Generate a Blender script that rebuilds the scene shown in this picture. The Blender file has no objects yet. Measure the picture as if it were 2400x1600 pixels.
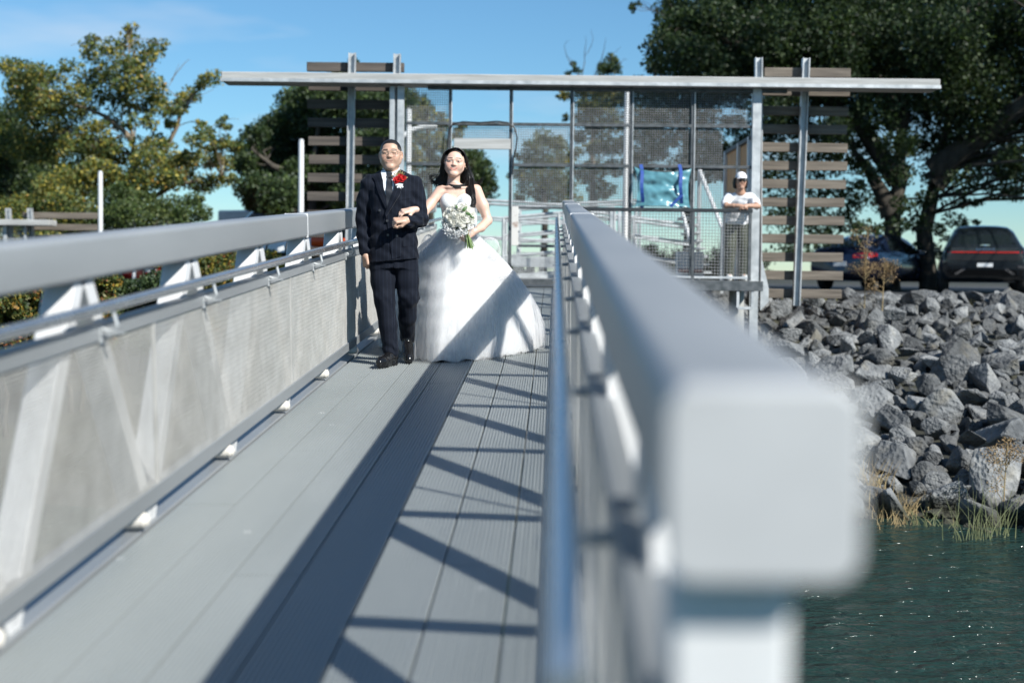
import bpy, bmesh, math, random
import numpy as np
from mathutils import Vector, Matrix, noise
from mathutils.bvhtree import BVHTree

R = math.radians
scene = bpy.context.scene
col = scene.collection
rnd = random.Random(7)
nrs = np.random.RandomState(11)

# ------------------------------------------------------------------ camera
CAM_H = 2.60                       # eye above the water (z = 0)
FPX = 50.0 / 36.0 * 2400.0         # focal length in photo pixels
YAW, PITCH, ROLL = 1.70, 2.70, 0.60
SLOPE = 3.45                      # the gangway climbs towards the shore
EYE = Vector((0.0, 0.0, CAM_H))
cam_rot = (Matrix.Rotation(R(YAW), 3, 'Z') @ Matrix.Rotation(R(90 - PITCH), 3, 'X') @ Matrix.Rotation(R(ROLL), 3, 'Z'))
cam_data = bpy.data.cameras.new('camera')
cam = bpy.data.objects.new('camera', cam_data)
col.objects.link(cam)
cam.matrix_world = Matrix.Translation(EYE) @ cam_rot.to_4x4()
cam_data.lens = 50.0
cam_data.sensor_width = 36.0
cam_data.clip_start = 0.05
cam_data.clip_end = 4000
cam_data.dof.use_dof = True
cam_data.dof.focus_distance = 11.3
cam_data.dof.aperture_fstop = 1.5
scene.camera = cam

def at(px, py, Y):
    """world point seen at photo pixel (px, py) on the plane y = Y"""
    d = cam_rot @ Vector(((px - 1200.0) / FPX, (800.0 - py) / FPX, -1.0))
    return EYE + d * (Y / d.y)

# gangway frame: x right, y along the gangway, z up from the deck; the eye is at (0, 0, DECK_H)
DECK_H = 1.345
g_rot = Matrix.Rotation(R(SLOPE), 3, 'X') @ Matrix.Rotation(R(-ROLL), 3, 'Y')
g_org = EYE - (g_rot @ Vector((0, 0, 1))) * DECK_H
G = Matrix.Translation(g_org) @ g_rot.to_4x4()
def gp(x, y, z=0.0): return G @ Vector((x, y, z))

# ------------------------------------------------------------------ sky, sun, exposure
LIGHT = (g_rot @ Vector((-0.91, 0.82, -1.0))).normalized()
SUN_EL = math.asin(-LIGHT.z)
SUN_AZ = math.atan2(-LIGHT.x, -LIGHT.y)          # clockwise from +Y
world = bpy.data.worlds.new('World')
scene.world = world
world.use_nodes = True
wn, wl = world.node_tree.nodes, world.node_tree.links
wn.clear()
w_out = wn.new('ShaderNodeOutputWorld')
w_bg = wn.new('ShaderNodeBackground')
sky = wn.new('ShaderNodeTexSky')
sky.sky_type = 'NISHITA'
sky.sun_disc = False
sky.sun_elevation = SUN_EL
sky.sun_rotation = SUN_AZ
sky.air_density = 2.0
sky.altitude = 5000
sky.dust_density = 0.0
sky.ozone_density = 9.0
# thin cirrus streaks all over the dome
w_tc = wn.new('ShaderNodeTexCoord')
w_map = wn.new('ShaderNodeMapping'); w_map.inputs['Scale'].default_value = (1.6, 1.6, 9.0)
w_map.inputs['Rotation'].default_value = (R(8), R(-9), 0)
w_map.inputs['Location'].default_value = (0.10, 0.2, 0.12)
w_noise = wn.new('ShaderNodeTexNoise'); w_noise.inputs['Scale'].default_value = 1.5
w_noise.inputs['Detail'].default_value = 5; w_noise.inputs['Roughness'].default_value = 0.55
w_ramp = wn.new('ShaderNodeValToRGB')
w_ramp.color_ramp.elements[0].position = 0.53; w_ramp.color_ramp.elements[0].color = (0, 0, 0, 1)
w_ramp.color_ramp.elements[1].position = 0.74; w_ramp.color_ramp.elements[1].color = (0.55, 0.55, 0.55, 1)
w_mix = wn.new('ShaderNodeMixRGB')
w_mix.inputs[2].default_value = (6.0, 6.4, 7.0, 1)
w_hsv = wn.new('ShaderNodeMixRGB'); w_hsv.blend_type = 'MULTIPLY'; w_hsv.inputs[0].default_value = 1.0
w_hsv.inputs[2].default_value = (0.90, 1.00, 0.91, 1)
wl.new(w_tc.outputs['Generated'], w_map.inputs['Vector'])
wl.new(w_map.outputs['Vector'], w_noise.inputs['Vector'])
wl.new(w_noise.outputs['Fac'], w_ramp.inputs['Fac'])
wl.new(w_ramp.outputs['Color'], w_mix.inputs[0])
wl.new(sky.outputs['Color'], w_hsv.inputs[1])
wl.new(w_hsv.outputs['Color'], w_mix.inputs[1])
wl.new(w_mix.outputs['Color'], w_bg.inputs['Color'])
wl.new(w_bg.outputs['Background'], w_out.inputs['Surface'])
w_bg.inputs['Strength'].default_value = 0.088

sun_data = bpy.data.lights.new('sun', 'SUN')
sun_data.energy = 4.8
sun_data.angle = R(0.53)
sun_data.color = (1.0, 0.985, 0.925)
sun = bpy.data.objects.new('sun', sun_data)
col.objects.link(sun)
sun.location = (20, -20, 30)
sun.rotation_euler = LIGHT.to_track_quat('-Z', 'Y').to_euler()

scene.view_settings.view_transform = 'Standard'
scene.view_settings.look = 'None'
scene.view_settings.gamma = 1.0
scene.view_settings.exposure = 0.55
scene.view_settings.use_curve_mapping = False
scene.render.engine = 'CYCLES'
cy = scene.cycles
cy.use_denoising = True
try: cy.denoiser = 'OPENIMAGEDENOISE'
except Exception: pass
cy.max_bounces = 8
cy.diffuse_bounces = 3
cy.glossy_bounces = 3
cy.transmission_bounces = 4
cy.transparent_max_bounces = 16
cy.sample_clamp_indirect = 4.0
cy.sample_clamp_direct = 30.0
cy.caustics_reflective = False
cy.caustics_refractive = False

# ------------------------------------------------------------------ helpers
def tag(o, label=None, cat=None, group=None, kind=None):
    if label: o['label'] = label
    if cat: o['category'] = cat
    if group: o['group'] = group
    if kind: o['kind'] = kind
    return o

def empty(name, loc=(0, 0, 0), rot=None, label=None, cat=None, group=None):
    o = bpy.data.objects.new(name, None)
    col.objects.link(o)
    o.empty_display_size = 0.2
    if rot is not None: o.matrix_world = Matrix.Translation(Vector(loc)) @ rot.to_4x4()
    else: o.location = loc
    return tag(o, label, cat, group)

def link(name, mesh, mat=None, parent=None, smooth=False):
    o = bpy.data.objects.new(name, mesh)
    col.objects.link(o)
    if mat is not None and not mesh.materials: mesh.materials.append(mat)
    if parent is not None: o.parent = parent
    if smooth:
        mesh.polygons.foreach_set('use_smooth', [True] * len(mesh.polygons))
    return o

def mesh_np(name, V, F, attrs=None):
    """mesh from numpy vertex array and (n,3|4) face array; attrs = {name: (n,) or (n,3)} per vertex"""
    V = np.asarray(V, dtype=np.float32); F = np.asarray(F, dtype=np.int32)
    me = bpy.data.meshes.new(name)
    k = F.shape[1]
    me.vertices.add(len(V)); me.vertices.foreach_set('co', V.ravel())
    me.loops.add(F.size); me.loops.foreach_set('vertex_index', F.ravel())
    me.polygons.add(len(F))
    me.polygons.foreach_set('loop_start', np.arange(0, F.size, k, dtype=np.int32))
    if hasattr(me.polygons[0] if len(F) else None, 'loop_total'):
        try: me.polygons.foreach_set('loop_total', np.full(len(F), k, dtype=np.int32))
        except Exception: pass
    for an, a in (attrs or {}).items():
        a = np.asarray(a, dtype=np.float32)
        if a.ndim == 1:
            at_ = me.attributes.new(an, 'FLOAT', 'POINT'); at_.data.foreach_set('value', a)
        else:
            at_ = me.attributes.new(an, 'FLOAT_COLOR', 'POINT')
            at_.data.foreach_set('color', np.concatenate([a, np.ones((len(a), 1), np.float32)], 1).ravel())
    me.update(calc_edges=True)
    me.validate()
    return me

class MB:
    """collects shapes and links them as one mesh object"""
    def __init__(self): self.v, self.f = [], []
    def add(self, vs, fs):
        n = len(self.v); self.v += [tuple(p) for p in vs]; self.f += [tuple(i + n for i in q) for q in fs]; return self
    def box(self, c, s, rot=None, bev=0.0):
        hx, hy, hz = s[0] / 2, s[1] / 2, s[2] / 2
        c = Vector(c)
        if bev <= 0:
            P = [Vector((x, y, z)) for z in (-hz, hz) for y in (-hy, hy) for x in (-hx, hx)]
            F = [(0, 2, 3, 1), (4, 5, 7, 6), (0, 1, 5, 4), (2, 6, 7, 3), (0, 4, 6, 2), (1, 3, 7, 5)]
        else:
            b = min(bev, hx * .9, hy * .9, hz * .9)
            P = []
            for z in (-1, 1):
                for y in (-1, 1):
                    for x in (-1, 1):
                        P.append(Vector((x * hx, y * (hy - b), z * (hz - b))))
                        P.append(Vector((x * (hx - b), y * hy, z * (hz - b))))
                        P.append(Vector((x * (hx - b), y * (hy - b), z * hz)))
            def I(x, y, z, a): return ((z > 0) * 4 + (y > 0) * 2 + (x > 0)) * 3 + a
            F = []
            for s_ in (-1, 1):
                F.append([I(s_, y, z, 0) for y, z in ((-1, -1), (1, -1), (1, 1), (-1, 1))])
                F.append([I(x, s_, z, 1) for x, z in ((-1, -1), (1, -1), (1, 1), (-1, 1))])
                F.append([I(x, y, s_, 2) for x, y in ((-1, -1), (1, -1), (1, 1), (-1, 1))])
            for a in (-1, 1):
                for b_ in (-1, 1):
                    F.append([I(a, b_, -1, 0), I(a, b_, 1, 0), I(a, b_, 1, 1), I(a, b_, -1, 1)])
                    F.append([I(a, -1, b_, 0), I(a, 1, b_, 0), I(a, 1, b_, 2), I(a, -1, b_, 2)])
                    F.append([I(-1, a, b_, 1), I(1, a, b_, 1), I(1, a, b_, 2), I(-1, a, b_, 2)])
            for x in (-1, 1):
                for y in (-1, 1):
                    for z in (-1, 1): F.append([I(x, y, z, 0), I(x, y, z, 1), I(x, y, z, 2)])
        if rot is not None: P = [rot @ p for p in P]
        return self.add([c + p for p in P], F)
    def bar(self, p0, p1, w, h, side=None, bev=0.0):
        """box from p0 to p1; w across 'side', h across the third axis"""
        p0, p1 = Vector(p0), Vector(p1); d = p1 - p0; L = d.length; d = d / L
        s = Vector(side) if side is not None else (Vector((1, 0, 0)) if abs(d.x) < .9 else Vector((0, 1, 0)))
        s = (s - d * s.dot(d)).normalized(); t = d.cross(s)
        M = Matrix((s, d, t)).transposed()
        return self.box((p0 + p1) / 2, (w, L, h), M, bev)
    def tube(self, pts, r, n=8, cap=True):
        pts = [Vector(p) for p in pts]; m = len(pts)
        rr = [r] * m if np.isscalar(r) else list(r)
        vs, fs = [], []
        prev = None
        for i, p in enumerate(pts):
            d = (pts[min(i + 1, m - 1)] - pts[max(i - 1, 0)])
            if d.length < 1e-9: d = Vector((0, 0, 1))
            d.normalize()
            if prev is None:
                a = Vector((1, 0, 0)) if abs(d.x) < .8 else Vector((0, 1, 0))
                u = (a - d * a.dot(d)).normalized()
            else:
                u = prev - d * prev.dot(d)
                u = u.normalized() if u.length > 1e-6 else prev
            prev = u; w = d.cross(u)
            for k in range(n):
                t = 2 * math.pi * k / n
                vs.append(p + u * (math.cos(t) * rr[i]) + w * (math.sin(t) * rr[i]))
        for i in range(m - 1):
            for k in range(n):
                fs.append((i * n + k, i * n + (k + 1) % n, (i + 1) * n + (k + 1) % n, (i + 1) * n + k))
        if cap:
            fs.append(tuple(range(n - 1, -1, -1))); fs.append(tuple((m - 1) * n + k for k in range(n)))
        return self.add(vs, fs)
    def lathe(self, prof, n=24, c=(0, 0, 0), rot=None):
        vs, fs = [], []; c = Vector(c); m = len(prof)
        for (r, z) in prof:
            for k in range(n):
                t = 2 * math.pi * k / n; p = Vector((r * math.cos(t), r * math.sin(t), z))
                vs.append(c + (rot @ p if rot is not None else p))
        for i in range(m - 1):
            for k in range(n): fs.append((i * n + k, i * n + (k + 1) % n, (i + 1) * n + (k + 1) % n, (i + 1) * n + k))
        fs.append(tuple(range(n - 1, -1, -1))); fs.append(tuple((m - 1) * n + k for k in range(n)))
        return self.add(vs, fs)
    def rounded(self, xc, zc, w, h, y0, y1, r, e=.012, n=6):
        """rounded rectangular tube along y with softened ends"""
        rings = []
        for y, inset in ((y0, e), (y0 + e * .3, e * .3), (y0 + e, 0), (y1 - e, 0), (y1 - e * .3, e * .3), (y1, e)):
            ring = []
            for cx, cz, a0 in ((1, 1, 0), (-1, 1, 90), (-1, -1, 180), (1, -1, 270)):
                for k in range(n + 1):
                    a = R(a0 + 90 * k / n)
                    ring.append((xc + cx * (w / 2 - r) + (r - inset) * math.cos(a), y, zc + cz * (h / 2 - r) + (r - inset) * math.sin(a)))
            rings.append(ring)
        m = len(rings[0]); vs = sum(rings, [])
        fs = [(i * m + k, (i + 1) * m + k, (i + 1) * m + (k + 1) % m, i * m + (k + 1) % m) for i in range(5) for k in range(m)]
        fs += [tuple(range(m)), tuple(range(5 * m, 6 * m))[::-1]]
        return self.add(vs, fs)
    def mesh(self, name):
        me = bpy.data.meshes.new(name); me.from_pydata([tuple(p) for p in self.v], [], self.f); me.update(); return me
    def build(self, name, mat, parent=None, smooth=False):
        o = link(name, self.mesh(name), mat, parent)
        if smooth: smooth_by_angle(o.data, smooth if not isinstance(smooth, bool) else 40)
        return o

def smooth_by_angle(me, deg=40):
    me.polygons.foreach_set('use_smooth', [True] * len(me.polygons))
    try: me.set_sharp_from_angle(angle=R(deg))
    except Exception: pass

# ------------------------------------------------------------------ materials
MATS = {}
def pbsdf(name, base=(.5, .5, .5), rough=.5, metal=0.0, **kw):
    m = bpy.data.materials.new(name); m.use_nodes = True
    b = m.node_tree.nodes['Principled BSDF']
    b.inputs['Base Color'].default_value = (*base, 1); b.inputs['Roughness'].default_value = rough
    b.inputs['Metallic'].default_value = metal
    for k, v in kw.items():
        b.inputs[k.replace('_', ' ')].default_value = v
    MATS[name] = m
    return m

def noisy(name, c0, c1, scale=5.0, rough=(.4, .6), metal=0.0, detail=6, bump=0.0, bump_scale=None, stretch=(1, 1, 1),
          pos=(.3, .7), coord='Object', bump_dist=.01, **kw):
    """principled material whose colour and roughness wander between two values, with optional bump"""
    m = pbsdf(name, c0, rough[0], metal, **kw)
    nt = m.node_tree; n, l = nt.nodes, nt.links; b = n['Principled BSDF']
    tc = n.new('ShaderNodeTexCoord'); mp = n.new('ShaderNodeMapping'); mp.inputs['Scale'].default_value = stretch
    l.new(tc.outputs[coord], mp.inputs['Vector'])
    tx = n.new('ShaderNodeTexNoise'); tx.inputs['Scale'].default_value = scale; tx.inputs['Detail'].default_value = detail
    l.new(mp.outputs['Vector'], tx.inputs['Vector'])
    rp = n.new('ShaderNodeValToRGB'); e = rp.color_ramp.elements
    e[0].position, e[1].position = pos; e[0].color = (*c0, 1); e[1].color = (*c1, 1)
    l.new(tx.outputs['Fac'], rp.inputs['Fac']); l.new(rp.outputs['Color'], b.inputs['Base Color'])
    mr = n.new('ShaderNodeMapRange'); mr.inputs['To Min'].default_value, mr.inputs['To Max'].default_value = rough
    l.new(tx.outputs['Fac'], mr.inputs['Value']); l.new(mr.outputs['Result'], b.inputs['Roughness'])
    if bump > 0:
        t2 = n.new('ShaderNodeTexNoise'); t2.inputs['Scale'].default_value = bump_scale or scale * 4
        t2.inputs['Detail'].default_value = 5
        l.new(mp.outputs['Vector'], t2.inputs['Vector'])
        bp = n.new('ShaderNodeBump'); bp.inputs['Strength'].default_value = bump; bp.inputs['Distance'].default_value = bump_dist
        l.new(t2.outputs['Fac'], bp.inputs['Height']); l.new(bp.outputs['Normal'], b.inputs['Normal'])
    return m

def attr_mat(name, attr='col', rough=.5, noise_amt=0.0, noise_scale=60, **kw):
    m = pbsdf(name, (.5, .5, .5), rough, 0.0, **kw)
    n, l = m.node_tree.nodes, m.node_tree.links; b = n['Principled BSDF']
    a = n.new('ShaderNodeAttribute'); a.attribute_name = attr
    if noise_amt > 0:
        tc = n.new('ShaderNodeTexCoord'); tx = n.new('ShaderNodeTexNoise'); tx.inputs['Scale'].default_value = noise_scale
        l.new(tc.outputs['Object'], tx.inputs['Vector'])
        mr = n.new('ShaderNodeMapRange'); mr.inputs['To Min'].default_value = 1 - noise_amt; mr.inputs['To Max'].default_value = 1 + noise_amt
        l.new(tx.outputs['Fac'], mr.inputs['Value'])
        mx = n.new('ShaderNodeVectorMath'); mx.operation = 'SCALE'
        l.new(a.outputs['Color'], mx.inputs[0]); l.new(mr.outputs['Result'], mx.inputs['Scale'])
        l.new(mx.outputs['Vector'], b.inputs['Base Color'])
    else:
        l.new(a.outputs['Color'], b.inputs['Base Color'])
    return m

M_alu = noisy('aluminium', (.28, .295, .305), (.37, .385, .395), 3.0, (.36, .5), .35, bump=.05, bump_scale=180, stretch=(1, .15, 1))
M_alu_strut = noisy('aluminium_strut', (.70, .70, .70), (.80, .80, .80), 5.0, (.45, .6), .15, bump=.05, bump_scale=120)
M_deck = noisy('deck_aluminium', (.30, .325, .325), (.37, .395, .395), 1.6, (.42, .6), .30, bump=.08, bump_scale=90, stretch=(1, .22, 1))
def world_coords(m, specks=None):
    n, l = m.node_tree.nodes, m.node_tree.links
    g = n.new('ShaderNodeNewGeometry')
    for mp in [x for x in n if x.type == 'MAPPING']: l.new(g.outputs['Position'], mp.inputs['Vector'])
    if specks:
        b = n['Principled BSDF']; src = b.inputs['Base Color'].links[0].from_socket
        v = n.new('ShaderNodeTexVoronoi'); v.inputs['Scale'].default_value = 3.1; l.new(g.outputs['Position'], v.inputs['Vector'])
        t = n.new('ShaderNodeTexNoise'); t.inputs['Scale'].default_value = 34; l.new(g.outputs['Position'], t.inputs['Vector'])
        a = n.new('ShaderNodeMath'); a.operation = 'MULTIPLY_ADD'; a.inputs[1].default_value = .09; l.new(t.outputs['Fac'], a.inputs[0]); l.new(v.outputs['Distance'], a.inputs[2])
        r = n.new('ShaderNodeValToRGB'); r.color_ramp.elements[0].position = .075; r.color_ramp.elements[0].color = (.75, .75, .75, 1); r.color_ramp.elements[1].position = .115; r.color_ramp.elements[1].color = (0, 0, 0, 1)
        l.new(a.outputs[0], r.inputs['Fac'])
        x = n.new('ShaderNodeMixRGB'); x.inputs[2].default_value = (.62, .63, .62, 1); l.new(r.outputs['Color'], x.inputs[0]); l.new(src, x.inputs[1]); l.new(x.outputs[0], b.inputs['Base Color'])
world_coords(M_deck, True)
M_wire = noisy('stainless_wire', (.50, .485, .455), (.62, .605, .575), 8, (.35, .5), .35)
M_screen = noisy('screen_wire', (.17, .18, .18), (.28, .29, .29), 9, (.5, .7), .3)
M_tube = noisy('polished_tube', (.60, .62, .64), (.72, .73, .74), 6, (.20, .32), .9)
M_endp = noisy('pale_end_plate', (.46, .465, .47), (.55, .555, .56), 5.0, (.5, .65), .15)  # paler than the chord that the plate closes
M_plastic = noisy('pale_plastic', (.62, .58, .52), (.72, .68, .62), 14, (.5, .7))
M_galv = noisy('galvanised_steel', (.38, .40, .41), (.58, .60, .61), 9, (.4, .65), .45, bump=.1, bump_scale=60)
M_dark = noisy('weathered_dark_steel', (.05, .06, .065), (.13, .14, .15), 12, (.45, .7), .4)
# ------------------------------------------------------------------ the gangway
Y0, Y1 = 1.16, 19.40
XL, XR = -1.63, 0.093              # inner faces of the two trusses
NODE0, STEP = 1.96, 1.49           # top panel points
gangway = empty('gangway', g_org, g_rot, 'aluminium gangway with truss sides climbing from the water to the shore', 'gangway')

def plank_profile(w, n):
    """ribbed extrusion across x, list of (x, z)"""
    pr = [(-w / 2, -.03), (-w / 2, -.0042)]
    p = w / n
    for i in range(n):
        x = -w / 2 + i * p
        pr += [(x + p * .14, -.0042), (x + p * .26, .002), (x + p * .70, .002), (x + p * .82, -.0042)]
    pr += [(w / 2, -.0042), (w / 2, -.03)]
    return pr
PW = (XR - .012 - (XL + .012)) / 7
prof = plank_profile(PW - .007, 14)
def plank_mesh():
    vs = [(x, y, z) for y in (-.5, .5) for (x, z) in prof]; n = len(prof)
    fs = [(i, i + 1, n + i + 1, n + i) for i in range(n - 1)] + [(n - 1, 0, n, 2 * n - 1)] + [tuple(range(n - 1, -1, -1)), tuple(range(n, 2 * n))]
    me = bpy.data.meshes.new('deck_plank'); me.from_pydata(vs, [], fs); me.update(); me.materials.append(M_deck); return me
pm = plank_mesh()
for i in range(7):
    x = XL + .012 + PW * (i + .5)
    y = Y0
    cuts = [Y0] + [c for c in np.arange(2.3 + (i * 1.27) % 3.66, Y1 - .6, 3.66)] + [Y1]
    for a, b in zip(cuts[:-1], cuts[1:]):
        o = link('deck_plank', pm, None, gangway)
        o.location = (x, (a + b) / 2, rnd.uniform(-.0012, .0012)); o.scale = (1, (b - a) - .006, 1)

for side, xf in ((-1, XL), (1, XR)):
    s = side
    xc = xf + s * .076             # chord centre
    m = MB().rounded(xc, 1.183 - .078, .152, .156, Y0 + .02, Y1 - .02, .022)
    tc_ = m.build('top_chord', M_alu, gangway, 35)
    for yj in (9.33, 15.2):    # weld beads round the chord
        MB().box((xc, yj, 1.183 - .078), (.156, .012, .160), None, .003).build('weld_bead', M_alu_strut, tc_)
    MB().box((xc, (Y0 + Y1) / 2, -.06), (.14, Y1 - Y0, .12), None, .006).build('bottom_chord', M_alu, gangway)
    MB().box((xf + s * .056, Y0 + .07, .52), (.104, .09, .985), None, .006).build('end_post', M_alu_strut, gangway)
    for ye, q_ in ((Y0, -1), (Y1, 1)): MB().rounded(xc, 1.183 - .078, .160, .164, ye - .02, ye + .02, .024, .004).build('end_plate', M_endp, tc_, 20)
    # diagonals
    k = 0
    y = NODE0 - STEP
    dm = MB().bar((0, 0, 0), (0, .70, -1.03), .105, .085, (1, 0, 0), .004).mesh('diagonal'); dm.materials.append(M_alu_strut)
    dn = MB().bar((0, 0, 0), (0, -.70, -1.03), .105, .085, (1, 0, 0), .004).mesh('diagonal'); dn.materials.append(M_alu_strut)
    while y < Y1:
        for q, mm in ((1, dm), (-1, dn)):
            if Y0 + .05 < y + q * .045 < Y1 and Y0 + .02 < y + q * .74 < Y1 - .02:
                o = link('diagonal', mm, None, gangway); o.location = (xf + s * .078, y + q * .045, 1.03)
        y += STEP
    # floor beams (one per bottom node) with a pale bearing cap showing in the slot above the deck edge
    # rail cap: an angle with a top flange
    cap = MB().box((xf - s * .004, (Y0 + Y1) / 2, .838), (.012, Y1 - Y0, .058), None, .002)
    cap.box((xf + s * .022, (Y0 + Y1) / 2, .861), (.040, Y1 - Y0, .012), None, .002)
    cap.build('rail_cap', M_alu, gangway)
    toe = MB().box((xf - s * .006, (Y0 + Y1) / 2, .118), (.016, Y1 - Y0, .066), None, .002)
    toe.box((xf + s * .022, (Y0 + Y1) / 2, .146), (.040, Y1 - Y0, .010), None, .002)
    toe.build('toe_rail', M_alu, gangway)
    # woven wire infill, one panel between every second top node
    WR = .00125 if side < 0 else .00060  # right-hand wires thinned to let more sunlight through onto the deck
    pitch = .0128
    zs = np.arange(.155, .808, pitch)
    edges = [Y0 + .02] + [v for v in np.arange(NODE0 + STEP * .5, Y1 - 1, STEP * 2)] + [Y1 - .02]
    for a, b in zip(edges[:-1], edges[1:]):
        V, F = [], []
        def wire(p, q, r):
            p = np.array(p); q = np.array(q); ax = 1 if abs(q[1] - p[1]) > abs(q[2] - p[2]) else 2
            o1 = 3 - ax
            n0 = len(V)
            for e in (p, q):
                for (ux, uo) in ((r, 0), (0, r), (-r, 0), (0, -r)):
                    v = e.copy(); v[0] += ux; v[o1] += uo; V.append(v)
            for k_ in range(4): F.append((n0 + k_, n0 + (k_ + 1) % 4, n0 + 4 + (k_ + 1) % 4, n0 + 4 + k_))
        a1, b1 = a + .012, b - .012
        for i_, z in enumerate(zs): wire((xf + (.0010 if i_ % 2 else -.0010), a1, z), (xf + (.0010 if i_ % 2 else -.0010), b1, z), WR)
        for i_, yy in enumerate(np.arange(a1, b1, pitch)): wire((xf, yy, .15), (xf, yy, .812), WR)
        o = link('mesh_panel', mesh_np('mesh_panel', np.array(V), np.array(F)), M_wire, gangway)
        o['kind'] = 'stuff'
        for yy in (a + .006, b - .006): MB().box((xf, yy, .48), (.012, .012, .66), None, .001).build('panel_edge', M_wire, gangway)
    # handrail and its brackets
    xt = xf - s * (.081 if s > 0 else .055)
    hr = MB().tube([(xt, yy, .936) for yy in np.linspace(Y0 - .05, Y1 + .05, 40)], .0215, 16)
    for yj in (3.3, 8.35, 13.4): hr.tube([(xt, yj - .006, .936), (xt, yj + .006, .936)], .0228, 16)
    hr.build('handrail', M_tube, gangway, 50)
    br = MB()
    ex_ = 0 if s > 0 else .029
    br.tube([(0, 0, .0), (-s * .012, 0, -.052), (-s * .0, 0, -.07), (s * (.05 - ex_), 0, -.07), (s * (.07 - ex_), 0, -.063)], .008, 8)
    br.box((s * (.078 - ex_), 0, -.085), (.012, .03, .06), None, .002)
    br.box((s * (.02 - ex_ / 2), 0, -.078), (.11 - ex_, .022, .006), None, .001)
    bm_ = br.mesh('handrail_bracket'); bm_.materials.append(M_galv)
    y = NODE0
    while y < Y1:
        o = link('handrail_bracket', bm_, None, gangway); o.location = (xt, y + .06, .936 - .022)
        y += STEP
    kb = MB().lathe([(.004, -.05), (.022, -.044), (.032, -.028), (.034, .0), (.034, .05)], 18, (0, 0, 0), Matrix.Rotation(R(90 * s), 3, 'Y')).mesh('bearing_cap'); kb.materials.append(M_plastic)
    y = NODE0 - STEP * .5 - .22
    while y < Y1:
        if y > Y0 + .1:
            o = link('bearing_cap', kb, None, gangway); o.location = (xf + s * .022, y, .046)
        y += STEP
# cross beams under the deck
xb = MB().box((0, 0, 0), (XR - XL + .1, .08, .1), None, .004).mesh('floor_beam'); xb.materials.append(M_alu)
y = NODE0 - STEP * .5
while y < Y1:
    if y > Y0 + .1:
        o = link('floor_beam', xb, None, gangway); o.location = ((XL + XR) / 2, y, -.085)
    y += STEP
# end plate hinging onto the shore platform
MB().box(((XL + XR) / 2, Y1 + .32, .004), (XR - XL - .05, .62, .010), Matrix.Rotation(R(-1.5), 3, 'X'), .002).build('transition_plate', M_dark, gangway)
# ------------------------------------------------------------------ ground, water
def bank_line(x):                   # y of the water's edge
    return 15.4 + .25 * math.sin(x * .7) + .15 * math.sin(x * 1.9 + 1)
def ground_z(x, y):
    yb = bank_line(x)
    t = (y - yb) / 8.2
    if t < 0: return max(-2.5, (y - yb) * .35)
    if t < 1: return 2.13 * (t * .92 + .08 * math.sin(t * math.pi / 2))
    return 2.13 + min(.12, (t - 1) * .06) - .004 * max(0, y - 60) * (1 if y < 120 else 60 / max(60, y - 60))
def axis(segs):
    out = []
    for a, b, n in segs: out += list(np.linspace(a, b, n, endpoint=False))
    return out + [segs[-1][1]]
gx = axis([(-1500, -60, 8), (-60, -12, 24), (-12, 12, 60), (12, 60, 24), (60, 1500, 8)])
gy = axis([(6, 13, 8), (13, 26, 60), (26, 60, 34), (60, 200, 14), (200, 2600, 10)])
V = [(x, y, ground_z(x, y) + (noise.noise((x * .8, y * .8, 3)) * .05 if y < 60 else 0)) for y in gy for x in gx]
nx = len(gx)
F = [(j * nx + i, j * nx + i + 1, (j + 1) * nx + i + 1, (j + 1) * nx + i) for j in range(len(gy) - 1) for i in range(nx - 1)]
M_ground = noisy('dry_grass_ground', (.018, .019, .018), (.055, .055, .035), 1.3, (.85, .95), bump=.6, bump_scale=9, bump_dist=.05)
g_o = link('ground', mesh_np('ground', np.array(V), np.array(F)), M_ground, None, True); g_o['kind'] = 'structure'

# water: rippled sheet, real waves near the shore in view
def water_mat():
    m = pbsdf('green_river_water', (.014, .036, .030), .13, 0.0)
    m.node_tree.nodes['Principled BSDF'].inputs['IOR'].default_value = 1.33
    n, l = m.node_tree.nodes, m.node_tree.links; b = n['Principled BSDF']
    tc = n.new('ShaderNodeTexCoord')
    mp = n.new('ShaderNodeMapping'); mp.inputs['Scale'].default_value = (1.0, 1.9, 1); mp.inputs['Rotation'].default_value = (0, 0, R(-12))
    l.new(tc.outputs['Object'], mp.inputs['Vector'])
    t1 = n.new('ShaderNodeTexNoise'); t1.inputs['Scale'].default_value = 3.4; t1.inputs['Detail'].default_value = 3; t1.inputs['Distortion'].default_value = .6
    t2 = n.new('ShaderNodeTexNoise'); t2.inputs['Scale'].default_value = 13; t2.inputs['Detail'].default_value = 2; t2.inputs['Distortion'].default_value = .4
    for t in (t1, t2): l.new(mp.outputs['Vector'], t.inputs['Vector'])
    ad = n.new('ShaderNodeMath'); ad.operation = 'MULTIPLY_ADD'; ad.inputs[1].default_value = .28
    l.new(t2.outputs['Fac'], ad.inputs[0]); l.new(t1.outputs['Fac'], ad.inputs[2])
    bp = n.new('ShaderNodeBump'); bp.inputs['Strength'].default_value = 1.0; bp.inputs['Distance'].default_value = .14
    l.new(ad.outputs['Value'], bp.inputs['Height']); l.new(bp.outputs['Normal'], b.inputs['Normal'])
    return m
wx = axis([(-1500, -30, 6), (-30, 1, 30), (1, 9, 110), (9, 40, 30), (40, 1500, 6)])
wy = axis([(-600, -10, 6), (-10, 5, 20), (5, 17.5, 170), (17.5, 18, 1)])
V = [(x, y, (.014 * noise.noise((x * 1.7, y * 3.0, 0)) + .008 * noise.noise((x * 4.5, y * 7, 5))) if 4 < y < 18 and 0 < x < 10 else 0) for y in wy for x in wx]
nx = len(wx)
F = [(j * nx + i, j * nx + i + 1, (j + 1) * nx + i + 1, (j + 1) * nx + i) for j in range(len(wy) - 1) for i in range(nx - 1)]
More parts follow.
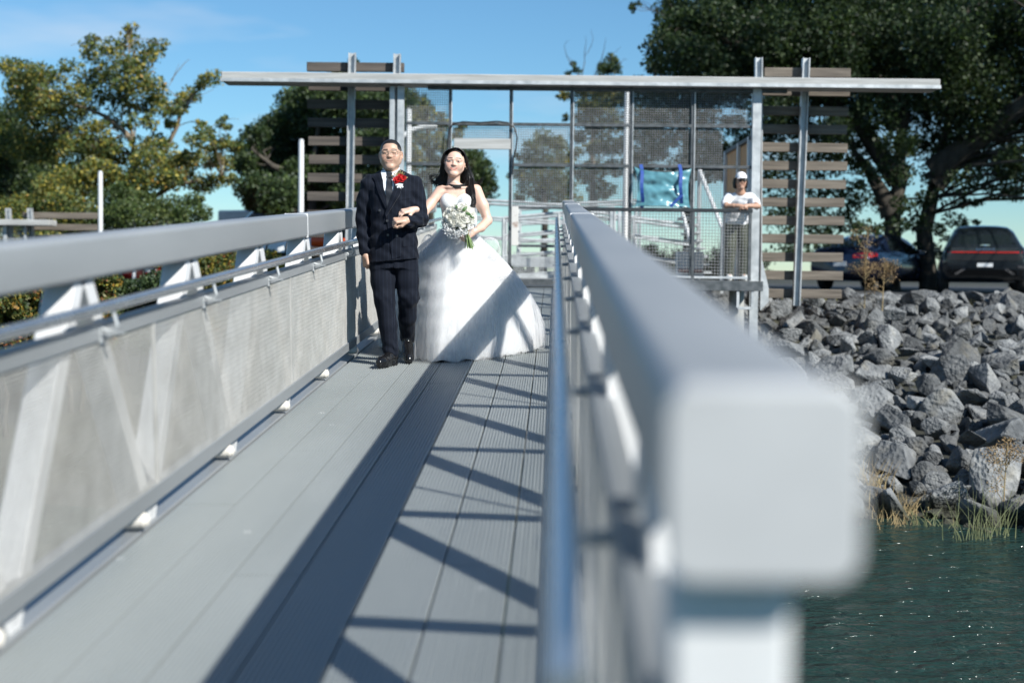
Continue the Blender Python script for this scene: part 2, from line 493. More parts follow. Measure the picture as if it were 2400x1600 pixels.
w_o = link('water', mesh_np('water', np.array(V), np.array(F)), water_mat(), None, True); w_o['kind'] = 'structure'

# asphalt of the car park, gravel edge
M_asph = noisy('asphalt', (.045, .046, .048), (.075, .075, .076), 3, (.85, .95), bump=.2, bump_scale=60)
def sheet(name, x0, x1, y0, y1, dz, mat):
    xs = np.linspace(x0, x1, 24); ys = np.linspace(y0, y1, 24)
    V = [(x, y, ground_z(x, y) + dz) for y in ys for x in xs]
    F = [(j * 24 + i, j * 24 + i + 1, (j + 1) * 24 + i + 1, (j + 1) * 24 + i) for j in range(23) for i in range(23)]
    o = link(name, mesh_np(name, np.array(V), np.array(F)), mat, None, True); o['kind'] = 'structure'; return o
sheet('car_park', -40, 40, 29.0, 58, .06, M_asph)

# ------------------------------------------------------------------ shore entrance frame
FD = 20.9
f_rot = Matrix.Rotation(R(YAW), 3, 'Z')
fx, fy = f_rot @ Vector((1, 0, 0)), f_rot @ Vector((0, 1, 0))
def F_at(px, py, off=0.0):
    """frame-local (x, z above the eye level) on the plane parallel to the frame, off metres behind it"""
    d = cam_rot @ Vector(((px - 1200.0) / FPX, (800.0 - py) / FPX, -1.0))
    t = (FD + off) / d.dot(fy); p = d * t
    return p.dot(fx), p.z
def F_w(x, y, z): return EYE + fx * x + fy * (FD + y) + Vector((0, 0, z))
FZ = F_at(1500, 655)[1]             # platform floor
f_org = F_w(0, 0, 0)
F_M = Matrix.Translation(f_org) @ f_rot.to_4x4()
def wood(name, c0, c1):
    return noisy(name, c0, c1, 4.0, (.75, .92), bump=.5, bump_scale=26, stretch=(.35, 1, 6), bump_dist=.006)
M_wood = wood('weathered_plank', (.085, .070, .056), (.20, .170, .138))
M_wood_dark = wood('dark_plank', (.045, .038, .034), (.12, .10, .085))  # darker plank colour, used for the whole left screen
M_wood2 = wood('silver_timber', (.30, .30, .29), (.47, .47, .46))
M_wood3 = noisy('brown_boards', (.62, .31, .13), (.74, .43, .21), 5, (.6, .8), bump=.3, bump_scale=30, stretch=(6, 1, .35))
frame = empty('entrance_frame', f_org, f_rot, 'long galvanised entrance frame with wire mesh bays across the head of the gangway', 'entrance frame')
zt = F_at(1341, 176.5)[1]; zb = F_at(1341, 199)[1]
hx0 = F_at(518, 182, -.25)[0]; hx1 = F_at(2204, 198, -.25)[0]
hz0, hz1 = zb * (FD - .25) / FD, zt * (FD - .25) / FD
hd = MB().box(((hx0 + hx1) / 2, 0, (hz0 + hz1) / 2), (hx1 - hx0, .50, hz1 - hz0), None, .01)
hd.build('header_beam', M_wood2, frame)
MB().box(((hx0 + hx1) / 2, -.256, hz0 + .022), (hx1 - hx0 + .02, .012, .05), None, .002).build('header_trim', M_galv, frame)
MB().box(((hx0 + hx1) / 2 + .4, -.02, hz0 - .035), (F_at(1770, 300)[0] - F_at(930, 300)[0], .06, .05), None, .003).build('head_rail', M_dark, frame)
def vbar(pa, pb, px, w, d, mat, name, off=0.0, parent=None):
    x, z1 = F_at(px, pa, off); z0 = F_at(px, pb, off)[1]
    return MB().box((x, off, (z0 + z1) / 2), (w, d, z1 - z0), None, .004).build(name, mat, parent or frame)
GZ = ground_z(2, 21) - CAM_H
for px, w in ((920, .075), (940, .10), (1774, .13)):
    x, z1 = F_at(px, 203)
    MB().box((x, .0, (z1 + GZ - .3) / 2), (w, .12, z1 - GZ + .3), None, .005).build('post', M_galv, frame)
# haunch plate at the foot of the right post
x, z = F_at(1786, 640)
me = MB(); pts = [(x - .02, -.02, z + .25), (x + .10, -.02, z - .22), (x + .10, -.02, z - .42), (x - .02, -.02, z - .55)]
me.add(pts + [(a, .02, c) for a, b, c in pts], [(0, 1, 2, 3), (7, 6, 5, 4), (0, 4, 5, 1), (1, 5, 6, 2), (2, 6, 7, 3), (3, 7, 4, 0)]).build('haunch_plate', M_galv, frame)
mull = [1056, 1198.5, 1341, 1480, 1625]
for px in mull:
    vbar(203, 648 if px != 1198.5 else 655, px, .050, .05, M_dark, 'mullion')
    MB().box((F_at(px, 300)[0] + .016, -.034, (F_at(px, 203)[1] + F_at(px, 487)[1]) / 2), (.016, .016, F_at(px, 203)[1] - F_at(px, 487)[1]), None, .002).build('mullion_bead', M_galv, frame)
rows = [204, 293, 388, 487]
for py in rows[1:]:
    segs = [(948, 1056), (1056, 1198.5), (1198.5, 1341), (1341, 1765)]
    for a, b in segs:
        if py > 380 and a == 1056: continue
        if py > 480 and a > 1056: continue
        x0, z = F_at(a, py); x1, _ = F_at(b, py); z = F_at(1341, py)[1]
        MB().box(((x0 + x1) / 2, 0, z), (x1 - x0 - .05, .045, .045), None, .004).build('transom', M_dark, frame)
def wire_panel(x0, x1, z0, z1, pitch, r, y=0.0, sag=False):
    V, Fc = [], []
    def w(p, q, ax):
        n0 = len(V); o = 2 if ax == 0 else 0
        for e in (p, q):
            for (uy, uo) in ((r, 0), (0, r), (-r, 0), (0, -r)):
                v = list(e); v[1] += uy; v[o] += uo; V.append(v)
        for k in range(4): Fc.append((n0 + k, n0 + (k + 1) % 4, n0 + 4 + (k + 1) % 4, n0 + 4 + k))
    for z in np.arange(z0 + pitch / 2, z1, pitch): w((x0, y, z), (x1, y, z), 0)
    for x in np.arange(x0 + pitch / 2, x1, pitch): w((x, y + r, z0), (x, y + r, z1), 2)
    return mesh_np('wire_panel', np.array(V), np.array(Fc))
xe = [948, 1056, 1198.5, 1341, 1480, 1625, 1763]
for r_ in range(3):
    for b_ in range(6):
        if (r_ == 0 and b_ in (1, 2)) or (r_ == 2 and b_ == 1): continue
        z1_ = F_at(1341, rows[r_])[1] - .02; z0_ = F_at(1341, rows[r_ + 1])[1] + .02
        if r_ == 1 and b_ == 1: z0_ = F_at(1130, 325)[1]
        o = link('wire_panel', wire_panel(F_at(xe[b_], 300)[0] + .025, F_at(1700 if (b_ == 5 and r_ > 0) else xe[b_ + 1], 300)[0] - .025, z0_, z1_, .034, .0040, .01), M_screen, frame)
        o['kind'] = 'stuff'
x0, z1_ = F_at(1064, 325); x1, z0_ = F_at(1197, 351)
MB().box(((x0 + x1) / 2, -.03, (z0_ + z1_) / 2), (x1 - x0, .05, z1_ - z0_), None, .004).build('lintel_board', M_wood2, frame)
# black cable over the opening
cable = MB().tube([F_w(*(lambda q: (q[0], -.07, q[1]))(F_at(px, py))) for px, py in
                   ((1050, 345), (1052, 310), (1062, 292), (1085, 287), (1125, 289), (1165, 286), (1190, 289), (1206, 301), (1212, 325), (1209, 350), (1203, 372), (1201, 410))], .011, 8)
tag(cable.build('cable', pbsdf('black_rubber', (.012, .012, .013), .5), None, True), 'black cable looping over the door opening of the entrance frame', 'cable')

# plank screens on raked columns, left and right of the frame
def ibeam(p0, p1, w, d):
    m = MB(); p0, p1 = Vector(p0), Vector(p1); t = .014
    for s in (-1, 1): m.bar(p0 + Vector((s * (w / 2 - t / 2), 0, 0)), p1 + Vector((s * (w / 2 - t / 2), 0, 0)), t, d, (1, 0, 0))
    m.bar(p0 + Vector((0, .01, 0)), p1 + Vector((0, .01, 0)), w - 2 * t, .012, (1, 0, 0))
    return m
def screen(label, cols, planks, xr, dark):
    t = empty('plank_screen', f_org, f_rot, label, 'plank screen', 'slatted timber screens at the ends of the entrance frame')
    for (xa, ya), (xb, yb) in cols:
        a = F_at(xa, ya, .33); b = F_at(xb, yb, .33)
        ibeam((b[0], .33, b[1]), (a[0], .33, a[1]), .105, .12).build('column', M_galv, t)
    for i, (ya, yb) in enumerate(planks):
        xa, xb = (xr(i))
        a = F_at(xa, ya, .45); b = F_at(xb, yb, .45)
        zc = (F_at((xa + xb) / 2, ya, .45)[1] + F_at((xa + xb) / 2, yb, .45)[1]) / 2
        h = (yb - ya) / 160 * 1.16
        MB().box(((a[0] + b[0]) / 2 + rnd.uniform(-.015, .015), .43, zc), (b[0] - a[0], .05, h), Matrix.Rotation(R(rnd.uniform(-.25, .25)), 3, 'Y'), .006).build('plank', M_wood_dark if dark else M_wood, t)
    return t
left_rows = [(149, 168), (196, 213)] + [(193 + 43.1 * k, 212 + 43.1 * k) for k in range(1, 11)]
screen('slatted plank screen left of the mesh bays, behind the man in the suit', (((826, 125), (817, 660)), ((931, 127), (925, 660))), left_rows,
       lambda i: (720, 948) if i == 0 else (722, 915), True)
right_rows = [(162, 181), (208, 225)] + [(209 + 42.7 * k, 228 + 42.7 * k) for k in range(1, 12)]
screen('slatted plank screen standing among the rocks beside the parked sedan', (((1778, 136), (1776, 700)), ((1889, 137), (1866, 716))), right_rows,
       lambda i: (1790, 1992) if i == 0 else (1784, 1990 - i * 1.4), False)

# ------------------------------------------------------------------ shore platform
M_conc = noisy('concrete', (.30, .30, .29), (.42, .42, .40), 2.5, (.8, .92), bump=.2, bump_scale=40)
plat = empty('platform', f_org, f_rot, 'raised steel landing platform under the entrance frame', 'platform')
px0 = F_at(930, 655)[0] - .3; px1 = F_at(1765, 655)[0]
MB().box(((px0 + px1) / 2, 2.0, FZ - .03), (px1 - px0, 5.6, .05), None, .004).build('deck', M_conc, plat)
MB().box(((px0 + px1) / 2, -.83, FZ - .075), (px1 - px0, .05, .14), None, .004).build('edge_channel', M_dark, plat)
cx0, cz1 = F_at(1729, 664, -.8); cx1, cz0 = F_at(1762, 722, -.8)
for a, b in (((cx0, cz1), (cx0, cz0)), ((cx0, cz0), (cx1, cz0)), ((cx1, cz0), (cx1, cz1))):
    MB().bar((a[0], -.8, a[1]), (b[0], -.8, b[1]), .08, .04, (0, 1, 0), .003).build('hanger_channel', M_galv, plat)
for x_, y_ in ((px0 + .3, -.4), (px1 - .3, -.4), (px0 + .3, 4.2), (px1 - .3, 4.2)):
    zz = ground_z(F_w(x_, y_, 0).x, F_w(x_, y_, 0).y) - CAM_H
    MB().tube([(x_, y_, zz - .4), (x_, y_, FZ - .05)], .11, 16).build('pile', M_conc, plat)

M_screen2 = noisy('railing_wire', (.24, .245, .245), (.36, .365, .365), 9, (.5, .7), .3)
M_blacksteel = noisy('dark_painted_steel', (.018, .022, .026), (.04, .045, .05), 12, (.4, .6), .2)
rail = empty('platform_railing', f_org, f_rot, 'dark railing with square wire mesh that the person in the cap leans on', 'railing')
RO = -.72
rz = F_at(1550, 487.5, RO)[1]; rb = F_at(1550, 649, RO)[1]
rx0 = F_at(1345, 487, RO)[0]; rx1 = F_at(1764, 487, RO)[0]
MB().box(((rx0 + rx1) / 2, RO, rz - .027), (rx1 - rx0, .06, .054), None, .005).build('top_rail', M_blacksteel, rail)
MB().box(((rx0 + rx1) / 2, RO, rb), (rx1 - rx0, .04, .035), None, .005).build('bottom_rail', M_galv, rail)
for px, m_ in ((1352, M_dark), (1432, M_galv), (1451, M_galv), (1624, M_dark), (1757, M_dark)):
    x, _ = F_at(px, 560, RO)
    MB().box((x, RO - .002, (rz - .04 + FZ) / 2), (.045, .045, rz - .04 - FZ), None, .004).build('post', m_, rail)
ex = [F_at(p, 560, RO)[0] for p in (1352, 1441, 1624, 1757)]
for a, b in zip(ex[:-1], ex[1:]):
    o = link('wire_panel', wire_panel(a + .03, b - .03, rb + .03, rz - .05, .044, .0036, RO), M_screen2, rail); o['kind'] = 'stuff'

gate = empty('swing_gate', f_org, f_rot, 'low pipe gate with a rusty pale stile in the door opening', 'gate')
ga, gb = F_at(1207, 484, -.3), F_at(1322, 577, -.3)
M_rust = noisy('rusty_white_paint', (.22, .10, .05), (.62, .60, .57), 7, (.5, .8), pos=(.28, .42))
MB().box((ga[0], -.3, (ga[1] + gb[1]) / 2), (.10, .05, ga[1] - gb[1]), None, .004).build('stile', M_rust, gate)
MB().bar((ga[0] + .05, -.3, ga[1] - .015), (gb[0], -.3, ga[1] - .015), .035, .035, (0, 1, 0), .004).build('top_rail', M_dark, gate)
MB().bar((ga[0] + .05, -.3, gb[1]), (gb[0], -.3, gb[1]), .04, .04, (0, 1, 0), .004).build('bottom_rail', M_dark, gate)
MB().box((gb[0], -.3, (ga[1] + FZ) / 2), (.05, .05, ga[1] - FZ), None, .004).build('stile', M_galv, gate)
o = link('wire_panel', wire_panel(ga[0] - .02, gb[0] - .03, FZ + .06, gb[1] - .09, .03, .004, -.3), M_galv, gate); o['kind'] = 'stuff'

# side screen of brown boards going back from the right post
ss = empty('side_screen', f_org, f_rot, 'brown board side screen with pale posts behind the person in the cap', 'side screen')
A = F_at(1764, 320, .06); A0 = F_at(1764, 640, .06); yB = 2.7
B = F_at(1704, 357, yB)
n = 11
for i in range(n):
    t0, t1 = i / n, (i + 1) / n
    p = Vector((A[0] + (B[0] - A[0]) * t0, .08 + (yB - .08) * t0, 0)); q = Vector((A[0] + (B[0] - A[0]) * t1, .08 + (yB - .08) * t1, 0))
    c = (p + q) / 2; L = (q - p).length; ang = math.atan2((q - p).y, (q - p).x)
    zt_ = A[1] - .06
    MB().box((c.x, c.y, (zt_ + FZ) / 2), (L - .012, .022, zt_ - FZ), Matrix.Rotation(ang, 3, 'Z'), .003).build('board', M_wood3, ss)
for t in (.02, .42, .97):
    p = Vector((A[0] + (B[0] - A[0]) * t - .035, .08 + (yB - .08) * t, 0))
    MB().box((p.x, p.y, (A[1] + FZ) / 2), (.05, .10, A[1] - FZ), None, .004).build('post', M_alu_strut, ss)
MB().bar((A[0] - .02, .05, A[1] - .02), (B[0] - .02, yB, A[1] - .02), .07, .06, (1, 0, 0), .005).build('cap_rail', M_dark, ss)

# blue plastic sheet tied behind the mesh
def sheet_mesh():
    nx_, nz_ = 34, 22
    c = [F_at(1487, 394, -.12), F_at(1621, 398, -.12), F_at(1489, 482, -.12), F_at(1618, 484, -.12)]
    V = []
    for j in range(nz_ + 1):
        for i in range(nx_ + 1):
            u, v = i / nx_, j / nz_
            top = Vector(c[0]).lerp(Vector(c[1]), u); bot = Vector(c[2]).lerp(Vector(c[3]), u)
            p = top.lerp(bot, v)
            sag = math.sin(u * math.pi)
            z = p.y - .05 * sag * (1 - v) + .02 * (abs(u - .5) * 2) ** 6 * (1 if v < .5 else -1)
            xx = p.x + .04 * math.sin(v * math.pi) * (1 if u < .5 else -1) * (abs(2 * u - 1) ** 4)
            sw = .022 * math.sin(6 * (v + .55 * sag) * 2.2) * sag + .03 * noise.noise((u * 4, v * 6, 1)) + .02 * noise.noise((u * 11, v * 9, 4))
            V.append((xx, -.11 - .05 * sag - sw * .8, z))
    w_ = nx_ + 1
    F = [(j * w_ + i, j * w_ + i + 1, (j + 1) * w_ + i + 1, (j + 1) * w_ + i) for j in range(nz_) for i in range(nx_)]
    return mesh_np('sheet', np.array(V), np.array(F))
tarp = empty('plastic_sheet', f_org, f_rot, 'glossy blue plastic sheet tied up on the mesh with two blue straps', 'plastic sheet')
M_sheet = pbsdf('blue_plastic_film', (.115, .30, .36), .25, 0.0)
M_sheet.node_tree.nodes['Principled BSDF'].inputs['Alpha'].default_value = .88
link('film', sheet_mesh(), M_sheet, tarp, True)
M_strap = pbsdf('blue_webbing', (.02, .07, .30), .6)
for px in (1505, 1596):
    a = F_at(px - 1, 384, -.2); b = F_at(px + 1, 486, -.2)
    pts = [(a[0] + (b[0] - a[0]) * t + .01 * math.sin(t * 9), -.06 - .16 * math.sin(t * 3.1), a[1] + (b[1] - a[1]) * t) for t in np.linspace(0, 1, 10)]
    m = MB()
    for p, q in zip(pts[:-1], pts[1:]): m.bar(p, q, .05, .006, (1, 0, 0))
    m.build('strap', M_strap, tarp)
a = F_at(1600, 455, -.2); b = F_at(1572, 484, -.2)
MB().bar((a[0], -.19, a[1]), (b[0], -.17, b[1]), .04, .006, (1, 0, 0)).build('strap', M_strap, tarp)

# ------------------------------------------------------------------ walkway, stairs and ramp behind the frame
def railing_run(par, p0, p1, h=1.05, step=1.3, mids=(.35, .7), r=.028, mat=None):
    p0, p1 = Vector(p0), Vector(p1); L = (p1 - p0).length; n = max(1, round(L / step))
    mat = mat or M_galv
    MB().tube([p0 + Vector((0, 0, h)), p1 + Vector((0, 0, h))], r, 10).build('top_rail', mat, par, True)
    for q in mids: MB().tube([p0 + Vector((0, 0, h * q)), p1 + Vector((0, 0, h * q))], r * .75, 8).build('mid_rail', mat, par, True)
    for i in range(n + 1):
        p = p0.lerp(p1, i / n)
        MB().tube([p, p + Vector((0, 0, h))], r, 8).build('post', mat, par, True)
def W(px, py, Y): return at(px, py, Y)
walk = empty('access_ramp', (0, 27, 0), None, 'switchback access ramp with galvanised pipe railings behind the entrance frame', 'ramp')
walk.matrix_world = Matrix.Identity(4)
zg = 2.2
runs = [((1105, 1345), 27.0, (2.95, 2.85), 424), ((1215, 1500), 28.6, (2.9, 3.05), 412), ((1180, 1440), 25.6, (2.55, 2.75), 505), ((1330, 1640), 26.2, (2.75, 2.45), 512)]
for (pa, pb), Y, (za, zb_), _ in runs:
    xa = at(pa, 500, Y).x; xb = at(pb, 500, Y).x
    railing_run(walk, (xa, Y, za), (xb, Y, zb_), 1.06)
    railing_run(walk, (xa, Y + 1.4, za), (xb, Y + 1.4, zb_), 1.06)
    MB().bar((xa, Y + .7, za - .08), (xb, Y + .7, zb_ - .08), 1.5, .10, (0, 1, 0), .01).build('ramp_slab', M_conc, walk)
    MB().bar((xa, Y - .06, za - .06), (xb, Y - .06, zb_ - .06), .06, .18, (0, 1, 0), .005).build('stringer', M_galv, walk)
    for t in (.1, .9):
        x_ = xa + (xb - xa) * t; z_ = za + (zb_ - za) * t
        MB().box((x_, Y + .7, (z_ - .14 + zg - .2) / 2), (.14, 1.2, max(.1, z_ - .14 - zg + .2)), None, .005).build('pier', M_conc, walk)
stair = empty('staircase', (0, 0, 0), None, 'pale steel staircase with slanting handrails beside the side screen', 'stairs')
for off in (0, 1.1):
    a = W(1640, 400, 25.2 + off); b = W(1693, 535, 24.3 + off); a0 = W(1600, 500, 25.2 + off); b0 = W(1640, 648, 24.3 + off)
    MB().bar(a, b, .09, .06, (0, 1, 0), .01).build('handrail', M_alu_strut, stair)
    MB().bar(a0, b0, .14, .05, (0, 1, 0), .01).build('stringer', M_alu_strut, stair)
    MB().bar(b, (b.x, b.y, 2.3), .06, .06, (1, 0, 0), .01).build('newel', M_galv, stair)
    MB().bar(a, (a.x, a.y, 2.3), .06, .06, (1, 0, 0), .01).build('newel', M_galv, stair)
a0 = W(1600, 500, 25.2); b0 = W(1640, 648, 24.3)
for i in range(8):
    p = a0.lerp(b0, (i + .5) / 8)
    MB().box((p.x + .1, p.y + .55, p.z), (.26, 1.05, .035), None, .004).build('tread', M_galv, stair)
# notice board standing low behind the railing
nb = empty('utility_cabinet', (0, 0, 0), None, 'white utility cabinet with a red stripe standing behind the railing mesh', 'cabinet')
a = W(1588, 590, 23.4); b = W(1650, 652, 23.4)
M_whitep = noisy('white_paint', (.70, .70, .69), (.82, .82, .80), 3, (.35, .5))
MB().box(((a.x + b.x) / 2, 23.6, (a.z + b.z) / 2), (b.x - a.x, .3, a.z - b.z), None, .01).build('body', M_whitep, nb)
M_redp = pbsdf('red_paint', (.45, .03, .02), .4)
MB().box(((a.x + b.x) / 2, 23.443, b.z + .12), (b.x - a.x - .03, .008, .05)).build('stripe', M_redp, nb)

# ------------------------------------------------------------------ poles
def pole(px, ptop, Y, w_px, label, arm=None, group='pale steel poles along the shore'):
    top = at(px, ptop, Y); r = w_px / 2 * Y / FPX; zb_ = ground_z(top.x, Y)
    t = empty('lamp_post' if arm else 'steel_pole', (top.x, Y, zb_), None, label, 'lamp post' if arm else 'pole', group)
    h = top.z - zb_
    MB().tube([(0, 0, -.1), (0, 0, h)], [r * 1.05, r], 14).build('shaft', M_alu_strut, t, 50)
    MB().tube([(0, 0, h - .002), (0, 0, h + .03)], [r * 1.06, r * .7], 14).build('cap', M_galv, t, 50)
    MB().box((0, 0, .02), (r * 5, r * 5, .04), None, .005).build('base_plate', M_galv, t)
    if arm:
        pts = [at(x, y, Y) - Vector((top.x, Y, zb_)) for x, y in arm]
        MB().tube(pts, [r * .8] * (len(pts) - 2) + [r * .95, r * .7], 10).build('arm', M_whitep, t, 50)
pole(958, 258, 27.5, 13, 'pale pole carrying a curved white lamp arm just right of the man', ((944, 320), (958, 308), (978, 300), (1000, 296), (1024, 296)))
pole(1470, 218, 24.3, 15, 'tall pale pole standing behind the fourth mesh bay')
pole(706, 330, 26.0, 13, 'pale pole left of the slatted screen above the gangway beam')
pole(235, 404, 30.0, 11, 'slim pole in front of the yellowing trees')
pole(314, 520, 33.0, 8, 'short pole top barely showing over the gangway beam')
# ------------------------------------------------------------------ riprap
def rock_mat():
    m = pbsdf('quarry_stone', (.25, .25, .24), .88)
    n, l = m.node_tree.nodes, m.node_tree.links; b = n['Principled BSDF']
    tc = n.new('ShaderNodeTexCoord'); oi = n.new('ShaderNodeObjectInfo')
    va = n.new('ShaderNodeVectorMath'); va.operation = 'ADD'
    sc_ = n.new('ShaderNodeVectorMath'); sc_.operation = 'SCALE'; sc_.inputs['Scale'].default_value = 31.0
    cb = n.new('ShaderNodeCombineXYZ')
    for k in range(3): l.new(oi.outputs['Random'], cb.inputs[k])
    l.new(cb.outputs[0], sc_.inputs[0]); l.new(tc.outputs['Object'], va.inputs[0]); l.new(sc_.outputs[0], va.inputs[1])
    t1 = n.new('ShaderNodeTexNoise'); t1.inputs['Scale'].default_value = 2.2; t1.inputs['Detail'].default_value = 8; t1.inputs['Roughness'].default_value = .62
    t2 = n.new('ShaderNodeTexVoronoi'); t2.inputs['Scale'].default_value = 14
    t3 = n.new('ShaderNodeTexNoise'); t3.inputs['Scale'].default_value = 9; t3.inputs['Detail'].default_value = 6
    for t in (t1, t2, t3): l.new(va.outputs[0], t.inputs['Vector'])
    rp = n.new('ShaderNodeValToRGB'); e = rp.color_ramp.elements
    e[0].position = .30; e[0].color = (.060, .064, .068, 1); e[1].position = .72; e[1].color = (.29, .29, .28, 1)
    x = rp.color_ramp.elements.new(.52); x.color = (.155, .160, .163, 1)
    l.new(t1.outputs['Fac'], rp.inputs['Fac'])
    hs = n.new('ShaderNodeHueSaturation')
    mr = n.new('ShaderNodeMapRange'); mr.inputs['To Min'].default_value = .55; mr.inputs['To Max'].default_value = 1.45
    l.new(oi.outputs['Random'], mr.inputs['Value']); l.new(mr.outputs['Result'], hs.inputs['Value'])
    l.new(rp.outputs['Color'], hs.inputs['Color'])
    ge = n.new('ShaderNodeNewGeometry'); sp = n.new('ShaderNodeSeparateXYZ'); l.new(ge.outputs['Position'], sp.inputs[0])
    wn_ = n.new('ShaderNodeTexNoise'); wn_.inputs['Scale'].default_value = 2.5; l.new(ge.outputs['Position'], wn_.inputs['Vector'])
    wz = n.new('ShaderNodeMath'); wz.operation = 'MULTIPLY_ADD'; wz.inputs[1].default_value = -.25; l.new(wn_.outputs['Fac'], wz.inputs[0]); l.new(sp.outputs['Z'], wz.inputs[2])
    wr = n.new('ShaderNodeMapRange'); wr.inputs['From Min'].default_value = .0; wr.inputs['From Max'].default_value = .14; wr.inputs['To Min'].default_value = 1.0; wr.inputs['To Max'].default_value = 0.0; l.new(wz.outputs[0], wr.inputs['Value'])
    wm = n.new('ShaderNodeMixRGB'); wm.inputs[2].default_value = (.045, .045, .032, 1); l.new(wr.outputs['Result'], wm.inputs[0]); l.new(hs.outputs['Color'], wm.inputs[1])
    ln = n.new('ShaderNodeTexNoise'); ln.inputs['Scale'].default_value = 3.2; ln.inputs['Detail'].default_value = 7; l.new(ge.outputs['Position'], ln.inputs['Vector'])
    lr = n.new('ShaderNodeMapRange'); lr.inputs['From Min'].default_value = .58; lr.inputs['From Max'].default_value = .72; lr.inputs['To Max'].default_value = .55; l.new(ln.outputs['Fac'], lr.inputs['Value'])
    lm_ = n.new('ShaderNodeMixRGB'); lm_.inputs[2].default_value = (.19, .17, .125, 1); l.new(lr.outputs['Result'], lm_.inputs[0]); l.new(wm.outputs[0], lm_.inputs[1])
    l.new(lm_.outputs[0], b.inputs['Base Color'])
    ad = n.new('ShaderNodeMath'); ad.operation = 'MULTIPLY_ADD'; ad.inputs[1].default_value = .35
    l.new(t2.outputs['Distance'], ad.inputs[0]); l.new(t3.outputs['Fac'], ad.inputs[2])
    bp = n.new('ShaderNodeBump'); bp.inputs['Strength'].default_value = .7; bp.inputs['Distance'].default_value = .08
    l.new(ad.outputs['Value'], bp.inputs['Height']); l.new(bp.outputs['Normal'], b.inputs['Normal'])
    return m
M_rock = rock_mat()
def rock_mesh(seed):
    r = random.Random(seed); bm = bmesh.new()
    sx, sy, sz = r.uniform(.8, 1.25), r.uniform(.7, 1.05), r.uniform(.55, .85)
    for i in range(r.randint(11, 17)):
        v = Vector((r.gauss(0, 1), r.gauss(0, 1), r.gauss(0, 1))).normalized() * r.uniform(.82, 1.08)
        q = max(abs(v.x), abs(v.y), abs(v.z)); v = v * (.55 + .45 / q * .8)
        bm.verts.new((v.x * sx * .5, v.y * sy * .5, v.z * sz * .5))
    res = bmesh.ops.convex_hull(bm, input=bm.verts[:])
    bmesh.ops.delete(bm, geom=[e for e in res['geom_interior'] if isinstance(e, bmesh.types.BMVert)], context='VERTS')
    bmesh.ops.dissolve_limit(bm, angle_limit=R(14), verts=bm.verts[:], edges=bm.edges[:])
    bmesh.ops.bevel(bm, geom=bm.edges[:] , offset=.022, segments=1, profile=.6, affect='EDGES')
    bmesh.ops.triangulate(bm, faces=bm.faces[:])
    me = bpy.data.meshes.new('stone'); bm.to_mesh(me); bm.free(); me.materials.append(M_rock); return me
rock_meshes = [rock_mesh(100 + i) for i in range(28)]
bank = empty('rock_bank', (0, 0, 0)); bank['kind'] = 'structure'; bank['label'] = 'bank of grey quarry stones between water and car park'
# a footing under the stones so that gaps show dark rubble
placed = []
cells = {}
def try_place(x, y, s, tight):
    for dx in (-1, 0, 1):
        for dy in (-1, 0, 1):
            for (a, b, t) in cells.get((int(x // .8) + dx, int(y // .8) + dy), ()):
                if (a - x) ** 2 + ((b - y) * 1.15) ** 2 < ((s + t) * tight) ** 2: return False
    cells.setdefault((int(x // .8), int(y // .8)), []).append((x, y, s)); placed.append((x, y, s)); return True
rr = random.Random(5)
def size_at(y):
    t = min(1, max(0, (y - 14.6) / 8.5)); return (.64 * (1 - t) + .36 * t)
for tries, lo, hi, tight in ((700, 1.1, 1.65, .39), (6000, .66, 1.05, .35), (20000, .36, .64, .30)):
    for _ in range(tries):
        y = rr.uniform(14.7, 23.9); x = rr.uniform(-1.2, 13)
        try_place(x, y, size_at(y) * rr.uniform(lo, hi), tight)
inv = cam.matrix_world.inverted()
def px_of(p):
    q = inv @ Vector(p); return (1200 + FPX * q.x / -q.z, 800 - FPX * q.y / -q.z)
stones = []
for (x, y, s) in placed:
    z = ground_z(x, y) + s * rr.uniform(.02, .26)
    p = px_of((x, y, z)); big = s * FPX / y
    vis = p[0] - big * .5 < 2400 and p[0] > 1700 and p[1] > 640 and p[0] > 1720 + max(0, p[1] - 740) * .45
    stones.append((vis, big, x, y, z, s))
# crest stones along the top of the bank
for _ in range(46):
    y = rr.uniform(23.2, 24.5); x = rr.uniform(2.6, 9.5); s = rr.uniform(.34, .58); z = ground_z(x, y) + s * rr.uniform(.10, .30); p = px_of((x, y, z))
    stones.append((1720 < p[0] < 2400, s * FPX / y, x, y, z, s))
# a few scattered on top, tilted
for _ in range(40):
    y = rr.uniform(15.2, 23); x = rr.uniform(2.5, 7.5); s = size_at(y) * rr.uniform(.4, .8)
    z = ground_z(x, y) + s * rr.uniform(.35, .55); p = px_of((x, y, z)); big = s * FPX / y
    stones.append((1720 + max(0, p[1] - 740) * .45 < p[0] < 2400, big, x, y, z, s))
stones.sort(key=lambda t: (-t[0], -t[1]))
rest = MB()
for i, (vis, big, x, y, z, s) in enumerate(stones):
    rot = Matrix.Rotation(rr.uniform(0, 6.28), 3, 'Z') @ Matrix.Rotation(rr.gauss(0, .55), 3, 'X') @ Matrix.Rotation(rr.gauss(0, .55), 3, 'Y')
    sc = Vector((s * rr.uniform(.95, 1.3), s * rr.uniform(.85, 1.15), s * rr.uniform(.85, 1.2)))
    me = rr.choice(rock_meshes)
    if i < 300 and vis:
        o = bpy.data.objects.new('stone', me); col.objects.link(o); o.parent = bank
        o.matrix_world = Matrix.Translation((x, y, z)) @ rot.to_4x4() @ Matrix.Diagonal((*sc, 1))
    else:
        rest.add([rot @ Vector((v.co.x * sc.x, v.co.y * sc.y, v.co.z * sc.z)) + Vector((x, y, z)) for v in me.vertices], [tuple(p.vertices) for p in me.polygons])
o = rest.build('rubble', M_rock, bank); o['kind'] = 'stuff'

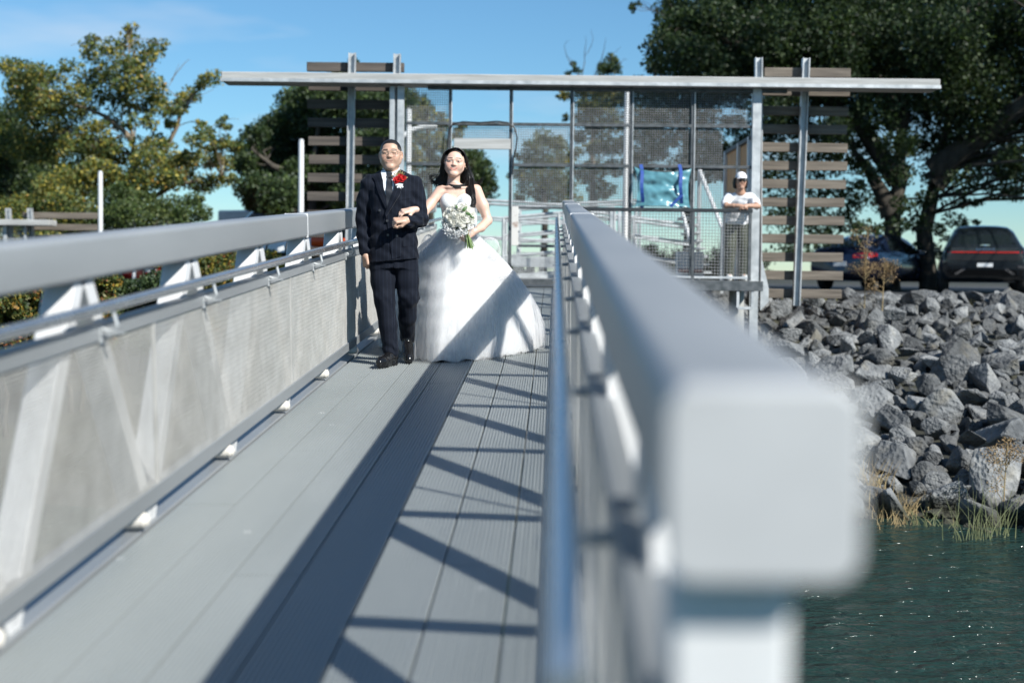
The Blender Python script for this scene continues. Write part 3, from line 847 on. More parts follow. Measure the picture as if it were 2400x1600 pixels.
# ------------------------------------------------------------------ leaves
def leaf_mat(name, transl=.35, rough=.55):
    m = bpy.data.materials.new(name); m.use_nodes = True; n, l = m.node_tree.nodes, m.node_tree.links
    b = n['Principled BSDF']; b.inputs['Roughness'].default_value = rough
    a = n.new('ShaderNodeAttribute'); a.attribute_name = 'col'
    tr = n.new('ShaderNodeBsdfTranslucent'); mx = n.new('ShaderNodeMixShader'); mx.inputs[0].default_value = transl
    br = n.new('ShaderNodeVectorMath'); br.operation = 'MULTIPLY'; br.inputs[1].default_value = (1.2, 1.25, .6)
    l.new(a.outputs['Color'], b.inputs['Base Color']); l.new(a.outputs['Color'], br.inputs[0]); l.new(br.outputs[0], tr.inputs['Color'])
    out = n['Material Output']
    l.new(b.outputs[0], mx.inputs[1]); l.new(tr.outputs[0], mx.inputs[2]); l.new(mx.outputs[0], out.inputs['Surface'])
    return m
M_leaf = leaf_mat('leaves')
M_bark = noisy('bark', (.035, .030, .025), (.11, .095, .075), 6, (.85, .95), bump=.6, bump_scale=22, stretch=(1, 1, .2))
M_bark_pale = noisy('pale_bark', (.12, .09, .06), (.26, .21, .15), 6, (.85, .95), bump=.5, bump_scale=22, stretch=(1, 1, .2))

SPREAD = 1.55
def leaf_cloud(clusters, size, palette, rs, flat=.75):
    """clusters: (centre, radius, count); quads folded along the midrib -> V, F, colours"""
    Vs, Cs = [], []
    pal = np.array([p[:3] for p in palette]); wt = np.array([p[3] for p in palette], float); wt /= wt.sum()
    for c, r, cnt in clusters:
        cnt = int(cnt)
        if cnt < 1: continue
        d = rs.normal(size=(cnt, 3)); d /= np.linalg.norm(d, axis=1, keepdims=True)
        rad = np.cbrt(rs.uniform(.15, 1, cnt))[:, None]
        # sub-clumps: pull leaves towards a few twig ends
        k = max(5, cnt // 24); tw = rs.normal(size=(k, 3)); tw /= np.linalg.norm(tw, axis=1, keepdims=True); tw *= np.cbrt(rs.uniform(.25, 1.15, k))[:, None]
        idx = rs.randint(0, k, cnt); mixf = rs.uniform(.30, .80, cnt)[:, None]
        p = d * rad * (1 - mixf) + tw[idx] * mixf
        r = r * SPREAD; p = np.array(c)[None] + p * np.array([r, r, r * flat])[None]
        a = rs.normal(size=(cnt, 3)); a[:, 2] -= .25; a /= np.linalg.norm(a, axis=1, keepdims=True)
        b = rs.normal(size=(cnt, 3)); b -= a * (a * b).sum(1, keepdims=True); b /= np.linalg.norm(b, axis=1, keepdims=True)
        s = size * .60 * rs.uniform(.5, 1.45, cnt)[:, None]
        nrm = np.cross(a, b)
        q = np.stack([p - a * s * .55, p + b * s * .36 + nrm * s * .10, p + a * s * .55, p - b * s * .36 + nrm * s * .10], 1)
        ci = rs.choice(len(pal), cnt, p=wt)
        twc = rs.choice(len(pal), k, p=wt)
        same = rs.uniform(size=cnt) < .6
        ci = np.where(same, twc[idx], ci)
        cc = pal[ci] * rs.uniform(.7, 1.3, (cnt, 1))
        Vs.append(q.reshape(-1, 3)); Cs.append(np.repeat(cc, 4, 0))
    V = np.concatenate(Vs); C = np.concatenate(Cs)
    F = np.arange(len(V)).reshape(-1, 4)
    return V, F, C

def limb(m, p0, p1, r0, r1, rs, wob=.06, n=6, sides=7):
    p0, p1 = Vector(p0), Vector(p1); L = (p1 - p0).length
    side = Vector((rs.normal(), rs.normal(), abs(rs.normal()))) * L * wob
    pts = []
    for i in range(n + 1):
        t = i / n; p = p0.lerp(p1, t) + side * math.sin(t * math.pi) + Vector((rs.normal(), rs.normal(), rs.normal())) * L * .012 * (0 < i < n)
        pts.append(p)
    m.tube(pts, [r0 + (r1 - r0) * i / n for i in range(n + 1)], sides)
    return pts

def tree(name, label, base, trunks, clusters, leaf, palette, seed, bark, cat='tree', group=None, r0=.16, twigs=3, flat=.75, bare=()):
    """base: world point; trunks: lists of world points; clusters: (point, radius, n)"""
    rs = np.random.RandomState(seed)
    t = empty(name, base, None, label, cat, group)
    B = Vector(base); m = MB(); nodes = []
    for tr in trunks:
        pts = [Vector(p) - B for p in tr]; fine = []
        for a, b in zip(pts[:-1], pts[1:]):
            for q in (0, .33, .66): fine.append(a.lerp(b, q) + Vector((rs.normal(), rs.normal(), 0)) * .03)
        fine.append(pts[-1]); k = len(fine)
        radii = [r0 * (1 - .82 * i / (k - 1)) for i in range(k)]; radii[0] *= 1.3
        m.tube(fine, radii, 9); nodes += list(zip(fine, radii))
    for c, r, cnt in clusters:
        c_ = Vector(c) - B
        best = min(nodes, key=lambda n_: (n_[0] - c_).length + max(0, n_[0].z - c_.z + .2) * 1.5)
        rb = max(.010, min(best[1] * .5, .020 * r + .012))
        pts = limb(m, best[0], c_, rb, rb * .35, rs, .08)
        for _ in range(twigs):
            d = Vector(rs.normal(size=3)).normalized(); d.z = abs(d.z) * .6
            limb(m, pts[rs.randint(3, len(pts))], c_ + d * r * .85, rb * .38, .004, rs, .08, 4, 5)
    for a, b, rbb in bare: limb(m, Vector(a) - B, Vector(b) - B, rbb, .004, rs, .1, 6, 5)
    m.build('trunk', bark, t, True)
    cl = [((Vector(c) - B), r, n) for c, r, n in clusters]
    V, F, C = leaf_cloud(cl, leaf, palette, rs, flat)
    o = link('crown', mesh_np('crown', V, F, {'col': C}), M_leaf, t)
    return t

DENS = 19.0
def pxc(lst, Y, depth, dens, rs, jit=0):
    """clusters laid out by their place in the crown: (px, py, radius px)"""
    out = []
    for (px, py, rp) in lst:
        y = Y + rs.uniform(-depth, depth); r = rp * y / FPX
        out.append((at(px, py, y), r, max(20, DENS * dens * rp * rp / 900.0)))
    return out
rs = np.random.RandomState(3)
G1 = (.050, .080, .026); G2 = (.080, .120, .034); G3 = (.030, .055, .024); G4 = (.14, .17, .05)
YL = (.36, .30, .055); YO = (.30, .17, .03); OL = (.16, .16, .05); BR = (.16, .09, .035)
P_yel = [(*G1, 1.6), (*G2, 4.0), (*G4, 4.0), (*YL, 2.6), (*OL, 1.6), (*YO, .4)]
P_grn = [(*G1, 3), (*G2, 2.5), (*G3, 3), (*G4, .6)]
P_dark = [(*G3, 4), (*G1, 3), ((.055), .085, .03, 1.5)]
P_oliv = [(*OL, 3), (*G2, 2), (.15, .15, .06, 2), (*YL, .5)]
P_aut = [(*G1, 2.5), (*G2, 2.5), (*OL, 2), (*YL, 1.2), (*YO, .8), (.22, .08, .03, .6)]

# --- the yellowing tree on the left
Y = 36.0
top = [(305, 66, 16), (300, 100, 26), (262, 112, 26), (212, 98, 20), (224, 128, 26), (371, 104, 20), (352, 128, 22), (330, 150, 32), (290, 155, 34), (255, 165, 30), (310, 190, 38),
       (265, 205, 36), (200, 185, 30), (166, 150, 20), (140, 175, 22), (215, 230, 36), (175, 215, 30), (290, 240, 34), (345, 205, 28), (375, 230, 26), (365, 195, 18)]
mid = [(20, 155, 26), (46, 170, 30), (76, 170, 34), (98, 195, 30), (40, 200, 30), (70, 220, 34), (110, 235, 34), (150, 255, 32), (192, 262, 26), (36, 245, 30), (80, 262, 36), (120, 285, 38),
       (165, 300, 34), (205, 310, 26), (238, 296, 20), (270, 285, 22), (350, 250, 22), (385, 262, 26), (352, 285, 20), (395, 290, 16), (420, 240, 14), (310, 285, 18),
       (497, 183, 22), (470, 196, 18), (448, 224, 22), (430, 236, 20), (420, 262, 14), (481, 312, 22), (516, 330, 20), (540, 345, 18), (560, 345, 14), (500, 345, 22), (460, 330, 24), (470, 290, 12), (520, 285, 14), (530, 300, 12)]
low = [(30, 330, 44), (80, 345, 44), (130, 350, 44), (180, 345, 36), (225, 345, 34), (260, 340, 28), (265, 375, 36), (340, 345, 30), (385, 335, 22), (350, 385, 36), (395, 375, 28), (430, 380, 26), (455, 370, 24), (500, 380, 24),
       (530, 385, 20), (440, 420, 30), (480, 432, 26), (520, 425, 20), (400, 420, 30), (350, 430, 34), (300, 430, 30), (545, 420, 14)]
cl = pxc(top, Y, 1.0, 24, rs) + pxc(mid, Y, 1.6, 28, rs) + pxc(low, Y, 1.6, 34, rs)
b0 = at(312, 560, Y); b0.z = ground_z(b0.x, Y) - .1
SPREAD = 1.6
tree('yellowing_tree', 'tall sparse tree with yellowing leaves and bare forked limbs at the left', b0,
     [[b0, at(315, 430, Y), at(308, 330, Y), at(300, 230, Y), at(303, 110, Y)], [b0 + Vector((.1, .2, 0)), at(300, 470, Y), at(312, 340, Y), at(318, 280, Y)],
      [at(318, 470, Y), at(390, 350, Y), at(425, 270, Y), at(450, 225, Y), at(497, 185, Y)], [at(310, 330, Y), at(255, 275, Y), at(170, 245, Y), at(80, 185, Y)],
      [at(318, 480, Y), at(420, 430, Y), at(520, 412, Y)], [at(316, 400, Y), at(350, 330, Y), at(370, 290, Y)]],
     cl, .13, P_yel, 21, M_bark_pale, r0=.075, twigs=3,
     bare=[(at(400, 190, Y), at(445, 140, Y), .012), (at(380, 230, Y), at(420, 150, Y), .012), (at(430, 262, Y), at(500, 210, Y), .01), (at(300, 100, Y), at(322, 55, Y), .012), (at(212, 110, Y), at(165, 108, Y), .01), (at(460, 330, Y), at(560, 280, Y), .01)])
SPREAD = 1.55
# --- dark round tree at the far left, behind
Y = 41
l2 = [(-40, 300, 60), (10, 290, 50), (-10, 350, 60), (40, 330, 40), (60, 370, 50), (0, 410, 60), (60, 420, 50), (110, 400, 46), (100, 450, 50), (20, 470, 60), (150, 440, 44), (-50, 400, 60)]
b0 = at(20, 560, Y); b0.z = ground_z(b0.x, Y) - .1
tree('dark_tree', 'dark green round tree behind the yellowing tree at the far left edge', b0, [[b0, at(22, 440, Y), at(10, 330, Y)]], pxc(l2, Y, 2, 40, rs), .16, P_grn, 22, M_bark, r0=.14)
# --- bushes under it
def bush(name, label, lst, Y, depth, dens, leaf, pal, seed, group=None, cat='bush'):
    xs = sum(p[0] for p in lst) / len(lst); yb = max(p[1] for p in lst)
    b0 = at(xs, yb, Y); b0.z = ground_z(b0.x, Y) - .05
    tr = [[b0 + Vector((d, 0, 0)), b0 + Vector((d * 2.2, .1, .9)), b0 + Vector((d * 3, 0, 1.5))] for d in (-.12, .03, .15)]
    return tree(name, label, b0, tr, pxc(lst, Y, depth, dens, np.random.RandomState(seed)), leaf, pal, seed, M_bark, cat, group, r0=.035, twigs=1)
bush('leafy_bush', 'green and yellow bush behind the small far entrance frame', [(20, 500, 44), (70, 490, 40), (110, 510, 40), (40, 540, 40), (150, 480, 44), (190, 500, 44), (165, 540, 40), (100, 560, 40), (20, 580, 40), (200, 560, 40)], 34, 1.2, 44, .12, P_yel, 31)
bush('leafy_bush', 'deep green bush at the foot of the slim pole', [(260, 470, 40), (300, 500, 40), (250, 520, 40), (340, 480, 34), (360, 510, 38), (400, 490, 34), (430, 510, 30), (320, 540, 40), (290, 450, 26), (450, 470, 24), (470, 500, 22)], 33, 1.2, 46, .11, [(*G2, 3), (*G1, 3), (*G4, 1)], 32)
bush('leafy_bush', 'yellow leaved bush between the slim pole and the pale trunk', [(230, 400, 34), (255, 430, 30), (210, 440, 36), (285, 410, 22), (190, 400, 30), (160, 420, 36), (120, 440, 36)], 35, 1, 40, .12, [(*YL, 3), (*G2, 3), (*OL, 2), (*G4, 2)], 33)
# --- hedge seen through the gangway's left truss
for i, (xa, xb, ya, yb, Y, pal, lab) in enumerate([
        (-30, 120, 610, 830, 17.5, P_aut, 'low hedge with red and yellow leaves seen under the near end of the left beam'),
        (120, 250, 640, 830, 18.5, P_aut, 'hedge of green leaves with few rusty ones left of the red car'),
        (230, 400, 668, 820, 20.0, [(*G1, 4), (*G3, 3), (*G2, 1)], 'clipped dark green hedge in front of the red car'),
        (400, 560, 600, 800, 22.0, P_aut, 'tawny shrub seen between the second and third truss legs'),
        (560, 690, 610, 760, 22.5, P_yel, 'yellow green shrub seen below the white boat hull'),
        (690, 800, 600, 740, 24.0, P_yel, 'small shrub below the orange float')]):
    q = random.Random(40 + i); lst = []
    for _ in range(int((xb - xa) * (yb - ya) / 700)): lst.append((q.uniform(xa, xb), q.uniform(ya, yb), q.uniform(24, 38)))
    bush('hedge', lab, lst, Y, .5, 46, .075, pal, 50 + i, 'shrubs along the shore', 'hedge')

for i, (xa, xb, ya, Y, lab) in enumerate([(1340, 1480, 585, 43.0, 'low olive shrub far behind the railing mesh left of the cabinet'), (1480, 1640, 570, 45.0, 'dark shrub far behind the white cabinet and stairs'),
                                      (1640, 1790, 580, 41.0, 'dark shrub far behind the person in the cap'), (1100, 1230, 612, 44.0, 'low shrub far behind the swing gate')]):
    q = random.Random(70 + i); lst = [(q.uniform(xa, xb), q.uniform(ya + 15, 655), q.uniform(16, 26)) for _ in range(int((xb - xa) / 5))]
    bush('hedge', lab, lst, Y, .6, 30, .10, [(*G1, 3), (*G3, 3), (*OL, 1.5)], 90 + i, 'shrubs along the shore', 'hedge')
# --- dark tree behind the left plank screen
Y = 40
l3 = [(735, 225, 36), (700, 240, 40), (760, 215, 36), (680, 280, 40), (640, 300, 34), (730, 290, 46), (790, 240, 50), (840, 250, 50), (890, 250, 46), (600, 315, 26), (590, 350, 36), (640, 350, 44), (700, 345, 46), (760, 350, 50), (820, 330, 50), (880, 330, 50),
      (575, 385, 26), (610, 400, 40), (660, 405, 46), (720, 405, 46), (790, 410, 50), (850, 405, 50), (600, 440, 40), (650, 450, 44), (700, 455, 44), (760, 465, 46), (830, 460, 46), (890, 440, 44), (640, 480, 34), (600, 475, 24), (690, 490, 30), (925, 240, 36), (930, 300, 36), (826, 150, 12), (800, 185, 26)]
b0 = at(720, 560, Y); b0.z = ground_z(b0.x, Y) - .1
tree('dense_tree', 'dense dark green tree behind the slatted screen left of the man', b0, [[b0, at(735, 420, Y), at(745, 300, Y), at(760, 215, Y)], [at(735, 430, Y), at(640, 390, Y), at(590, 350, Y)], [at(735, 420, Y), at(830, 340, Y), at(880, 260, Y)]],
     pxc(l3, Y, 2.2, 66, rs), .15, [(*G3, 3), (*G1, 3), (*G2, 1.6), ((.06), .095, .035, 1)], 23, M_bark, r0=.14)
# --- trees behind the mesh
def simple_tree(label, lst, Y, dens, leaf, pal, seed, bark=M_bark, depth=1.6, name='shore_tree'):
    r_ = np.random.RandomState(seed)
    xs = sum(p[0] for p in lst) / len(lst); b = at(xs, 600, Y); b.z = ground_z(b.x, Y) - .1
    yt = min(p[1] for p in lst)
    tr = [[b, at(xs + 6, 480, Y), at(xs - 4, (yt + 480) / 2, Y), at(xs + 3, yt + 10, Y)]]
    return tree(name, label, b, tr, pxc(lst, Y, depth, dens, r_), leaf, pal, seed, bark, group='trees behind the entrance frame', r0=.15, twigs=2)
simple_tree('olive tree showing through the first mesh bay beside the lamp arm', [(950, 225, 26), (975, 240, 26), (960, 265, 30), (1000, 262, 20), (990, 290, 30), (1030, 278, 14), (1035, 300, 20), (960, 320, 32), (1010, 330, 28), (1040, 345, 20), (960, 370, 32), (1000, 380, 30), (980, 420, 32), (1030, 400, 26), (1070, 315, 16), (1085, 300, 12)], 44, 34, .15, P_oliv, 61)
simple_tree('dark leafy tree directly behind the bride', [(1060, 370, 30), (1090, 365, 28), (1115, 375, 26), (1135, 395, 22), (1100, 400, 34), (1065, 420, 34), (1125, 425, 26), (1150, 420, 14), (1090, 440, 34), (1140, 450, 22), (1060, 460, 34), (1110, 470, 30), (1160, 440, 10)], 46, 46, .15, [(*G1, 3), (*G2, 2), (*G3, 2)], 62)
simple_tree('pale olive tree showing between the second and third mullions', [(1270, 325, 22), (1290, 335, 24), (1250, 345, 22), (1310, 345, 20), (1225, 365, 16), (1260, 375, 28), (1300, 380, 28), (1330, 370, 22), (1240, 395, 26), (1215, 410, 18), (1280, 415, 34), (1320, 420, 30), (1240, 440, 30), (1290, 455, 34), (1330, 460, 28), (1210, 470, 16)], 50, 34, .16, P_oliv, 63)
simple_tree('loose olive tree behind the fourth mesh bay with sky in its crown', [(1315, 222, 12), (1330, 228, 12), (1360, 215, 20), (1395, 215, 26), (1430, 215, 26), (1450, 235, 24), (1380, 245, 26), (1415, 255, 30), (1325, 275, 10), (1370, 280, 22), (1400, 300, 28), (1440, 290, 28), (1360, 320, 20), (1385, 350, 24), (1420, 345, 26), (1455, 340, 22), (1350, 360, 16), (1400, 395, 26), (1445, 390, 24), (1370, 410, 24), (1410, 440, 28)], 45, 32, .16, P_oliv, 64, M_bark_pale)
simple_tree('dark tree filling the fifth and sixth mesh bays', [(1500, 215, 34), (1540, 220, 36), (1590, 225, 36), (1640, 225, 36), (1690, 225, 36), (1740, 220, 34), (1500, 265, 34), (1545, 270, 36), (1600, 270, 36), (1650, 275, 30), (1720, 290, 30), (1500, 310, 34), (1540, 320, 34), (1590, 320, 26), (1645, 320, 34), (1500, 360, 32), (1540, 355, 24), (1620, 350, 26), (1660, 360, 34), (1520, 400, 32), (1600, 390, 30), (1650, 400, 34), (1690, 350, 30), (1700, 400, 30), (1740, 340, 30), (1560, 430, 30)], 42, 34, .15, [(*G1, 3), (*G3, 3), (*G2, 1.5), (*OL, 1)], 65)
# bare top left of the big tree
Y = 47
b0 = at(1385, 480, Y); b0.z = ground_z(b0.x, Y)
tree('half_bare_tree', 'half bare tree with thin twigs and one leafy tuft above the header beam', b0, [[b0, at(1390, 300, Y), at(1392, 190, Y)], [at(1390, 300, Y), at(1360, 200, Y)], [at(1390, 260, Y), at(1425, 175, Y)]],
     pxc([(1432, 140, 14), (1420, 158, 18), (1440, 160, 16), (1405, 165, 12), (1350, 165, 10), (1345, 150, 8), (1330, 172, 8)], Y, .4, 40, rs), .15, P_grn, 24, M_bark, r0=.10, twigs=1,
     bare=[(at(1360, 200, Y), at(1372, 85, Y), .02), (at(1360, 180, Y), at(1335, 95, Y), .015), (at(1392, 190, Y), at(1420, 90, Y), .02), (at(1360, 200, Y), at(1325, 130, Y), .015), (at(1400, 180, Y), at(1455, 110, Y), .014), (at(1425, 175, Y), at(1470, 140, Y), .012), (at(1372, 130, Y), at(1385, 70, Y), .01)])

# --- the big tree on the right
Y = 37
big = []
q = random.Random(77)
outline = [(1535, 130), (1545, 60), (1560, 20), (1600, -10), (1640, -40), (1680, -60)]
up = [(1545, 150, 30), (1560, 110, 40), (1585, 60, 44), (1570, 25, 34), (1620, 20, 50), (1625, 75, 56), (1610, 130, 56), (1580, 165, 40), (1670, 40, 60), (1680, 110, 64), (1660, 160, 56), (1720, -10, 60), (1740, 60, 66), (1740, 130, 66), (1720, 175, 50), (1790, 10, 64), (1800, 80, 70), (1810, 150, 66),
      (1560, -10, 16), (1490, 10, 10), (1480, 22, 8), (1860, 30, 70), (1870, 110, 72), (1890, 170, 66), (1930, 20, 74), (1950, 90, 76), (1950, 165, 72), (2010, 20, 76), (2030, 110, 80), (2020, 180, 70), (2100, 20, 80), (2110, 100, 80), (2100, 190, 76), (2190, 10, 80), (2200, 100, 84), (2190, 190, 76), (2290, 20, 84), (2300, 110, 84), (2290, 200, 76), (2390, 20, 84), (2400, 120, 84), (2400, 220, 80),
      (1830, 210, 50), (1870, 240, 46), (1930, 230, 50), (1990, 250, 46), (2060, 260, 50), (2130, 260, 50), (2220, 270, 56), (2290, 280, 60), (2370, 300, 66), (1850, 290, 40), (1900, 310, 40), (1960, 300, 36), (1800, 260, 40), (1790, 320, 40), (1960, 350, 36), (2030, 330, 36), (2100, 340, 40), (2170, 340, 44), (2250, 350, 50), (2330, 380, 54), (2400, 380, 50)]
low = [(1810, 370, 40), (1870, 370, 40), (1930, 390, 36), (2000, 390, 32), (2050, 400, 30), (2110, 410, 30), (2200, 410, 36), (2260, 420, 36), (2340, 440, 36), (2390, 450, 30), (1820, 430, 44), (1890, 440, 44), (1960, 450, 36), (2010, 470, 32), (2060, 480, 24), (2120, 480, 26), (2180, 470, 30), (2240, 480, 24), (2290, 470, 16), (1830, 500, 46), (1900, 510, 46), (1970, 520, 40), (2030, 540, 28), (2100, 530, 22), (2150, 520, 30), (2200, 540, 20), (2240, 520, 26), (2190, 590, 20), (2150, 580, 12), (2215, 600, 18), (2260, 545, 14), (1850, 560, 40), (1930, 570, 40), (1990, 590, 24), (2225, 560, 14), (2010, 430, 20), (2290, 520, 10)]
cl = pxc(up, Y, 2.6, 28, rs) + pxc(low, Y, 1.8, 15, rs)
# canopy continuing above and to the right of the frame (it shades the parked cars)
for _ in range(90):
    x = q.uniform(4.5, 24); z = q.uniform(8.5, 15.5) - max(0, 9 - x) * .1; y = q.uniform(27, 42)
    cl.append((Vector((x, y, z)), q.uniform(1.0, 1.7), 1300))
for _ in range(46):                 # right hand part of the same crown
    x = q.uniform(13.2, 24); z = q.uniform(4.6, 9); y = q.uniform(26, 38)
    cl.append((Vector((x, y, z)), q.uniform(.9, 1.5), 1300))
b0 = at(2085, 650, Y); b0.z = ground_z(b0.x, Y) - .2
tree('broadleaf_tree', 'huge dark broadleaf tree towering over the parked cars', b0,
     [[b0, at(2095, 560, Y), at(2105, 420, Y), at(2110, 300, Y), at(2090, 120, Y), at(2080, -150, Y)], [Vector((at(2180, 640, Y + .6).x, Y + .6, 1.9)), at(2165, 540, Y + .6), at(2190, 430, Y + .6), at(2220, 300, Y + .6), at(2260, 60, Y)],
      [at(2105, 420, Y), at(2020, 300, Y), at(1900, 200, Y), at(1740, 110, Y), at(1600, 60, Y)], [at(2190, 430, Y), at(2290, 330, Y), at(2400, 220, Y)], [at(2098, 500, Y), at(2050, 420, Y), at(1990, 330, Y)],
      [at(2110, 300, Y), at(2000, 100, Y), at(1900, -60, Y)], [at(2190, 400, Y), Vector((14, 34, 9)), Vector((18, 32, 12))]],
     cl, .15, P_dark, 25, M_bark, r0=.27, twigs=2)
# ------------------------------------------------------------------ draping helper
def drape(name, poly, bvh, axis, off, mat, parent, res=.03, thick=.006, start=5.0, sx=None):
    """lays a 2-D outline on a surface: axis 'y' casts along +y over (x, z); 'x+'/'x-' cast along x over (y, z)"""
    bm = bmesh.new()
    f = bm.faces.new([bm.verts.new((a, b, 0)) for a, b in poly])
    xs = [p[0] for p in poly]; ys = [p[1] for p in poly]
    for lo, hi, no in ((min(xs), max(xs), (1, 0, 0)), (min(ys), max(ys), (0, 1, 0))):
        for v in np.arange(lo + res, hi - res * .3, res):
            g = bm.verts[:] + bm.edges[:] + bm.faces[:]
            bmesh.ops.bisect_plane(bm, geom=g, plane_co=(v, 0, 0) if no[0] else (0, v, 0), plane_no=no)
    bmesh.ops.triangulate(bm, faces=[f_ for f_ in bm.faces if len(f_.verts) > 4])
    bm.verts.ensure_lookup_table()
    dirs = {'y': Vector((0, 1, 0)), 'y-': Vector((0, -1, 0)), 'x+': Vector((1, 0, 0)), 'x-': Vector((-1, 0, 0)), 'z-': Vector((0, 0, -1))}
    D = dirs[axis]; hits = []; last = None
    for v in bm.verts:
        a, b = v.co.x, v.co.y
        o = Vector((a, 0, b)) if axis[0] == 'y' else (Vector((0, a, b)) if axis[0] == 'x' else Vector((a, b, 0)))
        h = bvh.ray_cast(o - D * start, D)
        if h[0] is None: h = bvh.find_nearest(o - D * .3)
        hits.append(h[0] if h[0] is not None else o)
    top = [h - D * off for h in hits]; bot = [h - D * (off - thick) for h in hits]
    n = len(top); fs = [tuple(v.index for v in f_.verts) for f_ in bm.faces]
    bm.verts.index_update()
    fs = [tuple(v.index for v in f_.verts) for f_ in bm.faces]
    bd = [(e.verts[0].index, e.verts[1].index) for e in bm.edges if len(e.link_faces) == 1]
    F = fs + [tuple(i + n for i in reversed(f_)) for f_ in fs] + [(a, b, b + n, a + n) for a, b in bd]
    bm.free()
    me = bpy.data.meshes.new(name); me.from_pydata([tuple(p) for p in top + bot], [], F); me.update()
    b2 = bmesh.new(); b2.from_mesh(me); bmesh.ops.recalc_face_normals(b2, faces=b2.faces[:]); b2.to_mesh(me); b2.free(); smooth_by_angle(me, 42)
    if sx is not None:
        A = me.attributes.new('sx', 'FLOAT', 'POINT')
        A.data.foreach_set('value', [sx(*v_.co) for v_ in me.vertices])
    return link(name, me, mat, parent)

# ------------------------------------------------------------------ cars
M_glassd = pbsdf('tinted_glass', (.012, .018, .02), .05); MATS['tinted_glass'].node_tree.nodes['Principled BSDF'].inputs['Specular IOR Level'].default_value = .8
M_tyre = pbsdf('tyre_rubber', (.018, .018, .018), .85)
M_rim = pbsdf('alloy_rim', (.35, .36, .37), .3, .9)
M_chrome = pbsdf('chrome_trim', (.7, .7, .72), .12, 1.0)
M_tail = pbsdf('red_lamp', (.42, .012, .010), .15)
M_plate = pbsdf('number_plate', (.72, .73, .74), .4)
M_blackp = pbsdf('black_trim', (.012, .012, .013), .45)
def paint(name, c, rough=.22):
    m = pbsdf(name, c, rough, .35); b = m.node_tree.nodes['Principled BSDF']
    b.inputs['Coat Weight'].default_value = .8; b.inputs['Coat Roughness'].default_value = .05
    return m
def car_body(st, nseg=44):
    """st rows: y, z_bottom, z_belt, z_top, w_low, w_belt, w_top"""
    st = np.array(st, float); ys = np.linspace(st[0, 0], st[-1, 0], nseg)
    def itp(k):
        # monotone-ish smooth interpolation
        a = np.interp(ys, st[:, 0], st[:, k]); ker = np.array([1, 2, 1.]) / 4
        b = a.copy()
        for _ in range(2): b[1:-1] = ker[0] * b[:-2] + ker[1] * b[1:-1] + ker[2] * b[2:]
        return b
    zb, zl, zt, wl, wb, wt = [itp(k) for k in range(1, 7)]
    V, F = [], []
    for i, y in enumerate(ys):
        zm = zb[i] + (zl[i] - zb[i]) * .52
        h = [(0, zb[i]), (wl[i] * .86, zb[i]), (wl[i] * .97, zb[i] + .06), (wl[i] + .012, zm - .12), (wl[i] + .022, zm), (wl[i] + .012, zm + .12), (wb[i] + .004, zl[i] - .03), (wb[i] - .012, zl[i] + .012)]
        dz = zt[i] - zl[i]
        for t in (.33, .66, .9): h.append((wb[i] - .012 + (wt[i] - wb[i] + .012) * t ** 1.1, zl[i] + .012 + (dz - .012) * (t * .96)))
        h += [(wt[i] * .86, zt[i] + .0), (wt[i] * .5, zt[i] + .022), (0, zt[i] + .03)]
        m = len(h)
        ring = [(x, y, z) for x, z in h] + [(-x, y, z) for x, z in h[-2:0:-1]]
        V += ring
    m = 2 * m - 2
    for i in range(nseg - 1):
        for k in range(m): F.append((i * m + k, i * m + (k + 1) % m, (i + 1) * m + (k + 1) % m, (i + 1) * m + k))
    F.append(tuple(range(m))); F.append(tuple(range((nseg - 1) * m, nseg * m))[::-1])
    me = bpy.data.meshes.new('body'); me.from_pydata(V, [], F); me.update()
    b2 = bmesh.new(); b2.from_mesh(me); bmesh.ops.recalc_face_normals(b2, faces=b2.faces[:]); b2.to_mesh(me); b2.free()
    smooth_by_angle(me, 50)
    return me
def wheel(par, x, y, r, s):
    rot = Matrix.Rotation(R(90 * s), 3, 'Y')
    w = MB().lathe([(r * .62, -.10), (r * .93, -.105), (r, -.07), (r, .07), (r * .93, .105), (r * .62, .10)], 28, (x, y, r), rot).build('wheel', M_tyre, par, 40)
    m = MB().lathe([(r * .64, .02), (r * .64, .095), (r * .58, .10), (r * .55, .05)], 24, (x, y, r), rot)
    for k in range(5):
        a = k * 2 * math.pi / 5
        m.bar(Vector((x + s * .085, y, r)), Vector((x + s * .085, y + math.cos(a) * r * .6, r + math.sin(a) * r * .6)), .05, .02, (1, 0, 0))
    m.lathe([(r * .14, .03), (r * .14, .105)], 12, (x, y, r), rot)
    m.build('rim', M_rim, w, 40)
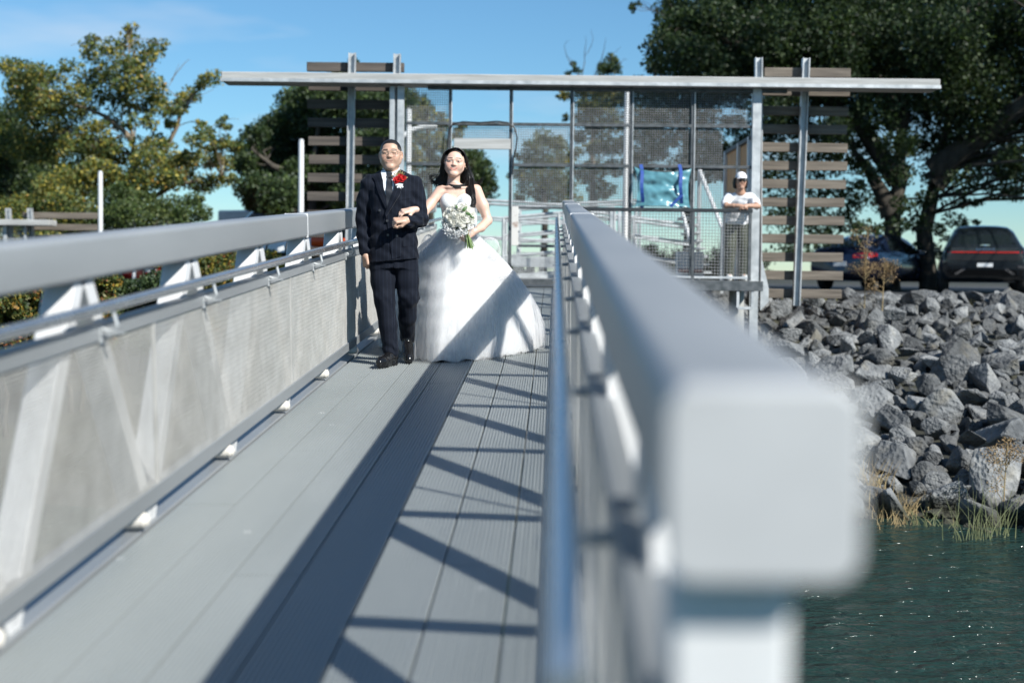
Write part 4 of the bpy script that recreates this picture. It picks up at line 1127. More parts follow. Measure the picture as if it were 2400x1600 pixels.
def car(name, label, loc, yaw, st, pm_, spec, cat='car', group=None):
    t = empty(name, loc, Matrix.Rotation(R(yaw), 3, 'Z'), label, cat, group)
    me = car_body(st); body = link('body', me, pm_, t)
    bvh = BVHTree.FromPolygons([v.co for v in me.vertices], [tuple(p.vertices) for p in me.polygons])
    for nm, ax, poly, mat, off in spec['panels']:
        if ax == 'x':
            drape(nm, poly, bvh, 'x-', off, mat, t, .12, off + .01); drape(nm, poly, bvh, 'x+', off, mat, t, .12, off + .01)
        else: drape(nm, poly, bvh, ax, off, mat, t, .10, off + .01)
    for y in spec['axles']:
        for s in (-1, 1):
            arch = [(y + spec['r'] * 1.16 * math.cos(a), max(spec['zb'] + .01, spec['r'] + spec['r'] * 1.16 * math.sin(a))) for a in np.linspace(-.35, math.pi + .35, 16)]
            drape('wheel_arch', arch, bvh, 'x-' if s > 0 else 'x+', .004, M_blackp, t, .1, .02)
            wheel(t, s * (spec['hw'] - .085), y, spec['r'], s)
    for s in (-1, 1):
        y, z = spec['mirror']
        m = MB().box((s * (spec['hw'] + .07), y, z), (.19, .10, .13), None, .03); m.bar((s * (spec['hw'] - .08), y + .02, z - .05), (s * (spec['hw'] + .02), y, z - .02), .05, .05)
        m.build('mirror', spec.get('mm', pm_), t, 40)
    return t, bvh
# rear is at y = 0, the car points to +y
SED = [(0, .42, .80, .86, .74, .74, .70), (.06, .32, .92, 1.00, .83, .80, .72), (.25, .26, .95, 1.06, .88, .84, .72), (.62, .24, .96, 1.12, .90, .85, .64), (1.1, .22, .96, 1.30, .90, .86, .58), (1.6, .22, .95, 1.40, .90, .86, .58),
       (2.3, .22, .94, 1.43, .90, .86, .58), (2.9, .22, .93, 1.36, .90, .85, .58), (3.45, .22, .91, 1.05, .90, .84, .66), (3.7, .23, .88, .95, .89, .82, .72), (4.3, .26, .78, .84, .86, .76, .66), (4.62, .34, .66, .72, .78, .68, .58), (4.70, .42, .58, .62, .70, .6, .5)]
sed_panels = [
    ('rear_window', 'y', [(-.56, 1.10), (.56, 1.10), (.50, 1.37), (-.50, 1.37)], M_glassd, .006),
    ('side_window', 'x', [(1.18, 1.00), (1.95, .985), (1.95, 1.345), (1.60, 1.33), (1.30, 1.20)], M_glassd, .006),
    ('side_window', 'x', [(2.05, .985), (3.05, .965), (3.18, 1.00), (2.85, 1.26), (2.50, 1.345), (2.05, 1.35)], M_glassd, .006),
    ('tail_light', 'y', [(.34, .80), (.80, .82), (.80, .93), (.60, .93), (.34, .885)], M_tail, .012),
    ('tail_light', 'y', [(-.34, .80), (-.80, .82), (-.80, .93), (-.60, .93), (-.34, .885)], M_tail, .012),
    ('tail_light', 'x', [(.02, .81), (.30, .86), (.26, .93), (.02, .93)], M_tail, .01),
    ('number_plate', 'y', [(-.17, .60), (.17, .60), (.17, .72), (-.17, .72)], M_plate, .012),
    ('bumper_trim', 'y', [(-.70, .33), (.70, .33), (.74, .44), (-.74, .44)], M_blackp, .008),
    ('door_handle', 'x', [(1.98, .88), (2.18, .88), (2.18, .905), (1.98, .905)], M_chrome, .02),
    ('door_handle', 'x', [(2.98, .86), (3.16, .86), (3.16, .885), (2.98, .885)], M_chrome, .02)]
navy = paint('navy_paint', (.012, .022, .055)); greyb = paint('slate_paint', (.020, .028, .036)); redp = paint('red_paint_car', (.35, .012, .010)); whp = paint('white_paint_car', (.72, .73, .74)); blk = paint('black_paint', (.010, .012, .014))
sp = dict(panels=sed_panels, axles=(.98, 3.72), r=.33, zb=.22, hw=.90, mirror=(3.02, .99), mm=M_chrome)
c = at(1968, 640, 35.5)
car('parked_sedan', 'dark blue sedan seen from behind with a red tail lamp glowing in the sun', (c.x, 35.5, ground_z(c.x, 35.5) + .07), -35, SED, navy, sp, group='cars parked under the big tree')
SUVS = [(0, .55, .95, 1.00, .80, .78, .74), (.05, .40, .99, 1.06, .90, .86, .76), (.22, .33, 1.02, 1.12, .93, .88, .74), (.5, .28, 1.03, 1.34, .94, .88, .66), (.9, .26, 1.02, 1.52, .95, .89, .62), (1.5, .25, 1.01, 1.58, .95, .89, .61), (2.4, .25, 1.0, 1.60, .95, .89, .61),
        (3.0, .25, .99, 1.52, .95, .88, .62), (3.6, .25, .97, 1.14, .94, .87, .70), (3.9, .26, .95, 1.02, .93, .85, .72), (4.4, .32, .82, .90, .88, .78, .66), (4.6, .42, .70, .74, .78, .66, .56)]
suv_panels = [
    ('rear_window', 'y', [(-.60, 1.14), (.60, 1.14), (.52, 1.47), (-.52, 1.47)], M_glassd, .006),
    ('light_bar', 'y', [(-.80, .93), (.80, .93), (.80, .965), (-.80, .965)], M_tail, .012),
    ('tailgate_strip', 'y', [(-.74, .985), (.74, .985), (.72, 1.045), (-.72, 1.045)], pbsdf('smoked_strip', (.03, .035, .04), .3), .010),
    ('tailgate_recess', 'y', [(-.80, .76), (.80, .76), (.82, .90), (-.82, .90)], M_blackp, .008),
    ('number_plate', 'y', [(-.17, .615), (.17, .615), (.17, .70), (-.17, .70)], M_plate, .014),
    ('bumper_trim', 'y', [(-.82, .42), (.82, .42), (.84, .56), (-.84, .56)], M_blackp, .008),
    ('reflector', 'y', [(.42, .55), (.47, .58), (.66, .46), (.61, .43)], M_chrome, .016),
    ('reflector', 'y', [(-.42, .55), (-.47, .58), (-.66, .46), (-.61, .43)], M_chrome, .016),
    ('fog_lamp', 'y', [(.70, .60), (.88, .58), (.88, .64), (.70, .65)], M_chrome, .012),
    ('side_window', 'x', [(.75, 1.12), (1.9, 1.06), (1.9, 1.48), (1.2, 1.48)], M_glassd, .006),
    ('side_window', 'x', [(2.0, 1.06), (3.2, 1.03), (2.9, 1.38), (2.5, 1.48), (2.0, 1.49)], M_glassd, .006)]
sp2 = dict(panels=suv_panels, axles=(.92, 3.75), r=.36, zb=.25, hw=.945, mirror=(3.1, 1.05))
c = at(2308, 640, 32.6)
suv, sb = car('parked_suv', 'dark grey sport utility car seen squarely from behind with a wide tailgate strip', (c.x, 32.6, ground_z(c.x, 32.6) + .07), -14, SUVS, greyb, sp2, group='cars parked under the big tree')
tx = bpy.data.curves.new('lettering', 'FONT'); tx.body = 'GENESIS'; tx.size = .062; tx.align_x = 'CENTER'; tx.space_character = 1.9; tx.extrude = .003
o_ = bpy.data.objects.new('lettering', tx); col.objects.link(o_); bpy.context.view_layer.update()
tm = bpy.data.meshes.new_from_object(o_.evaluated_get(bpy.context.evaluated_depsgraph_get())); bpy.data.objects.remove(o_)
tm.materials.clear(); o = link('lettering', tm, M_chrome, suv); o['kind'] = 'stuff'; o.location = (0, .012, .992); o.rotation_euler = (R(82), 0, 0)
h = sb.ray_cast(Vector((0, -5, 1.015)), Vector((0, 1, 0)))
if h[0] is not None: o.location.y = h[0].y - .03
b_ = MB().lathe([(.0, -.004), (.03, -.004), (.03, .004), (.0, .004)], 16, (0, 0, 0), Matrix.Rotation(R(75), 3, 'X')); b_.bar((-.10, 0, .012), (.10, 0, .012), .02, .006, (0, 0, 1))
o = b_.build('emblem', M_chrome, suv); h = sb.ray_cast(Vector((0, -5, 1.10)), Vector((0, 1, 0)))
o.location = (0, (h[0].y if h[0] is not None else .2) - .012, 1.10)
# cars left of the gangway
c = at(352, 650, 34.5)
car('parked_hatchback', 'red car glimpsed above the clipped hedge under the left beam', (c.x, 34.5, ground_z(c.x, 34.5) - .25), -12, SED, redp, sp, group='cars left of the gangway')
c = at(262, 650, 36.5)
car('parked_hatchback', 'white car glimpsed beside the red one under the left beam', (c.x, 36.5, ground_z(c.x, 36.5) - .2), 24, SED, whp, sp, group='cars left of the gangway')
c = at(545, 560, 41)
car('parked_van', 'dark van with only its roof above the left beam', (c.x, 41, ground_z(c.x, 41)), -75, [(y, a, b * 1.28, d * 1.52, e * 1.05, f * 1.05, g * 1.15) for y, a, b, d, e, f, g in SUVS], blk, dict(panels=[], axles=(.92, 3.75), r=.36, zb=.25, hw=.99, mirror=(3.1, 1.3)), 'van', 'cars left of the gangway')
tr = empty('box_trailer', (0, 0, 0), None, 'white box trailer whose roof shows above the left beam', 'trailer')
a = at(576, 492, 44); b = at(760, 506, 48)
d = Vector((b.x - a.x, 4.0, 0)); ang = math.atan2(d.y, d.x); cN = Vector((a.x, 44, 0)) + d * .5; gz_ = ground_z(a.x, 44)
rot = Matrix.Rotation(ang, 3, 'Z')
MB().box((cN.x, cN.y, (a.z + gz_ + .6) / 2), (d.length, 2.2, a.z - gz_ - .6), rot, .05).build('box', M_whitep, tr)
for q_ in (.45, .6):
    for s in (-1, 1):
        pw = Vector((a.x, 44, 0)) + d * q_ + rot @ Vector((0, s * .95, 0))
        MB().lathe([(.2, -.1), (.36, -.1), (.36, .1), (.2, .1)], 20, (pw.x, pw.y, gz_ + .36), rot @ Matrix.Rotation(R(90), 3, 'X')).build('wheel', M_tyre, tr)
MB().box((cN.x, cN.y, gz_ + .5), (d.length + 1.0, .12, .14), rot, .01).build('chassis', M_dark, tr)

# rack with a white dinghy and an orange float, left of the gangway
RY = 23.0
rack = empty('boat_rack', (0, 0, 0), None, 'low timber rack on the bank left of the gangway carrying a white dinghy', 'rack')
xa, xb = at(600, 600, RY).x, at(840, 600, RY).x; zr = at(700, 596, RY).z
for x in np.linspace(xa, xb, 4):
    for y in (RY - .3, RY + .5): MB().box((x, y, (zr + 1.9) / 2 - .04), (.09, .09, zr - 1.9), None, .005).build('post', M_wood, rack)
for y in (RY - .3, RY + .5): MB().box(((xa + xb) / 2, y, zr - .02), (xb - xa + .3, .08, .08), None, .005).build('rail', M_wood, rack)
dg = empty('dinghy', (at(652, 590, RY).x, RY + .1, zr + .02), Matrix.Rotation(R(70), 3, 'Z'), 'upturned white dinghy hull beyond the third truss leg', 'boat')
V, F = [], []
for i in range(15):
    t = i / 14; y = (t - .5) * 2.2; w = .46 * (1 - (2 * abs(t - .42)) ** 3 * .75) if t > .42 else .46 * (1 - (.42 - t) ** 2 * .8)
    if t > .42: w = .46 * math.sqrt(max(.002, 1 - ((t - .42) / .58) ** 2.2))
    for k in range(9):
        a_ = math.pi * k / 8; V.append((w * math.cos(a_), y, .30 * math.sin(a_) ** .7 * (1 - .25 * t)))
F = [(i * 9 + k, i * 9 + k + 1, (i + 1) * 9 + k + 1, (i + 1) * 9 + k) for i in range(14) for k in range(8)] + [tuple(range(9))]
me = bpy.data.meshes.new('hull'); me.from_pydata(V, [], F); smooth_by_angle(me, 60); link('hull', me, M_whitep, dg)
MB().bar((0, -1.05, .31), (0, .8, .27), .04, .04, (1, 0, 0), .01).build('keel', M_rust, dg)
xa, xb = at(729, 565, RY - .6).x, at(820, 565, RY - .6).x; zf = at(760, 565, RY - .6).z; rf = 13.5 * RY / FPX
M_or = pbsdf('orange_plastic', (.80, .10, .02), .35)
fl = empty('float', ((xa + xb) / 2, RY - .6, zf), None, 'bright orange cylindrical float seen between the last truss legs', 'float')
MB().lathe([(0.02, -(xb - xa) / 2), (rf * .9, -(xb - xa) / 2 + .01), (rf, -(xb - xa) / 2 + .05), (rf, (xb - xa) / 2 - .05), (rf * .9, (xb - xa) / 2 - .01), (.02, (xb - xa) / 2)], 24, (0, 0, 0), Matrix.Rotation(R(90), 3, 'Y')).build('cylinder', M_or, fl, 40)
MB().lathe([(rf + .004, -.10), (rf + .004, .05)], 24, (-.02, 0, 0), Matrix.Rotation(R(90), 3, 'Y')).build('band', M_or, fl, 40)
MB().box((0, .03, -rf - .06), (xb - xa - .08, .1, .12), None, .005).build('cradle', M_wood, fl)
MB().box((0, .12, -rf - .4), (.1, .12, .9), None, .005).build('stand', M_wood, fl)

# the neighbouring entrance frame far to the left
nf = empty('entrance_frame', (0, 0, 0), None, 'smaller looking entrance frame far off at the left edge before the trees', 'entrance frame')
NY = 31.5
a, b = at(-260, 521, NY), at(124, 521, NY)
MB().box(((a.x + b.x) / 2, NY, (a.z + b.z) / 2), (b.x - a.x, .5, .13), None, .01).build('header_beam', M_wood2, nf)
for p0, p1 in (((19, 488), (31, 600)), ((70, 488), (84, 600))):
    u, v = at(*p0, NY + .3), at(*p1, NY + .3); ibeam((v.x, v.y, ground_z(v.x, NY)), u, .10, .12).build('column', M_galv, nf)
for px in (-80, 13, 60):
    u = at(px, 528, NY); MB().box((u.x, NY, (u.z + ground_z(u.x, NY)) / 2), (.08 if px == 13 else .05, .1, u.z - ground_z(u.x, NY)), None, .005).build('post', M_galv, nf)
u, v = at(-80, 528, NY), at(60, 600, NY)
o = link('wire_panel', wire_panel(u.x, v.x, v.z, u.z, .05, .006, 0), M_galv, nf); o.location = (0, NY, 0); o['kind'] = 'stuff'
for k in range(3):
    u = at(90, 505 + k * 27, NY + .45); MB().box((u.x + .5, NY + .45, u.z), (1.7, .05, .14), None, .005).build('plank', M_wood, nf)

# ------------------------------------------------------------------ plants by the water
def blade(m, base, tip, w, bend, n=5):
    base, tip = Vector(base), Vector(tip); s = (tip - base).cross(Vector((0, 1, .1))).normalized() * w
    L = []
    for i in range(n + 1):
        t = i / n; p = base.lerp(tip, t) + Vector((bend * t * t, 0, -abs(bend) * .25 * t * t)); ww = s * (1 - t) ** .7 * .5
        L += [p - ww, p + ww]
    m.add(L, [(2 * i, 2 * i + 1, 2 * i + 3, 2 * i + 2) for i in range(n)])
M_straw = noisy('dry_grass', (.22, .15, .07), (.42, .33, .17), 5, (.7, .9))
M_reed = noisy('reed_green', (.07, .09, .035), (.20, .21, .10), 4, (.5, .7))
M_seed = noisy('seed_heads', (.16, .10, .05), (.34, .24, .12), 9, (.8, .95))
q = random.Random(9)
def tuft(px, py, Y, n, h, spread, mat, label, cat, name, group, w=.012):
    b = at(px, py, Y); t = empty(name, (b.x, Y, min(b.z, ground_z(b.x, Y) + .05) if Y > 15.8 else -.05), None, label, cat, group); m = MB()
    for _ in range(n):
        a = q.uniform(0, 6.28); r = abs(q.gauss(0, spread * .5)); hh = h * q.uniform(.45, 1.1)
        x, y = r * math.cos(a), r * math.sin(a) * .6
        blade(m, (x, y, 0), (x + q.gauss(0, .22) * hh, y + q.gauss(0, .1) * hh, hh), w * q.uniform(.6, 1.3), q.gauss(0, .30) * hh)
    o = m.build('blades', mat, t); o['kind'] = 'stuff'
    return t
GR = 'grass tufts along the waterline'
for i, (px, py, Y, n, h, sp_, mt, lab) in enumerate([
        (2065, 1180, 15.5, 60, .38, .36, M_straw, 'tan grass tuft at the corner of beam end and water'),
        (2140, 1165, 15.7, 45, .32, .34, M_straw, 'short tan grass tuft between two shore stones'),
        (2105, 1215, 15.1, 40, .22, .5, M_straw, 'floating dry stalks lying on the water by the tan tuft'),
        (2180, 1225, 15.0, 26, .28, .3, M_reed, 'small green tuft standing in the water before the flat stone'),
        (2045, 1120, 16.0, 50, .5, .3, M_straw, 'thin dry stems rising beside the bright beam end'),
        (2300, 1285, 14.3, 20, .75, .34, M_reed, 'tall bright green reeds arching out of the water'),
        (2355, 1270, 14.5, 16, .62, .3, M_reed, 'green reed clump at the right edge over the water'),
        (2260, 1290, 14.2, 8, .55, .22, M_reed, 'slender reeds left of the arching clump')]):
    tuft(px, py, Y, n, h, sp_, mt, lab, 'grass', 'reed_clump' if mt is M_reed else 'grass_tuft', GR, .010 if mt is M_reed else .010)
def weed(px, ptop, pbase, Y, label, seed, branchy=7, mat=M_seed, wid=.5):
    q = random.Random(seed); b = at(px, pbase, Y); top = at(px + 4, ptop, Y); t = empty('dry_weed', b, None, label, 'weed', 'dry weeds among the stones')
    h = top.z - b.z; m = MB(); m.tube([(0, 0, -.1), (.01, 0, h * .5), (.03, 0, h)], [.009, .007, .003], 6)
    tips = [(Vector((.03, 0, h)), .34)]
    for i in range(branchy):
        z = h * q.uniform(.25, .85); d = q.uniform(-1, 1) * wid * .35; e = Vector((d, q.uniform(-.1, .1), z + h * q.uniform(.14, .3)))
        m.tube([(.012, 0, z), (d * .6, 0, z + (e.z - z) * .4), e], [.005, .004, .002], 5); tips.append((e, .18))
    m.build('stem', M_straw, t)
    V = MB()
    for e, L in tips:
        for k in range(int(260 * L / .3)):
            z = q.uniform(-L, .04); s = q.uniform(.005, .011); r = .055 * (1 - abs(z / L + .4)) + .012
            c = e + Vector((q.gauss(0, r), q.gauss(0, r), z * .8)); d1 = Vector((q.gauss(0, 1), q.gauss(0, 1), q.gauss(0, 1))).normalized() * s; d2 = d1.cross(Vector((q.gauss(0, 1), q.gauss(0, 1), 1))).normalized() * s
            V.add([c - d1, c + d2, c + d1, c - d2], [(0, 1, 2, 3)])
    o = V.build('seed_head', mat, t); o['kind'] = 'stuff'
weed(2026, 535, 710, 22.5, 'tall dry weed with a plume in front of the sedan', 1, 9)
weed(2068, 610, 715, 22.2, 'short branching dry weed right of the tall plume', 2, 8)
weed(2350, 1030, 1230, 15.3, 'dark brown dock stalk at the right edge', 5, 7)
m = MB()
strip = empty('grass_strip', (0, 0, 0)); bpy.data.objects.remove(strip)
for _ in range(5000):
    x = q.uniform(2.5, 14); y = q.uniform(23.8, 27.5); z = ground_z(x, y)
    h = q.uniform(.05, .16); blade(m, (x, y, z), (x + q.gauss(0, .04), y, z + h), .012, q.gauss(0, .03), 2)
o = m.build('grass', noisy('verge_grass', (.05, .055, .02), (.15, .13, .05), 2, (.8, .9))); o['kind'] = 'stuff'; o['label'] = 'rough grass strip between stones and parked cars'
# ------------------------------------------------------------------ smooth-blend body modelling
import openvdb
class Vox:
    """signed-distance block in which round shapes are blended, then meshed as one continuous skin"""
    def __init__(s, lo, hi, h):
        s.lo = np.array(lo, np.float32); s.h = h
        n = np.ceil((np.array(hi) - s.lo) / h).astype(int) + 1
        s.n = n; s.D = np.full(n, .2, np.float32)
        s.ax = [s.lo[i] + np.arange(n[i], dtype=np.float32) * h for i in range(3)]
    def reg(s, lo, hi, m):
        a = np.clip(np.floor((np.array(lo) - m - s.lo) / s.h).astype(int), 0, s.n); b = np.clip(np.ceil((np.array(hi) + m - s.lo) / s.h).astype(int) + 1, 0, s.n)
        sl = tuple(slice(int(a[i]), int(b[i])) for i in range(3))
        return sl, s.ax[0][sl[0]][:, None, None], s.ax[1][sl[1]][None, :, None], s.ax[2][sl[2]][None, None, :]
    def mix(s, sl, d, k, sub=False):
        A = s.D[sl]; d = np.broadcast_to(d, A.shape)
        if sub:
            d = -d; h = np.maximum(k - np.abs(A - d), 0) / max(k, 1e-6); s.D[sl] = np.maximum(A, d) + h * h * k * .25
        else:
            h = np.maximum(k - np.abs(A - d), 0) / max(k, 1e-6); s.D[sl] = np.minimum(A, d) - h * h * k * .25
    def cone(s, a, b, ra, rb, k=.01, sub=False, flat=None):
        a, b = np.array(a, float), np.array(b, float); r = max(ra, rb)
        sl, X, Y, Z = s.reg(np.minimum(a, b) - r, np.maximum(a, b) + r, k + .012)
        v = b - a; L = max(v @ v, 1e-9)
        t = np.clip(((X - a[0]) * v[0] + (Y - a[1]) * v[1] + (Z - a[2]) * v[2]) / L, 0, 1)
        d = np.sqrt((X - a[0] - t * v[0]) ** 2 + (Y - a[1] - t * v[1]) ** 2 + (Z - a[2] - t * v[2]) ** 2) - (ra + (rb - ra) * t)
        s.mix(sl, d, k, sub)
    def chain(s, pts, rs, k=.01):
        for i in range(len(pts) - 1): s.cone(pts[i], pts[i + 1], rs[i], rs[i + 1], k)
    def ell(s, c, r, k=.01, rot=None, sub=False):
        c = np.array(c, float); r = np.array(r, float); m = r.max()
        sl, X, Y, Z = s.reg(c - m, c + m, k + .012)
        x, y, z = X - c[0], Y - c[1], Z - c[2]
        if rot is not None:
            Q = np.array(rot)      # columns = local axes
            x, y, z = x * Q[0, 0] + y * Q[1, 0] + z * Q[2, 0], x * Q[0, 1] + y * Q[1, 1] + z * Q[2, 1], x * Q[0, 2] + y * Q[1, 2] + z * Q[2, 2]
        k0 = np.sqrt((x / r[0]) ** 2 + (y / r[1]) ** 2 + (z / r[2]) ** 2); k1 = np.sqrt((x / r[0] ** 2) ** 2 + (y / r[1] ** 2) ** 2 + (z / r[2] ** 2) ** 2)
        s.mix(sl, k0 * (k0 - 1) / np.maximum(k1, 1e-6), k, sub)
    def loft(s, rows, k=.01, e=2.3):
        """rows: z, cx, cy, half width, half depth"""
        rows = np.array(sorted(rows), float); zc = rows[:, 0]; m = rows[:, 3:].max()
        sl, X, Y, Z = s.reg([(rows[:, 1] - rows[:, 3]).min(), (rows[:, 2] - rows[:, 4]).min(), zc[0]], [(rows[:, 1] + rows[:, 3]).max(), (rows[:, 2] + rows[:, 4]).max(), zc[-1]], k + .03)
        zz = Z.ravel(); I = lambda j: np.interp(zz, zc, rows[:, j]).astype(np.float32)[None, None, :]
        a, b = I(3), I(4); q = (np.abs((X - I(1)) / a) ** e + np.abs((Y - I(2)) / b) ** e) ** (1 / e)
        d = (q - 1) * np.minimum(a, b) * .9
        d = np.maximum(d, np.maximum(zc[0] - Z, Z - zc[-1]))
        s.mix(sl, d, k)
    def warp(s, fn):
        X, Y, Z = s.ax[0][:, None, None], s.ax[1][None, :, None], s.ax[2][None, None, :]
        s.D = (s.D + fn(X, Y, Z)).astype(np.float32)
    def clip(s, fn):
        X, Y, Z = s.ax[0][:, None, None], s.ax[1][None, :, None], s.ax[2][None, None, :]
        s.D = np.maximum(s.D, fn(X, Y, Z)).astype(np.float32)
    def mesh(s):
        b = s.h * 3; D = np.clip(s.D, -b, b).copy()
        for ax_ in range(3):
            ix = [slice(None)] * 3
            for e in (0, -1): ix[ax_] = e; D[tuple(ix)] = b
        g = openvdb.FloatGrid(b); g.copyFromArray(D)
        P, Q = g.convertToQuads(0.0)[:2]
        V = P.astype(np.float32) * s.h + s.lo; F = np.asarray(Q)[:, ::-1].astype(np.int32)
        # light smoothing
        E = np.concatenate([F[:, [0, 1]], F[:, [1, 2]], F[:, [2, 3]], F[:, [3, 0]]])
        for lam in (.45, -.40, .40, -.36):
            S = np.zeros_like(V); C = np.zeros(len(V), np.float32)
            np.add.at(S, E[:, 0], V[E[:, 1]]); np.add.at(C, E[:, 0], 1)
            V = V + lam * (S / np.maximum(C, 1)[:, None] - V)
        # outward normals check
        c = V.mean(0); n = np.cross(V[F[:, 1]] - V[F[:, 0]], V[F[:, 2]] - V[F[:, 0]])
        vol = (V[F[:, 0]] * n).sum()
        if vol < 0: F = F[:, ::-1]
        return V, F
def nz(V, f, seed=0):
    """cheap smooth value noise for arrays of points"""
    r = np.random.RandomState(seed); out = np.zeros(len(V))
    for _ in range(7):
        d = r.normal(size=3); d /= np.linalg.norm(d); out += np.sin((V @ d) * f * r.uniform(.6, 1.5) + r.uniform(0, 6.28))
    return out / 7
def bvh_of(V, F): return BVHTree.FromPolygons([Vector(v) for v in V.tolist()], F.tolist())
def sm(a, b, x):
    t = np.clip((x - a) / (b - a), 0, 1); return t * t * (3 - 2 * t)

class Head:
    def __init__(s, c, size, yaw=0, pitch=0, roll=0, wide=1.0):
        s.c = Vector(c); s.k = size / .23; s.w = wide
        s.Q = Matrix.Rotation(R(yaw), 3, 'Z') @ Matrix.Rotation(R(pitch), 3, 'X') @ Matrix.Rotation(R(roll), 3, 'Y')
    def p(s, x, y, z): return s.c + s.Q @ Vector((x * s.w, y, z)) * s.k
    def loc(s, V): return ((V - np.array(s.c)) @ np.array(s.Q)) / s.k / np.array([s.w, 1, 1])
def build_head(v, H, female=False, smile=.0):
    k = H.k; Q = np.array(H.Q)
    def E(c, r, kk, sub=False): v.ell(H.p(*c), np.array(r) * k * np.array([H.w, 1, 1]), kk * k, Q, sub)
    def Cn(a, b, ra, rb, kk, sub=False): v.cone(H.p(*a), H.p(*b), ra * k, rb * k, kk * k, sub)
    jw = .97 if female else 1.06
    E((0, .014, .028), (.073, .092, .086), .01)
    E((0, -.020, -.030), (.060 * jw, .064, .078), .03)
    for s_ in (-1, 1):
        Cn((s_ * .050 * jw, .004, -.048), (s_ * .014, -.060, -.098), .022, .017, .03)
        E((s_ * .041, -.052, -.016), (.024, .024, .022), .02)           # cheekbone
        E((s_ * .032, -.060, -.042), (.020, .018, .020), .03)          # cheek
        E((s_ * .076, .012, -.004), (.010, .020, .032), .006)           # ear
        E((s_ * .080, .004, -.002), (.006, .012, .022), .003, True)
        bw = .0075 if female else .0095
        Cn((s_ * .012, -.0795, .022), (s_ * .050, -.066, .021), bw, bw * .9, .018)  # brow ridge
        E((s_ * .031, -.0985, .004), (.019, .016, .0095), .012, True)    # socket
        E((s_ * .031, -.0755, .004), (.0155, .0115, .0100), .004)       # lid and eyeball
        E((s_ * .0115, -.085, -.028), (.0090, .0092, .0075), .006)        # nostril wing
        E((s_ * .0062, -.0905, -.0358), (.0034, .004, .0035), .003, True)
    Cn((0, -.077, .012), (0, -.0920, -.022), .0068, .0100, .012)          # nose
    E((0, -.0925, -.0250), (.0105, .0082, .0082), .010)
    Cn((-.018, -.0765, -.053), (.018, -.0765, -.053), .0065, .0065, .010)  # upper lip
    Cn((-.015, -.0760, -.0655), (.015, -.0760, -.0655), .0070, .0070, .010)
    Cn((-.025, -.0830, -.0585 + smile), (0, -.0862, -.0600), .0012, .0018, .004, True)
    Cn((.025, -.0830, -.0585 + smile), (0, -.0862, -.0600), .0012, .0018, .004, True)
    E((0, -.0645, -.098), (.021, .018, .016), .025)                        # chin
    nk = .050 if female else .058
    Cn((0, .016, -.055), (0, .032, -.175), nk, nk * 1.04, .025)
